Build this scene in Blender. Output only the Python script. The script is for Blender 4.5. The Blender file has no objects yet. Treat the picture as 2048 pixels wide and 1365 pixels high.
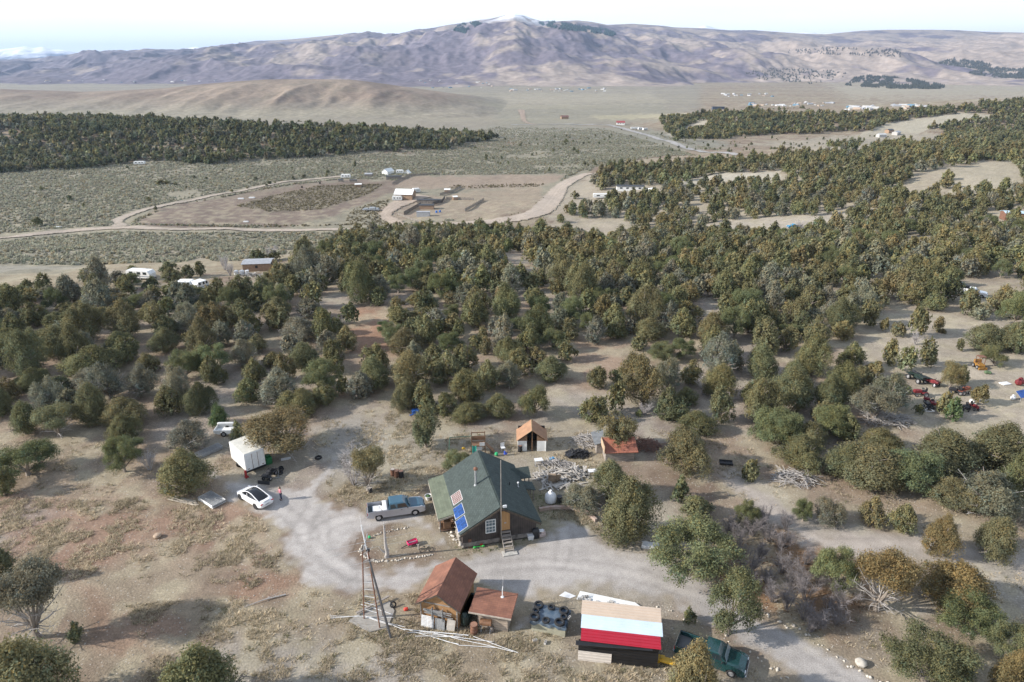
import bpy, math, random
import numpy as np
from mathutils import Vector, Matrix
random.seed(7); RNG = np.random.default_rng(7)
R = math.radians
C = bpy.context.scene.collection
SC = bpy.context.scene

# ------------------------------------------------------------------ camera
CAM_H = 46.0; PITCH = R(22); FPX = 1365.33
cam = bpy.data.cameras.new('camera'); cam.lens = 24; cam.sensor_width = 36
cam.clip_start = 0.5; cam.clip_end = 60000
cobj = bpy.data.objects.new('camera', cam); C.objects.link(cobj)
cobj.location = (0, 0, CAM_H); cobj.rotation_euler = (R(90) - PITCH, 0, 0)
SC.camera = cobj
# ------------------------------------------------------------------ light
SUN_EL = R(27); SUN_AZ = R(261)          # azimuth clockwise from +Y : sun stands to the left and slightly behind
w = bpy.data.worlds.new('World'); SC.world = w; w.use_nodes = True
nt = w.node_tree; nt.nodes.clear()
N = nt.nodes.new; LK = nt.links.new
out = N('ShaderNodeOutputWorld'); bg = N('ShaderNodeBackground')
sky = N('ShaderNodeTexSky'); sky.sky_type = 'NISHITA'; sky.sun_disc = False
sky.sun_elevation = SUN_EL; sky.sun_rotation = SUN_AZ
sky.air_density = 1.0; sky.dust_density = 2.0; sky.altitude = 1900
SKY_STR = 0.135
bg.inputs['Strength'].default_value = SKY_STR
# thin bright cloud veil low over the horizon, streaky, thinning with height
tc = N('ShaderNodeTexCoord'); sep = N('ShaderNodeSeparateXYZ'); LK(tc.outputs['Generated'], sep.inputs[0])
mp = N('ShaderNodeMapping'); mp.inputs['Scale'].default_value = (2.2, 2.2, 26); LK(tc.outputs['Generated'], mp.inputs['Vector'])
nz = N('ShaderNodeTexNoise'); nz.inputs['Scale'].default_value = 1.6; nz.inputs['Detail'].default_value = 5; LK(mp.outputs[0], nz.inputs['Vector'])
mr = N('ShaderNodeMapRange'); mr.inputs['From Min'].default_value = 0.04; mr.inputs['From Max'].default_value = 0.55
mr.inputs['To Min'].default_value = 1.0; mr.inputs['To Max'].default_value = 0.25; LK(sep.outputs['Z'], mr.inputs['Value'])
mn = N('ShaderNodeMapRange'); mn.inputs['From Min'].default_value = 0.3; mn.inputs['From Max'].default_value = 0.6
mn.inputs['To Min'].default_value = 0.80; mn.inputs['To Max'].default_value = 1.0; LK(nz.outputs['Fac'], mn.inputs['Value'])
mu = N('ShaderNodeMath'); mu.operation = 'MULTIPLY'; LK(mr.outputs[0], mu.inputs[0]); LK(mn.outputs[0], mu.inputs[1])
mix = N('ShaderNodeMix'); mix.data_type = 'RGBA'
LK(mu.outputs[0], mix.inputs['Factor']); LK(sky.outputs[0], mix.inputs['A'])
mix.inputs['B'].default_value = (7.0, 7.3, 7.35, 1)
LK(mix.outputs['Result'], bg.inputs['Color']); LK(bg.outputs[0], out.inputs['Surface'])
sl = bpy.data.lights.new('sun', 'SUN'); sl.energy = 4.6; sl.angle = R(0.8); sl.color = (1.0, 0.94, 0.86)
so = bpy.data.objects.new('sun', sl); C.objects.link(so)
sd = Vector((math.sin(SUN_AZ)*math.cos(SUN_EL), math.cos(SUN_AZ)*math.cos(SUN_EL), math.sin(SUN_EL)))
so.rotation_euler = sd.to_track_quat('Z', 'Y').to_euler(); so.location = (-60, 0, 90)
SC.view_settings.view_transform = 'Standard'; SC.view_settings.look = 'None'
SC.view_settings.exposure = 0.68; SC.view_settings.gamma = 1.0
try:
    SC.render.engine = 'CYCLES'; SC.cycles.max_bounces = 6; SC.cycles.volume_bounces = 0
    SC.cycles.diffuse_bounces = 2; SC.cycles.transparent_max_bounces = 4
except Exception: pass

# ------------------------------------------------------------------ numeric helpers
def ss(a, b, x):
    t = np.clip((np.asarray(x, float)-a)/(b-a), 0, 1); return t*t*(3-2*t)
def _hash(ix, iy, s):
    n = (ix.astype(np.int64)*374761393 + iy.astype(np.int64)*668265263 + s*1442695041) & 0xffffffff
    n = ((n ^ (n >> 13))*1274126177) & 0xffffffff
    n = (n ^ (n >> 16)) & 0xffffffff
    return n/4294967295.0
def vnoise(x, y, s=0):
    x = np.asarray(x, float); y = np.asarray(y, float)
    ix = np.floor(x); iy = np.floor(y); fx = x-ix; fy = y-iy
    fx = fx*fx*fx*(fx*(fx*6-15)+10); fy = fy*fy*fy*(fy*(fy*6-15)+10)
    a = _hash(ix, iy, s); b = _hash(ix+1, iy, s); c = _hash(ix, iy+1, s); d = _hash(ix+1, iy+1, s)
    return (a*(1-fx)+b*fx)*(1-fy)+(c*(1-fx)+d*fx)*fy
def fbm(x, y, o=4, s=0):
    t = 0; a = .5; n = 0
    for k in range(o):
        t = t+a*vnoise(x, y, s+k); n += a; a *= .5; x = x*2.03+17.1; y = y*2.03+9.7
    return t/n
def hgt(x, y):
    x = np.asarray(x, float); y = np.asarray(y, float)
    right = ss(20, 280, x)
    z = -25*ss(118, 330, y)*(1-.68*right*(1-ss(490, 660, y)))
    z = z-5*ss(600, 1000, y)-10*ss(1000, 3000, y)-60*ss(9000, 26000, y)
    z = z+21*ss(10, 240, -x)*ss(535+60*ss(-250, 0, x), 655, y)*(1-ss(690, 900, y))
    hx = ss(170, 330, x)
    z = z+hx*(17+17*ss(350, 760, x)+5*(fbm(x/130, y/130, 3, 5)-.5))*ss(790, 950, y)*(1-ss(1000, 1300, y))
    z = z+(fbm(x/34, y/34, 3, 11)-.5)*2.6*ss(75, 170, y)+(fbm(x/7, y/7, 3, 21)-.5)*.35*ss(66, 100, np.hypot(x*.8, y-62)+50)
    return z
def px_of(x, y, z):
    zc = y*math.cos(PITCH)-(z-CAM_H)*math.sin(PITCH); v = y*math.sin(PITCH)+(z-CAM_H)*math.cos(PITCH)
    zc = np.where(zc < 1, 1, zc)
    return 1024+FPX*x/zc, 682.5-FPX*v/zc
_T = np.geomspace(25, 14000, 2600)
def ray(px, py):
    u = (px-1024)/FPX; v = -(py-682.5)/FPX
    return np.array([u, math.cos(PITCH)+v*math.sin(PITCH), -math.sin(PITCH)+v*math.cos(PITCH)])
def G(px, py, lift=0.0):
    """ground point under a measured spot"""
    d = ray(px, py); z = CAM_H+_T*d[2]; g = hgt(_T*d[0], _T*d[1])+lift
    k = np.argmax(z < g)
    if k == 0: k = 2000
    a, b = _T[k-1], _T[k]
    for _ in range(24):
        m = (a+b)/2
        if CAM_H+m*d[2] < hgt(m*d[0], m*d[1])+lift: b = m
        else: a = m
    return Vector((b*d[0], b*d[1], float(hgt(b*d[0], b*d[1]))))
def PPM(p):
    """image scale (source px per metre) at p"""
    return FPX/(p[1]*math.cos(PITCH)-(p[2]-CAM_H)*math.sin(PITCH))
def inpoly(px, py, poly):
    r = np.zeros(np.shape(px), bool); n = len(poly)
    for i in range(n):
        x0, y0 = poly[i]; x1, y1 = poly[(i+1) % n]
        if y0 == y1: continue
        c = ((y0 > py) != (y1 > py)) & (px < (x1-x0)*(py-y0)/(y1-y0)+x0)
        r ^= c
    return r
def sdist(px, py, poly, closed=True):
    d = np.full(np.shape(px), 1e9); n = len(poly)
    for i in range(n if closed else n-1):
        x0, y0 = poly[i][:2]; x1, y1 = poly[(i+1) % n][:2]
        vx, vy = x1-x0, y1-y0; L = vx*vx+vy*vy+1e-9
        t = np.clip(((px-x0)*vx+(py-y0)*vy)/L, 0, 1)
        d = np.minimum(d, np.hypot(px-x0-t*vx, py-y0-t*vy))
    if closed: d = np.where(inpoly(px, py, [p[:2] for p in poly]), d, -d)
    return d
def smooth_line(pts, n=6):
    P = [np.array(p, float) for p in pts]; P = [2*P[0]-P[1]]+P+[2*P[-1]-P[-2]]; o = []
    for i in range(1, len(P)-2):
        for k in range(n):
            t = k/n; a, b, c, d = P[i-1:i+3]
            o.append(.5*((2*b)+(c-a)*t+(2*a-5*b+4*c-d)*t*t+(3*b-a-3*c+d)*t**3))
    o.append(P[-2]); return o

# ------------------------------------------------------------------ materials
MATS = {}
def M(name, rgb, rough=.8, var=.18, scale=2.0, metal=0.0, bump=0.0, rgb2=None, detail=5, stretch=None, spec=None, coat=0, emit=None):
    """procedural surface: base colour broken up by noise towards rgb2, optional grain bump"""
    if name in MATS: return MATS[name]
    m = bpy.data.materials.new(name); m.use_nodes = True; t = m.node_tree; p = t.nodes['Principled BSDF']
    p.inputs['Roughness'].default_value = rough; p.inputs['Metallic'].default_value = metal
    if spec is not None: p.inputs['Specular IOR Level'].default_value = spec
    if coat: p.inputs['Coat Weight'].default_value = coat; p.inputs['Coat Roughness'].default_value = .08
    tcn = t.nodes.new('ShaderNodeTexCoord'); nz = t.nodes.new('ShaderNodeTexNoise')
    nz.inputs['Scale'].default_value = scale; nz.inputs['Detail'].default_value = detail; nz.inputs['Roughness'].default_value = .65
    src = tcn.outputs['Object']
    if stretch:
        mpn = t.nodes.new('ShaderNodeMapping'); mpn.inputs['Scale'].default_value = stretch
        t.links.new(src, mpn.inputs['Vector']); src = mpn.outputs[0]
    t.links.new(src, nz.inputs['Vector'])
    mx = t.nodes.new('ShaderNodeMix'); mx.data_type = 'RGBA'
    mr = t.nodes.new('ShaderNodeMapRange'); mr.inputs['From Min'].default_value = .3; mr.inputs['From Max'].default_value = .7
    t.links.new(nz.outputs['Fac'], mr.inputs['Value']); t.links.new(mr.outputs[0], mx.inputs['Factor'])
    b = rgb2 or tuple(max(0, c*(1-2*var)) for c in rgb); a = rgb if rgb2 else tuple(min(1, c*(1+.6*var)) for c in rgb)
    mx.inputs['A'].default_value = (*a, 1); mx.inputs['B'].default_value = (*b, 1)
    t.links.new(mx.outputs['Result'], p.inputs['Base Color'])
    if bump:
        bn = t.nodes.new('ShaderNodeBump'); bn.inputs['Strength'].default_value = bump; bn.inputs['Distance'].default_value = .05
        t.links.new(nz.outputs['Fac'], bn.inputs['Height']); t.links.new(bn.outputs[0], p.inputs['Normal'])
    MATS[name] = m; return m
def M_bands(name, rgb, rgb2, axis, period, rough=.7, sharp=.12, bump=.4, metal=0, noise=.25, brick=None):
    """corrugation / boards / shingle courses: a real repeating surface, with noise wear"""
    if name in MATS: return MATS[name]
    m = bpy.data.materials.new(name); m.use_nodes = True; t = m.node_tree; p = t.nodes['Principled BSDF']
    p.inputs['Roughness'].default_value = rough; p.inputs['Metallic'].default_value = metal
    n = t.nodes.new; l = t.links.new
    tcn = n('ShaderNodeTexCoord')
    if brick:
        uv = n('ShaderNodeUVMap'); br = n('ShaderNodeTexBrick'); l(uv.outputs[0], br.inputs['Vector'])
        br.inputs['Scale'].default_value = 1; br.inputs['Brick Width'].default_value = brick[0]; br.inputs['Row Height'].default_value = brick[1]
        br.inputs['Mortar Size'].default_value = brick[2]; br.inputs['Color1'].default_value = (*rgb, 1)
        br.inputs['Color2'].default_value = (*[.5*(a+b) for a, b in zip(rgb, rgb2)], 1); br.inputs['Mortar'].default_value = (*rgb2, 1)
        col = br.outputs['Color']; hh = br.outputs['Fac']
    else:
        sx = n('ShaderNodeSeparateXYZ'); l(tcn.outputs['Object'], sx.inputs[0])
        mo = n('ShaderNodeMath'); mo.operation = 'PINGPONG'; mo.inputs[1].default_value = period/2; l(sx.outputs[axis], mo.inputs[0])
        mr = n('ShaderNodeMapRange'); mr.inputs['From Min'].default_value = 0; mr.inputs['From Max'].default_value = period*sharp; l(mo.outputs[0], mr.inputs['Value'])
        mx = n('ShaderNodeMix'); mx.data_type = 'RGBA'; mx.inputs['A'].default_value = (*rgb2, 1); mx.inputs['B'].default_value = (*rgb, 1)
        l(mr.outputs[0], mx.inputs['Factor']); col = mx.outputs['Result']; hh = mr.outputs[0]
    nz = n('ShaderNodeTexNoise'); nz.inputs['Scale'].default_value = 1.3; nz.inputs['Detail'].default_value = 8; l(tcn.outputs['Object'], nz.inputs['Vector'])
    r2 = n('ShaderNodeMapRange'); r2.inputs['From Min'].default_value = .3; r2.inputs['From Max'].default_value = .7
    r2.inputs['To Min'].default_value = 1-noise; r2.inputs['To Max'].default_value = 1+noise; l(nz.outputs['Fac'], r2.inputs['Value'])
    ml = n('ShaderNodeVectorMath'); ml.operation = 'SCALE'; l(col, ml.inputs[0]); l(r2.outputs[0], ml.inputs['Scale'])
    l(ml.outputs[0], p.inputs['Base Color'])
    if bump:
        bn = n('ShaderNodeBump'); bn.inputs['Strength'].default_value = bump; bn.inputs['Distance'].default_value = .03
        if brick: bn.invert = True
        l(hh, bn.inputs['Height']); l(bn.outputs[0], p.inputs['Normal'])
    MATS[name] = m; return m
def M_glass(name, rgb=(.02, .03, .035)):
    return M(name, rgb, rough=.06, var=.05, spec=.7)
def M_attr(name, attr, fine=(6., .35), mid=(.6, .25), rough=.95, bump=.5, objcol=False, bscale=9., speck=None, bdist=.12, thin=0):
    """surface whose own colour comes from a colour attribute (soil type, plant hue), broken up by two noises"""
    m = bpy.data.materials.new(name); m.use_nodes = True; t = m.node_tree; p = t.nodes['Principled BSDF']
    p.inputs['Roughness'].default_value = rough; p.inputs['Specular IOR Level'].default_value = .15
    n = t.nodes.new; l = t.links.new
    at = n('ShaderNodeAttribute'); at.attribute_name = attr; tcn = n('ShaderNodeTexCoord'); col = at.outputs['Color']
    if objcol:
        oi = n('ShaderNodeObjectInfo'); mm = n('ShaderNodeMix'); mm.data_type = 'RGBA'; mm.blend_type = 'MULTIPLY'; mm.inputs['Factor'].default_value = 1
        l(col, mm.inputs['A']); l(oi.outputs['Color'], mm.inputs['B']); col = mm.outputs['Result']
    for sc, am in (fine, mid):
        if am <= 0: continue
        nz = n('ShaderNodeTexNoise'); nz.inputs['Scale'].default_value = sc; nz.inputs['Detail'].default_value = 6; nz.inputs['Roughness'].default_value = .7
        l(tcn.outputs['Object'], nz.inputs['Vector'])
        r2 = n('ShaderNodeMapRange'); r2.inputs['From Min'].default_value = .28; r2.inputs['From Max'].default_value = .72
        r2.inputs['To Min'].default_value = 1-am; r2.inputs['To Max'].default_value = 1+am; l(nz.outputs['Fac'], r2.inputs['Value'])
        ml = n('ShaderNodeVectorMath'); ml.operation = 'SCALE'; l(col, ml.inputs[0]); l(r2.outputs[0], ml.inputs['Scale']); col = ml.outputs[0]
    if speck:
        vo = n('ShaderNodeTexVoronoi'); vo.inputs['Scale'].default_value = speck[0]; l(tcn.outputs['Object'], vo.inputs['Vector'])
        r3 = n('ShaderNodeMapRange'); r3.inputs['From Min'].default_value = .1; r3.inputs['From Max'].default_value = .2; r3.inputs['To Min'].default_value = speck[1]; r3.inputs['To Max'].default_value = 0
        l(vo.outputs['Distance'], r3.inputs['Value'])
        ms = n('ShaderNodeMix'); ms.data_type = 'RGBA'; l(r3.outputs[0], ms.inputs['Factor']); l(col, ms.inputs['A']); ms.inputs['B'].default_value = (.5, .47, .42, 1); col = ms.outputs['Result']
    l(col, p.inputs['Base Color'])
    if bump:
        nz = n('ShaderNodeTexNoise'); nz.inputs['Scale'].default_value = bscale; nz.inputs['Detail'].default_value = 5; l(tcn.outputs['Object'], nz.inputs['Vector'])
        bn = n('ShaderNodeBump'); bn.inputs['Strength'].default_value = bump; bn.inputs['Distance'].default_value = bdist
        l(nz.outputs['Fac'], bn.inputs['Height']); l(bn.outputs[0], p.inputs['Normal'])
    if thin:                                  # light passes through thin leaves and blades
        tr = n('ShaderNodeBsdfTranslucent'); l(col, tr.inputs['Color']); mxs = n('ShaderNodeMixShader'); mxs.inputs['Fac'].default_value = thin
        l(p.outputs[0], mxs.inputs[1]); l(tr.outputs[0], mxs.inputs[2]); l(mxs.outputs[0], t.nodes['Material Output'].inputs['Surface'])
    MATS[name] = m; return m

# ------------------------------------------------------------------ mesh helpers
def np_mesh(name, V, F, mat, attr=None, aname='tint', smooth=False, uv=None):
    """one mesh object from arrays; F is (n,3) or (n,4)"""
    V = np.asarray(V, np.float32); F = np.asarray(F, np.int32); k = F.shape[1]
    me = bpy.data.meshes.new(name)
    me.vertices.add(len(V)); me.vertices.foreach_set('co', V.ravel())
    me.loops.add(F.size); me.loops.foreach_set('vertex_index', F.ravel())
    me.polygons.add(len(F)); me.polygons.foreach_set('loop_start', np.arange(0, F.size, k, dtype=np.int32))
    try: me.polygons.foreach_set('loop_total', np.full(len(F), k, np.int32))
    except Exception: pass
    me.update(calc_edges=True)
    if attr is not None:
        a = me.color_attributes.new(aname, 'FLOAT_COLOR', 'POINT')
        col = np.ones((len(V), 4), np.float32); col[:, :3] = attr; a.data.foreach_set('color', col.ravel())
    if smooth: me.polygons.foreach_set('use_smooth', np.ones(len(F), bool))
    me.materials.append(mat); me.validate(clean_customdata=False)
    return me
def link(name, me, parent=None):
    o = bpy.data.objects.new(name, me); C.objects.link(o)
    if parent: o.parent = parent
    return o
def tag(o, label=None, cat=None, group=None, kind=None):
    if label: o['label'] = label
    if cat: o['category'] = cat
    if group: o['group'] = group
    if kind: o['kind'] = kind
    return o
def thing(name, label, cat, loc=(0, 0, 0), rz=0.0, group=None):
    o = bpy.data.objects.new(name, None); C.objects.link(o); o.empty_display_size = .3
    o.location = loc; o.rotation_euler = (0, 0, rz); return tag(o, label, cat, group)
def copy_tree(o, parent=None):
    c = o.copy(); C.objects.link(c)
    if parent: c.parent = parent
    for ch in list(o.children): copy_tree(ch, c)
    return c
class MB:
    def __init__(s): s.v = []; s.f = []
    def add(s, vs, fs):
        b = len(s.v); s.v += [tuple(v) for v in vs]; s.f += [tuple(i+b for i in f) for f in fs]; return s
    def box(s, c, d, rot=None, bev=0.0):
        x, y, z = d[0]/2, d[1]/2, d[2]/2
        if bev:
            b = min(bev, x*.9, y*.9, z*.9); vs = []; 
            for k, (zz, i) in enumerate(((-z, b), (-z+b, 0), (z-b, 0), (z, b))):
                q = b
                for (sx, sy) in ((1, 1), (-1, 1), (-1, -1), (1, -1)):
                    pts = [(sx*(x-i), sy*(y-i-q)), (sx*(x-i-q), sy*(y-i))]
                    if sx*sy < 0: pts.reverse()
                    vs += [(a, bb, zz) for a, bb in pts]
            fs = [tuple(range(7, -1, -1)), tuple(range(24, 32))]
            for k in range(3):
                for j in range(8): fs.append((k*8+j, k*8+(j+1) % 8, k*8+8+(j+1) % 8, k*8+8+j))
        else:
            vs = [(-x, -y, -z), (x, -y, -z), (x, y, -z), (-x, y, -z), (-x, -y, z), (x, -y, z), (x, y, z), (-x, y, z)]
            fs = [(3, 2, 1, 0), (4, 5, 6, 7), (0, 1, 5, 4), (1, 2, 6, 5), (2, 3, 7, 6), (3, 0, 4, 7)]
        m = Matrix.Identity(3)
        if rot is not None: m = rot.to_matrix() if hasattr(rot, 'to_matrix') else (Matrix.Rotation(rot[2], 3, 'Z') @ Matrix.Rotation(rot[1], 3, 'Y') @ Matrix.Rotation(rot[0], 3, 'X'))
        c = Vector(c); return s.add([m @ Vector(v)+c for v in vs], fs)
    def bar(s, a, b, w=.1, h=None):
        a = Vector(a); b = Vector(b); d = b-a; L = d.length
        q = d.to_track_quat('X', 'Z'); return s.box((a+b)/2, (L, w, h or w), q)
    def tube(s, pts, rad, n=8, cap=True):
        pts = [Vector(p) for p in pts]; 
        if not hasattr(rad, '__len__'): rad = [rad]*len(pts)
        vs = []; fs = []; ref = Vector((.13, .31, 1)) 
        for i, p in enumerate(pts):
            d = (pts[min(i+1, len(pts)-1)]-pts[max(i-1, 0)]).normalized()
            u = d.cross(ref if abs(d.dot(ref.normalized())) < .95 else Vector((1, .2, 0))).normalized(); v = d.cross(u)
            for k in range(n):
                a = 2*math.pi*k/n; vs.append(p+(u*math.cos(a)+v*math.sin(a))*rad[i])
        for i in range(len(pts)-1):
            for k in range(n): fs.append((i*n+k, i*n+(k+1) % n, i*n+n+(k+1) % n, i*n+n+k))
        if cap: fs += [tuple(range(n-1, -1, -1)), tuple(range((len(pts)-1)*n, len(pts)*n))]
        return s.add(vs, fs)
    def lathe(s, prof, c=(0, 0, 0), n=16, axis='Z', cap=True):
        vs = []; fs = []; c = Vector(c)
        for r, z in prof:
            for k in range(n):
                a = 2*math.pi*k/n; x, y = r*math.cos(a), r*math.sin(a)
                vs.append(c+(Vector((x, y, z)) if axis == 'Z' else Vector((x, z, y)) if axis == 'Y' else Vector((z, x, y))))
        for i in range(len(prof)-1):
            for k in range(n): fs.append((i*n+k, i*n+(k+1) % n, i*n+n+(k+1) % n, i*n+n+k))
        if cap: fs += [tuple(range(n-1, -1, -1)), tuple(range((len(prof)-1)*n, len(prof)*n))]
        return s.add(vs, fs)
    def loft(s, rings, cap=True):
        n = len(rings[0]); vs = [p for r in rings for p in r]; fs = []
        for i in range(len(rings)-1):
            for k in range(n): fs.append((i*n+k, i*n+(k+1) % n, i*n+n+(k+1) % n, i*n+n+k))
        if cap: fs += [tuple(range(n-1, -1, -1)), tuple(range((len(rings)-1)*n, len(rings)*n))]
        return s.add(vs, fs)
    def prism(s, poly, axis, a, b, taper=None):
        """poly of 2-D points extruded along axis between a and b; taper(pt)->half width overrides"""
        def P(p, t):
            return (t, p[0], p[1]) if axis == 'X' else (p[0], t, p[1]) if axis == 'Y' else (p[0], p[1], t)
        r0 = [P(p, taper(p)*-1 if taper else a) for p in poly]; r1 = [P(p, taper(p) if taper else b) for p in poly]
        return s.loft([r0, r1])
    def slab(s, q, th):
        """four corners (3-D), thickened downward along the normal"""
        q = [Vector(p) for p in q]; nrm = (q[1]-q[0]).cross(q[3]-q[0]).normalized()
        b = [p-nrm*th for p in q]
        return s.add(q+b, [(0, 1, 2, 3), (7, 6, 5, 4), (0, 4, 5, 1), (1, 5, 6, 2), (2, 6, 7, 3), (3, 7, 4, 0)])
    def build(s, name, mat, parent=None, smooth=False, uv=None, noisy=0):
        me = bpy.data.meshes.new(name); me.from_pydata([tuple(v) for v in s.v], [], s.f); me.update()
        import bmesh
        bm = bmesh.new(); bm.from_mesh(me); bmesh.ops.recalc_face_normals(bm, faces=bm.faces[:])
        if uv:                                   # planar metres per face: u along the horizontal, v up the slope
            ul = bm.loops.layers.uv.new('UVMap')
            for f in bm.faces:
                nn = f.normal; u = Vector((0, 0, 1)).cross(nn)
                u = u.normalized() if u.length > .05 else Vector((1, 0, 0)); v = nn.cross(u)
                for lp in f.loops: lp[ul].uv = (lp.vert.co.dot(u), lp.vert.co.dot(v))
        bm.to_mesh(me); bm.free()
        if smooth:
            for p in me.polygons: p.use_smooth = True
            try: me.set_sharp_from_angle(angle=R(40))
            except Exception: pass
        me.materials.append(mat)
        return link(name, me, parent)
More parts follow.
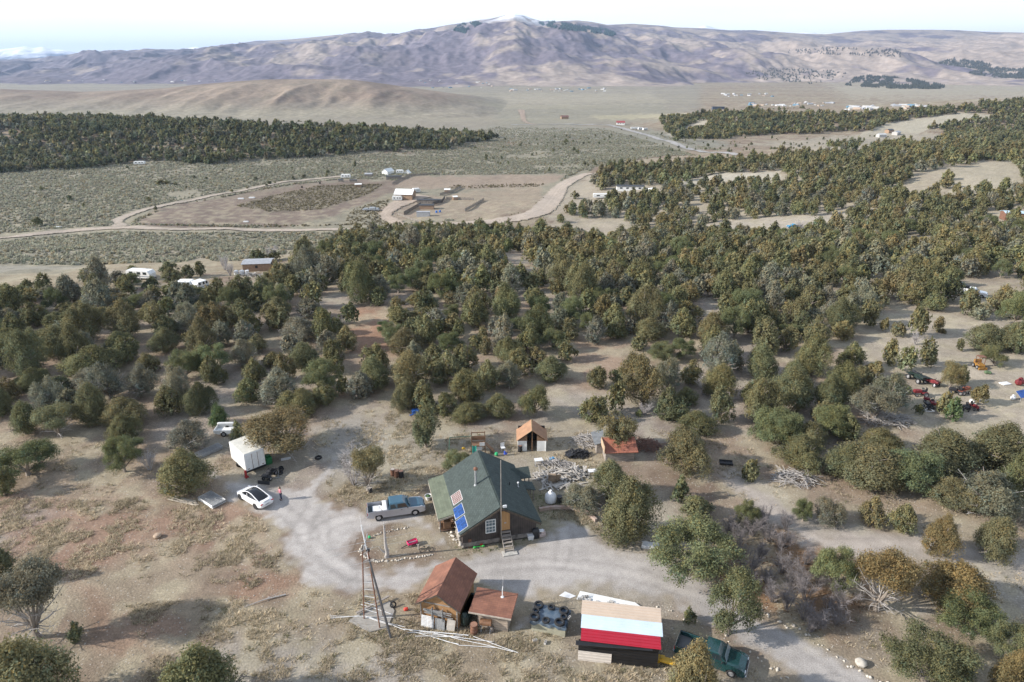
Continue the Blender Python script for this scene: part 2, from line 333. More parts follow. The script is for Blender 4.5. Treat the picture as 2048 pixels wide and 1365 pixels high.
# ------------------------------------------------------------------ ground sheet
# colour of the soil and dry growth itself, area by area (outlines measured in the photograph, carried to the ground)
RED = (.272, .196, .145); TAN = (.40, .33, .225); PALE = (.46, .405, .335); GRAV = (.40, .37, .345); GREY = (.36, .33, .29)
SAGE = (.31, .275, .205); PLOW = (.235, .175, .14); PLOW2 = (.17, .14, .10); PINK = (.36, .275, .21); VALE = (.315, .28, .225); RUST = (.30, .165, .085)
AREAS = [   # (outline, colour, edge softness px, strength)
 ([(-400, 620), (0, 590), (300, 600), (640, 520), (720, 480), (1200, 470), (1500, 480), (2500, 470), (2500, 1000), (1700, 1000), (1500, 1040), (1300, 860), (1150, 760), (850, 770), (640, 880), (400, 890), (-400, 900)], (.355, .262, .19), 30, .8),
 ([(1180, 350), (1400, 335), (2500, 300), (2500, 520), (1560, 520), (1300, 480), (1130, 440)], (.43, .36, .27), 14, .9),
 ([(1500, 480), (2500, 440), (2500, 900), (1800, 900), (1700, 700)], (.40, .335, .26), 60, .6),
 ([(1690, 700), (1760, 660), (1810, 615), (1960, 640), (2200, 680), (2200, 880), (1900, 880), (1800, 850), (1840, 770)], (.44, .37, .29), 16, .8),
 ([(700, 610), (770, 620), (790, 690), (735, 740), (690, 700)], (.40, .235, .155), 14, .9),
 ([(1150, 690), (1240, 700), (1330, 745), (1300, 800), (1150, 790)], (.40, .28, .20), 16, .8),
 ([(1110, 770), (1300, 800), (1330, 870), (1180, 870), (1000, 860), (1080, 820)], (.43, .36, .29), 16, .7),
 ([(790, 800), (860, 800), (930, 850), (960, 905), (900, 950), (860, 960), (820, 1010), (740, 1025), (670, 1010), (640, 960), (700, 880), (760, 850)], TAN, 16, .75),
 ([(640, 800), (760, 790), (800, 850), (740, 940), (690, 960), (640, 930), (600, 890)], (.40, .335, .27), 20, .8),
 ([(620, 860), (720, 830), (770, 880), (640, 930)], GREY, 16, .5),
 ([(850, 830), (1000, 880), (1120, 830), (1230, 850), (1230, 1000), (1100, 1030), (1030, 930), (930, 900)], (.39, .32, .23), 16, .7),
 ([(1060, 980), (1180, 1000), (1200, 1070), (1090, 1050)], (.34, .31, .19), 14, .7),
 ([(-200, 900), (100, 930), (300, 900), (440, 890), (480, 950), (420, 1010), (300, 1000), (100, 1000), (-200, 980)], (.34, .255, .185), 26, .75),
 ([(-300, 1000), (420, 1010), (520, 1040), (580, 1130), (500, 1170), (350, 1130), (100, 1160), (-300, 1150)], (.335, .203, .145), 30, .75),
 ([(300, 1080), (480, 1090), (520, 1130), (380, 1190), (200, 1230), (150, 1180)], (.36, .285, .205), 24, .7),
 ([(250, 1210), (640, 1180), (840, 1190), (1040, 1250), (1160, 1290), (1330, 1330), (1350, 1450), (200, 1450), (300, 1330)], (.335, .262, .185), 26, .85),
 ([(480, 1290), (640, 1280), (760, 1330), (900, 1420), (300, 1440)], (.39, .345, .305), 34, .7),
 ([(180, 1190), (330, 1230), (400, 1270), (250, 1310), (160, 1290)], (.30, .185, .13), 24, .7),
 ([(430, 1185), (520, 1140), (600, 1120), (620, 1170), (560, 1200), (470, 1210)], (.36, .225, .155), 12, .85),
 ([(1140, 1180), (1330, 1215), (1470, 1290), (1540, 1365), (1500, 1450), (1180, 1450), (1040, 1300)], (.36, .30, .23), 22, .7),
 ([(1430, 925), (1520, 950), (1620, 1030), (1800, 1070), (2200, 1130), (2200, 1180), (1800, 1110), (1620, 1080), (1540, 1040)], (.44, .385, .33), 12, .85),
 ([(1830, 1230), (1960, 1090), (2200, 1110), (2200, 1290), (2000, 1200)], (.43, .38, .32), 22, .7),
 ([(1390, 1130), (1560, 1060), (1680, 1110), (1740, 1180), (1700, 1300), (1600, 1240), (1470, 1190)], RUST, 22, .75),
 ([(1640, 1230), (1760, 1220), (1800, 1290), (1740, 1345), (1680, 1320)], (.34, .27, .20), 20, .7),
 # valley
 ([(-600, 620), (0, 575), (300, 545), (640, 505), (700, 470), (1000, 430), (1130, 400), (1200, 330), (1400, 300), (1300, 270), (900, 300), (0, 330), (-600, 380)], SAGE, 6, .95),
 ([(700, 300), (1000, 285), (1300, 285), (1400, 300), (1480, 290), (1330, 262), (1200, 252), (1000, 250), (880, 270)], (.285, .265, .21), 6, .9),
 ([(-300, 560), (120, 548), (250, 520), (500, 485), (660, 466), (690, 470), (640, 500), (500, 540), (300, 560), (100, 600), (-300, 620)], (.38, .30, .205), 5, .9),
 ([(262, 447), (330, 414), (560, 374), (640, 364), (690, 360), (800, 364), (790, 385), (740, 405), (640, 440), (560, 457), (330, 457)], PLOW, 4, .95),
 ([(470, 412), (560, 388), (640, 372), (770, 368), (740, 388), (640, 420), (540, 424)], PLOW2, 3, .9),
 ([(800, 357), (880, 352), (1135, 350), (1110, 364), (1060, 374), (900, 378), (790, 376)], PINK, 3, .95),
 ([(930, 382), (1080, 376), (1085, 402), (1060, 424), (930, 442), (840, 438), (800, 430), (830, 410)], (.37, .29, .215), 4, .95),
 ([(740, 420), (800, 402), (860, 392), (900, 400), (830, 430), (800, 444), (760, 432)], PINK, 3, .9),
 ([(1090, 440), (1120, 385), (1180, 345), (1240, 370), (1330, 420), (1260, 480), (1120, 470)], (.43, .36, .28), 10, .85),
 ([(1330, 372), (1430, 346), (1560, 343), (1560, 362), (1420, 366)], (.52, .46, .37), 3, .95),
 ([(1400, 455), (1450, 436), (1680, 426), (1700, 452), (1580, 470), (1420, 470)], (.47, .40, .32), 4, .95),
 ([(1900, 330), (2020, 318), (2200, 340), (2200, 390), (1900, 390)], (.46, .39, .29), 5, .9),
 # far valley
 ([(-2000, 345), (0, 245), (330, 250), (980, 285), (1330, 240), (1400, 225), (1400, 170), (-2000, 150)], VALE, 8, .8),
 ([(990, 215), (1320, 200), (1350, 235), (1000, 262)], (.31, .28, .215), 9, .8),
 ([(1180, 232), (1380, 226), (1380, 237), (1200, 240)], (.46, .40, .27), 2, .8),
 ([(1000, 190), (1300, 185), (1330, 205), (1010, 212)], (.42, .365, .28), 8, .8),
 ([(1650, 165), (3000, 160), (3000, 200), (1700, 200)], (.44, .38, .29), 12, .8),
 ([(1700, 275), (1780, 245), (1930, 226), (1985, 228), (1990, 236), (1860, 256), (1800, 290)], (.50, .44, .34), 2, .95),
 ([(1330, 262), (1400, 236), (1430, 240), (1380, 262), (1340, 274)], (.48, .42, .33), 2, .9),
 ([(1480, 290), (1700, 270), (2048, 265), (2300, 280), (2300, 300), (1700, 305)], (.41, .35, .27), 3, .9),
]
def soil(x, y, z):
    px, py = px_of(x, y, z)
    n1 = fbm(x/9, y/9, 4, 31); n2 = fbm(x/2.2, y/2.2, 3, 41); n3 = fbm(x/55, y/55, 3, 51)
    col = np.array(RED)[None]*(1-ss(.35, .62, n1))[:, None]+np.array((.37, .30, .215))[None]*ss(.35, .62, n1)[:, None]
    wob = (n1-.5)*2.2+(n2-.5)*1.0
    for poly, c, soft, st in AREAS:
        xs = [p[0] for p in poly]; ys = [p[1] for p in poly]
        sel = np.where((px > min(xs)-3*soft) & (px < max(xs)+3*soft) & (py > min(ys)-3*soft) & (py < max(ys)+3*soft) & (y > 5))[0]
        if not len(sel): continue
        d = sdist(px[sel], py[sel], poly)+wob[sel]*soft*1.5
        m = (ss(-soft, soft, d)*st)[:, None]
        col[sel] = col[sel]*(1-m)+np.array(c)[None]*m
    g = (ss(.44, .66, fbm(x/3.2, y/3.2, 5, 61))*.62*(1-ss(300, 500, y)))[:, None]      # straw litter
    col = col*(1-g)+np.array((.47, .40, .28))[None]*g
    g = (ss(.56, .72, fbm(x/14+50, y/14, 4, 71))*.3*(1-ss(150, 300, y)))[:, None]   # pale stony patches
    col = col*(1-g)+np.array((.46, .42, .385))[None]*g
    col *= np.array((.73, .755, .765))[None]*(.80+.40*n2)[:, None]*(.92+.16*n3)[:, None]
    far = ss(500, 1500, y)[:, None]
    st = fbm(x/420, y/60, 4, 81); s2 = ss(.35, .7, st)[:, None]*far*.45
    col = col*(1-s2)+np.array((.29, .265, .19))[None]*s2
    return col
GM = M_attr('ground_soil', 'tint', fine=(5.5, .34), mid=(.9, .2), bump=.55, bscale=5., speck=(2.2, .5))
ys = np.concatenate([np.linspace(-90, 24, 14)[:-1], np.geomspace(24, 4200, 640)[:-1], np.geomspace(4200, 28000, 34)])
us = np.linspace(-1, 1, 521)
X = us[None, :]*(np.maximum(ys, 20)*.93+34)[:, None]; Y = np.repeat(ys[:, None], len(us), 1)
Z = hgt(X, Y); V = np.stack([X, Y, Z], -1).reshape(-1, 3)
nr, nc = X.shape; ii = (np.arange(nr-1)[:, None]*nc+np.arange(nc-1)[None]).ravel()
gF = np.stack([ii, ii+1, ii+nc+1, ii+nc], -1)
ground = link('ground', np_mesh('ground', V, gF, GM, soil(V[:, 0], V[:, 1], V[:, 2]), smooth=True)); tag(ground, kind='structure')
ground['label'] = 'dry reddish and straw coloured ground falling to a wide valley floor'

# ------------------------------------------------------------------ roads and the gravel yard (draped sheets)
def drape(name, label, poly, res, col, edge, lift, noise=.5, mat=None, hole=None, tracks=None, ecol=None):
    """poly in world metres; cells inside (wobbly edge), colour fading to the surrounding soil at the edge"""
    xs = [p[0] for p in poly]; yv = [p[1] for p in poly]
    gx = np.arange(min(xs)-1, max(xs)+1, res); gy = np.arange(min(yv)-1, max(yv)+1, res)
    XX, YY = np.meshgrid(gx, gy); x = XX.ravel(); y = YY.ravel()
    d = sdist(x, y, poly)
    if hole: d = np.minimum(d, -sdist(x, y, hole))
    d = d+(fbm(x/2.5, y/2.5, 4, 91)-.5)*noise*2
    z = hgt(x, y)+lift+.28*ss(160, 320, y)
    m = ss(0, edge, d+(fbm(x*1.3, y*1.3, 3, 97)-.5)*edge*.9)[:, None]
    base = soil(x, y, z); cc = .80*np.array(col)[None]*(.86+.28*fbm(x/1.7, y/1.7, 4, 101))[:, None]*(.9+.2*fbm(x/11, y/11, 3, 103))[:, None]
    if tracks is not None: cc = cc*tracks(x, y)[:, None]
    c = base*(1-m)+cc*m
    nx = len(gx); ok = (d > 0).reshape(XX.shape)
    cell = ok[:-1, :-1] & ok[1:, :-1] & ok[:-1, 1:] & ok[1:, 1:]
    r, q = np.where(cell); i = r*nx+q; F = np.stack([i, i+1, i+nx+1, i+nx], -1)
    used = np.unique(F); remap = np.full(len(x), -1); remap[used] = np.arange(len(used))
    o = link(name, np_mesh(name, np.stack([x, y, z], -1)[used], remap[F], mat or GRM, c[used], smooth=True))
    tag(o, label, kind='structure'); return o
def strip(name, label, pts, col, res, lift=.012, edge=.8, noise=.35, tr=True):
    """pts: (px, py, width m) centre line in the photograph, carried to the ground"""
    P = smooth_line([(*G(a, b)[:2], wd) for a, b, wd in pts], 7)
    L = []; Rr = []
    for i, p in enumerate(P):
        d = P[min(i+1, len(P)-1)][:2]-P[max(i-1, 0)][:2]; d = d/(np.hypot(*d)+1e-9); n = np.array((-d[1], d[0]))
        L.append(tuple(p[:2]+n*p[2]/2)); Rr.append(tuple(p[:2]-n*p[2]/2))
    cl = [tuple(p[:2]) for p in P]
    def trk(x, y):
        d = sdist(x, y, cl, closed=False); return 1-.13*np.exp(-((d-.95)/.3)**2)+.08*np.exp(-(d/.35)**2)
    return drape(name, label, L+Rr[::-1], res, col, edge, lift, noise, tracks=trk if tr else None)
GRM = M_attr('gravel', 'tint', fine=(9., .3), mid=(1.2, .14), bump=.7, bscale=11., speck=(5., .35), bdist=.06)
GW = lambda L: [tuple(G(*p)[:2]) for p in L]
yard = GW([(424, 922), (462, 945), (492, 962), (540, 972), (600, 976), (640, 940), (664, 905), (690, 900), (668, 950), (650, 990), (676, 1010), (730, 1022), (800, 1010), (852, 1018), (872, 1050), (892, 1085), (925, 1108), (985, 1098), (1050, 1084), (1078, 1070), (1095, 1042), (1140, 1034), (1185, 1048), (1208, 1078), (1280, 1104), (1380, 1140), (1500, 1212), (1600, 1262), (1700, 1330), (1775, 1372), (1900, 1450), (1720, 1450), (1600, 1385), (1545, 1335), (1450, 1268), (1340, 1216), (1240, 1196), (1150, 1186), (1085, 1190), (1050, 1225), (1058, 1262), (1022, 1268), (1030, 1200), (950, 1180), (850, 1172), (815, 1188), (720, 1192), (620, 1190), (590, 1160), (580, 1120), (556, 1072), (515, 1040), (470, 1010), (430, 985), (400, 950)])
isl = GW([(735, 1068), (800, 1052), (842, 1056), (872, 1082), (908, 1106), (900, 1118), (850, 1126), (780, 1134), (740, 1128), (712, 1104)])
TRK = [[tuple(q[:2]) for q in smooth_line([tuple(G(*p)[:2]) for p in l], 6)] for l in ([(1850, 1440), (1700, 1345), (1500, 1240), (1300, 1160), (1100, 1128), (950, 1140), (760, 1158), (640, 1110), (600, 1050), (530, 1000), (450, 955)], [(700, 1150), (640, 1090), (660, 1050), (740, 1030), (840, 1040)], [(1120, 1130), (1130, 1080), (1120, 1050)], [(600, 1060), (640, 990), (670, 930)])]
def yard_tracks(x, y):
    o = np.ones(np.shape(x))
    for l in TRK:
        d = sdist(x, y, l, closed=False)+(fbm(x/3, y/3, 3, 151)-.5)*.7; w_ = .5+.7*fbm(x/6, y/6, 2, 153)
        o = o*(1-.15*w_*np.exp(-((d-.85)/.28)**2))*(1+.07*np.exp(-(d/.4)**2))*(1-.06*w_*np.exp(-((d-2.3)/.35)**2))
    return o*(.95+.1*ss(.35, .65, fbm(x/4.5, y/4.5, 4, 157)))
drape('gravel_driveway', 'pale grey gravel yard and driveway curving past the house', yard, .25, (.48, .445, .415), 1.7, .012, noise=1.4, hole=isl, tracks=yard_tracks)
strip('road', 'graded pale dirt road crossing the valley floor', [(-260, 500, 8), (-80, 486, 8), (60, 471, 8), (140, 463, 8), (240, 457, 10), (330, 459, 8), (500, 461, 8), (700, 460, 8), (830, 455, 9), (960, 446, 10), (1050, 433, 12), (1090, 415, 14), (1108, 393, 13), (1124, 373, 11), (1150, 358, 10), (1178, 347, 9)], (.50, .42, .345), .9, edge=2.0, noise=1.2)
strip('farm_track', 'narrow dirt track running along the ploughed field', [(244, 455, 9), (232, 446, 7), (258, 431, 6), (330, 411, 6), (430, 391, 6), (560, 366, 6), (640, 358, 6), (700, 353, 6)], (.47, .40, .33), .9, edge=1.6, noise=1.0, lift=.02)
strip('side_track', 'short dirt lane dropping from the road to the trees', [(632, 502, 5), (652, 486, 5), (672, 472, 5), (694, 462, 6)], (.48, .41, .345), .8, edge=1.4, noise=.8, lift=.02)
strip('ranch_drive', 'pale dirt drive curving to the white barn', [(806, 455, 8), (792, 446, 8), (772, 435, 8), (774, 424, 8), (790, 412, 11), (815, 400, 14), (850, 392, 12)], (.49, .40, .32), .8, edge=2, noise=1.2, lift=.02)
strip('paved_road', 'grey paved road crossing the valley towards the red roofed house', [(1020, 250, 10), (1120, 249, 10), (1215, 250, 11), (1262, 262, 11), (1310, 276, 10), (1360, 292, 10), (1400, 303, 10), (1480, 311, 10)], (.41, .395, .38), 1.6, edge=2.5, noise=1, lift=.03)
strip('red_track', 'reddish dirt track climbing the valley floor', [(1043, 220, 16), (1046, 234, 12), (1052, 245, 10), (1075, 250, 9)], (.40, .315, .25), 2.5, edge=3, noise=2, lift=.03)
strip('forest_track', 'pale track winding through the trees at the right', [(1440, 940, 4), (1500, 985, 4), (1570, 1042, 4.5), (1660, 1088, 5), (1800, 1088, 5), (1960, 1110, 5), (2150, 1150, 5)], (.45, .395, .345), .4, edge=2., noise=1.2)

# ------------------------------------------------------------------ distant relief
def relief(name, label, ys, us, spread, fun, colf, mat):
    X = us[None, :]*(ys*spread)[:, None]; Y = np.repeat(ys[:, None], len(us), 1); Z = fun(X, Y)
    V = np.stack([X, Y, Z], -1).reshape(-1, 3); nr, nc = X.shape; i = (np.arange(nr-1)[:, None]*nc+np.arange(nc-1)[None]).ravel()
    o = link(name, np_mesh(name, V, np.stack([i, i+1, i+nc+1, i+nc], -1), mat, colf(X, Y, Z).reshape(-1, 3), smooth=True))
    return tag(o, label, kind='structure')
def silh(px, pts):
    return np.interp(px, [p[0] for p in pts], [p[1] for p in pts])
RIDGE = [(-900, 135), (-300, 128), (0, 122), (60, 120), (100, 117), (150, 110), (190, 103), (215, 106), (240, 103), (330, 100), (390, 99), (440, 92), (480, 88), (520, 82), (560, 81), (600, 78), (640, 74), (680, 70), (740, 67), (770, 72), (800, 68), (840, 60), (870, 56), (900, 50), (930, 46), (960, 40), (990, 36), (1010, 31), (1028, 26), (1045, 30), (1062, 37), (1080, 42), (1110, 43), (1150, 41), (1180, 44), (1210, 50), (1260, 48), (1320, 52), (1340, 55), (1400, 57), (1450, 61), (1500, 61), (1540, 64), (1600, 68), (1640, 69), (1680, 65), (1710, 62), (1760, 60), (1850, 60), (1900, 61), (1950, 64), (2048, 66), (2300, 70), (2900, 80)]
YM0, YM1 = 3000., 8200.
def rdg(x, y, s):     # sharp-crested noise
    return 1-np.abs(2*fbm(x, y, 4, s)-1)*1.7
def mount(X, Y):
    px = 1024+FPX*X/(Y*math.cos(PITCH)+10)
    el = np.tan(np.arctan((682.5-silh(px, RIDGE))/FPX)-PITCH)
    top = CAM_H+YM1*el; base = -46.
    t = np.clip((Y-YM0)/(YM1-YM0), 0, 1.3)
    wob = (fbm(X/1500, Y/1500, 4, 201)-.5)*.36
    tt = np.clip(t+wob*np.sin(np.clip(t, 0, 1)*math.pi), 0, 1)
    prof = .10*ss(.02, .25, tt)+.26*ss(.12, .55, tt)+.64*tt**1.9
    z = base+(top-base)*prof
    # spurs and gullies running down the slope, faded out at the crest so the skyline keeps its shape
    amp = np.sin(np.clip(t, 0, 1)*math.pi)**.8*(1-.6*ss(.75, 1., t))
    q = Y+X*.35
    z += amp*(100*(rdg(X/1250, q/2300, 211)-.55)+50*(rdg(X/430, q/1000, 223)-.5)+18*(rdg(X/150, q/340, 233)-.5)+6*(rdg(X/62, q/120, 239)-.5))
    back = np.clip((Y-YM1)/3500, 0, 1)
    z = np.where(Y > YM1, base+(top-base)*(1-back**1.5), z)
    return np.maximum(z, base-14+12*t)
def mcol(X, Y, Z):
    t = np.clip((Y-YM0)/(YM1-YM0), 0, 1)
    px = 1024+FPX*X/(Y*math.cos(PITCH))
    scrub = np.array((.150, .130, .152)); grass = np.array((.30, .25, .215));  # scrub colour has some lavender tint of the distant haze painted in
    n = fbm(X/420, Y/620, 5, 251)*.6+fbm(X/110, Y/150, 4, 257)*.4
    bias = .13*ss(900, 1700, px)-.07*ss(700, 200, px)-.05-.18*ss(.0, .16, .16-t)*0+.10*(1-ss(0, .14, t))
    m = ss(.44, .60, n+bias)[..., None]
    c = scrub*(1-m)+grass*m
    d = ss(.57, .66, fbm(X/260, Y/330, 5, 263))[..., None]*.5*(1-m)
    c = c*(1-d)+np.array((.15, .125, .13))*d
    wsn = np.exp(-((px-1030)/62)**2)*ss(.86, .97, t)*ss(.40, .62, fbm(X/90, Y/160, 4, 271)+.08)
    c = c*(1-wsn[..., None])+np.array((.82, .84, .88))*wsn[..., None]
    return c
MM = M_attr('mountain_cover', 'tint', fine=(.022, .34), mid=(.006, .2), bump=0)
relief('mountain_range', 'long lavender brown scrub mountain with a snow dusted summit across the valley', np.concatenate([np.linspace(YM0, YM1, 420), np.linspace(YM1+60, YM1+3500, 16)]), np.linspace(-1, 1, 1000), 1.0, mount, mcol, MM)
CREST = [(-700, 200), (-200, 190), (0, 181), (60, 184), (150, 186), (240, 183), (330, 178), (400, 170), (470, 164), (530, 160), (600, 159), (700, 160), (740, 165), (800, 174), (880, 186), (950, 198), (990, 207), (1020, 213), (1060, 218), (1120, 224)]
def mound(X, Y):
    px = 1024+FPX*X/(Y*math.cos(PITCH)+10); el = np.tan(np.arctan((682.5-silh(px, CREST))/FPX)-PITCH)
    z0 = hgt(X, Y); top = CAM_H+1480*el
    t = ss(1040, 1500, Y+60*(fbm(X/160, Y/300, 3, 301)-.5)); b = 1-ss(1500, 2100, Y)
    f = np.minimum(t**1.15, b)*ss(1130, 930, px)
    sp = (rdg(X/150, Y/420, 311)-.5)*16+(rdg(X/60, Y/170, 317)-.5)*6
    return z0-1.5+np.maximum(top-z0+1.5, 0)*f+sp*np.sin(np.clip(f, 0, 1)*math.pi)*np.clip((top-z0)/60, 0, 1)
def hcol(X, Y, Z):
    n = ss(.36, .66, fbm(X/70, Y/150, 5, 331))[..., None]; c = np.array((.255, .205, .16))*(1-n)+np.array((.19, .15, .12))*n
    k = ss(.55, .7, fbm(X/22, Y/40, 4, 337))[..., None]*.55
    c = c*(1-k)+np.array((.18, .155, .12))*k; b = ss(26, 3, Z-hgt(X, Y))[..., None]
    return c*(1-b)+soil(X.ravel(), Y.ravel(), hgt(X, Y).ravel()).reshape(*X.shape, 3)*b
relief('hill', 'low brown grassy hill standing in the valley at the left', np.linspace(1000, 2150, 200), np.linspace(-1.25, .1, 420), 1.0, mound, hcol, M_attr('hill_cover', 'tint', fine=(.12, .22), mid=(.03, .15), bump=0))
SNOW = [(-900, 118), (-300, 112), (-60, 108), (0, 100), (30, 97), (60, 93), (75, 97), (95, 93), (110, 99), (135, 100), (160, 107), (200, 116), (240, 118), (310, 108), (333, 99), (345, 101), (370, 98), (400, 94), (415, 99), (440, 103), (500, 106), (620, 110), (900, 112), (1290, 66), (1350, 60), (1390, 55), (1403, 50), (1420, 56), (1460, 62), (1500, 61), (1520, 62), (1545, 66), (1600, 64), (1640, 66), (1700, 66), (1800, 72), (2400, 90)]
def peaks(X, Y):
    px = 1024+FPX*X/(Y*math.cos(PITCH)); el = np.tan(np.arctan((682.5-silh(px, SNOW))/FPX)-PITCH)
    top = CAM_H+15000*el; t = np.clip((Y-12000)/3000, 0, 1); b = np.clip((Y-15000)/2000, 0, 1)
    z = -90+(top+90)*np.where(Y > 15000, 1-b, t**1.3)
    return z+np.sin(t*math.pi)*(200*(rdg(X/800, Y/1900, 401)-.5)+60*(rdg(X/260, Y/600, 407)-.5))
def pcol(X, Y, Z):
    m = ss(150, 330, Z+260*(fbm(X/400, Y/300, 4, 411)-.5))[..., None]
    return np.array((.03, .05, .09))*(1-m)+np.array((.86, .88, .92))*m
relief('snowy_mountains', 'far blue mountains with snow on their crests', np.concatenate([np.linspace(12000, 15000, 50), np.linspace(15150, 17000, 8)]), np.linspace(-1.1, .9, 420), 1.0, peaks, pcol, M_attr('snow_rock', 'tint', fine=(.01, .1), mid=(.003, .1), bump=0))
# ------------------------------------------------------------------ air
HAZE = 5.0e-5
hz = MB().box((0, 14000, 340), (62000, 28900, 880)).build('haze', bpy.data.materials.new('air'), None)
tag(hz, 'thin blue air haze over the valley', kind='stuff')
t = hz.data.materials[0]; t.use_nodes = True; t.node_tree.nodes.clear()
pv = t.node_tree.nodes.new('ShaderNodeVolumePrincipled'); mo = t.node_tree.nodes.new('ShaderNodeOutputMaterial')
pv.inputs['Density'].default_value = HAZE; pv.inputs['Color'].default_value = (.52, .70, 1.0, 1); pv.inputs['Anisotropy'].default_value = .2
t.node_tree.links.new(pv.outputs[0], mo.inputs['Volume'])
# ------------------------------------------------------------------ trees
def crown_mesh(name, seed, nl, size, kind='juniper'):
    """unit crown (width 1, top at z=1): leaf-sized faces gathered in upright tufts over several lobes"""
    g = np.random.default_rng(seed); lobes = []
    if kind == 'cone':
        for k in range(12):
            h = .12+.8*k/11; r = .40*(1-h)**.8+.05
            for a in range(max(1, int(5*(1-h)+1))): 
                th = g.uniform(0, 6.28); lobes.append((r*.55*math.cos(th), r*.55*math.sin(th), h, r*.55, .10))
    elif kind == 'pinyon':
        for k in range(26):
            h = g.uniform(.22, .88); rr = .44*math.sqrt(max(.05, 1-((h-.42)/.56)**2)); th = g.uniform(0, 6.28); q = math.sqrt(g.uniform(.15, 1))
            lobes.append((rr*q*math.cos(th), rr*q*math.sin(th), h, g.uniform(.10, .17), .075))
    elif kind == 'slim':
        for k in range(16):
            h = g.uniform(.2, .88); rr = .30*math.sqrt(max(.05, 1-((h-.45)/.55)**2)); th = g.uniform(0, 6.28); q = math.sqrt(g.uniform(0, 1))
            lobes.append((rr*q*math.cos(th), rr*q*math.sin(th), h, g.uniform(.16, .24), .17))
    elif kind == 'open':                      # foliage only at the ends of a few big limbs
        for k in range(9):
            th = k*2.4+g.uniform(-.4, .4); q = g.uniform(.12, .36); h = .9-q*.75+g.uniform(-.2, .04)
            lobes.append((q*math.cos(th), q*math.sin(th), h, g.uniform(.11, .19), g.uniform(.09, .15)))
    elif kind == 'lolly':
        for k in range(17):
            h = g.uniform(.34, .86); rr = .33*math.sqrt(max(.05, 1-((h-.58)/.42)**2)); th = g.uniform(0, 6.28); q = math.sqrt(g.uniform(.1, 1))
            lobes.append((rr*q*math.cos(th), rr*q*math.sin(th), h, g.uniform(.13, .20), .13))
        lobes += [(.30, .05, .26, .10, .10), (-.34, .1, .28, .09, .1)]
    elif kind == 'juniper':
        low = g.uniform(.05, .16); ex = g.uniform(.48, .70); skew = g.uniform(-.09, .09, 2)
        for k in range(14):
            h = low+.12+(.82-low)*g.random(); u = (h-low)/(1-low); rr = .40*math.sin(math.pi*u**ex)**.75; th = k*2.4+g.uniform(-.6, .6); q = math.sqrt(g.uniform(.25, 1.0))
            lobes.append((rr*q*math.cos(th)+skew[0]*h, rr*q*math.sin(th)+skew[1]*h, h, .18, .15))
    L = np.array(lobes); wts = L[:, 3]**2; wts /= wts.sum()
    per = 24 if nl > 7500 else 16 if nl > 2500 else 6
    nt = max(10, nl//per)
    li = g.choice(len(L), nt, p=wts)
    d = g.normal(size=(nt, 3)); d[:, 2] += .35; d /= np.linalg.norm(d, axis=1)[:, None]; d[:, 2] = np.where(d[:, 2] < -.55, -d[:, 2], d[:, 2])
    rad = g.uniform(.62, 1.06, nt)[:, None]
    tc = L[li, :3]+d*rad*np.stack([L[li, 3], L[li, 3], L[li, 4]], 1)
    if kind == 'juniper':                     # several upright rounded sub-crowns grown together, notched and gappy
        nd = int(g.integers(4, 8)); D = []
        for k in range(nd):
            a_ = k*2.4+g.uniform(-.5, .5); q = 0 if k == 0 else g.uniform(.12, .27); wd = g.uniform(.46, .62) if k == 0 else g.uniform(.32, .50)
            D.append((q*math.cos(a_), q*math.sin(a_), wd, (1 if k == 0 else g.uniform(.58, .95)), g.uniform(.04, .3 if k else .12), g.uniform(.5, .72)))
        D = np.array(D); ar = D[:, 2]*(D[:, 3]-D[:, 4]*.6); nt2 = int(nt*1.3); di = g.choice(nd, nt2, p=ar/ar.sum()); dd = D[di]
        th = g.uniform(0, 6.283, nt2); u = g.beta(1.1, .9, nt2); h = dd[:, 4]+(dd[:, 3]-dd[:, 4])*u
        bul = fbm(np.cos(th)*1.9+seed*3.1+di*7, np.sin(th)*1.9+h*3.2, 3, seed); fine_ = fbm(np.cos(th)*4+seed+di*5, np.sin(th)*4+h*7, 2, seed+9)
        rr = .5*dd[:, 2]*np.sin(math.pi*np.clip(u, .004, .996)**dd[:, 5])**.62*(.62+.7*bul)*(.85+.3*fine_)
        keep = ~((bul < .42) & (u < .5) & (g.random(nt2) < .85)) & ~((fine_ < .38) & (g.random(nt2) < .75)); keep = np.where(keep)[0][:nt]
        nt = len(keep); th, h, rr, u, dd = th[keep], h[keep], rr[keep], u[keep], dd[keep]; q = 1-.34*g.random(nt)**2.2
        tc = np.stack([dd[:, 0]+rr*q*np.cos(th)+skew[0]*h, dd[:, 1]+rr*q*np.sin(th)+skew[1]*h, h*(.94+.12*bul[keep])], 1)
        up_ = .15+1.3*np.clip(u-.35, -.35, .65); d = np.stack([np.cos(th), np.sin(th), up_], 1); d /= np.linalg.norm(d, axis=1)[:, None]; li = np.argmin(((tc[:, None]-L[None, :, :3])**2).sum(-1), 1)
    tint = np.clip(1+g.normal(0, .14, nt), .6, 1.5); warm = g.normal(0, .09, nt)+.10*(tc[:, 2]-.5)
    lt = 1+.09*g.normal(size=len(L)); tint = tint*lt[li]
    idx = np.repeat(np.arange(nt), per); n = len(idx)
    ts = (.05 if nl > 2500 else .06 if nl > 900 else .08)
    p = tc[idx]+g.normal(size=(n, 3))*np.array([ts*.55, ts*.55, ts*.95])
    nrm = d[idx]*.9+g.normal(size=(n, 3))*.48; nrm /= np.linalg.norm(nrm, axis=1)[:, None]
    up = np.array([0, 0, 1.])+g.normal(size=(n, 3))*.45
    u = np.cross(nrm, up); u /= np.linalg.norm(u, axis=1)[:, None]+1e-6; v = np.cross(u, nrm)
    s = (size*g.uniform(.6, 1.35, n))[:, None]
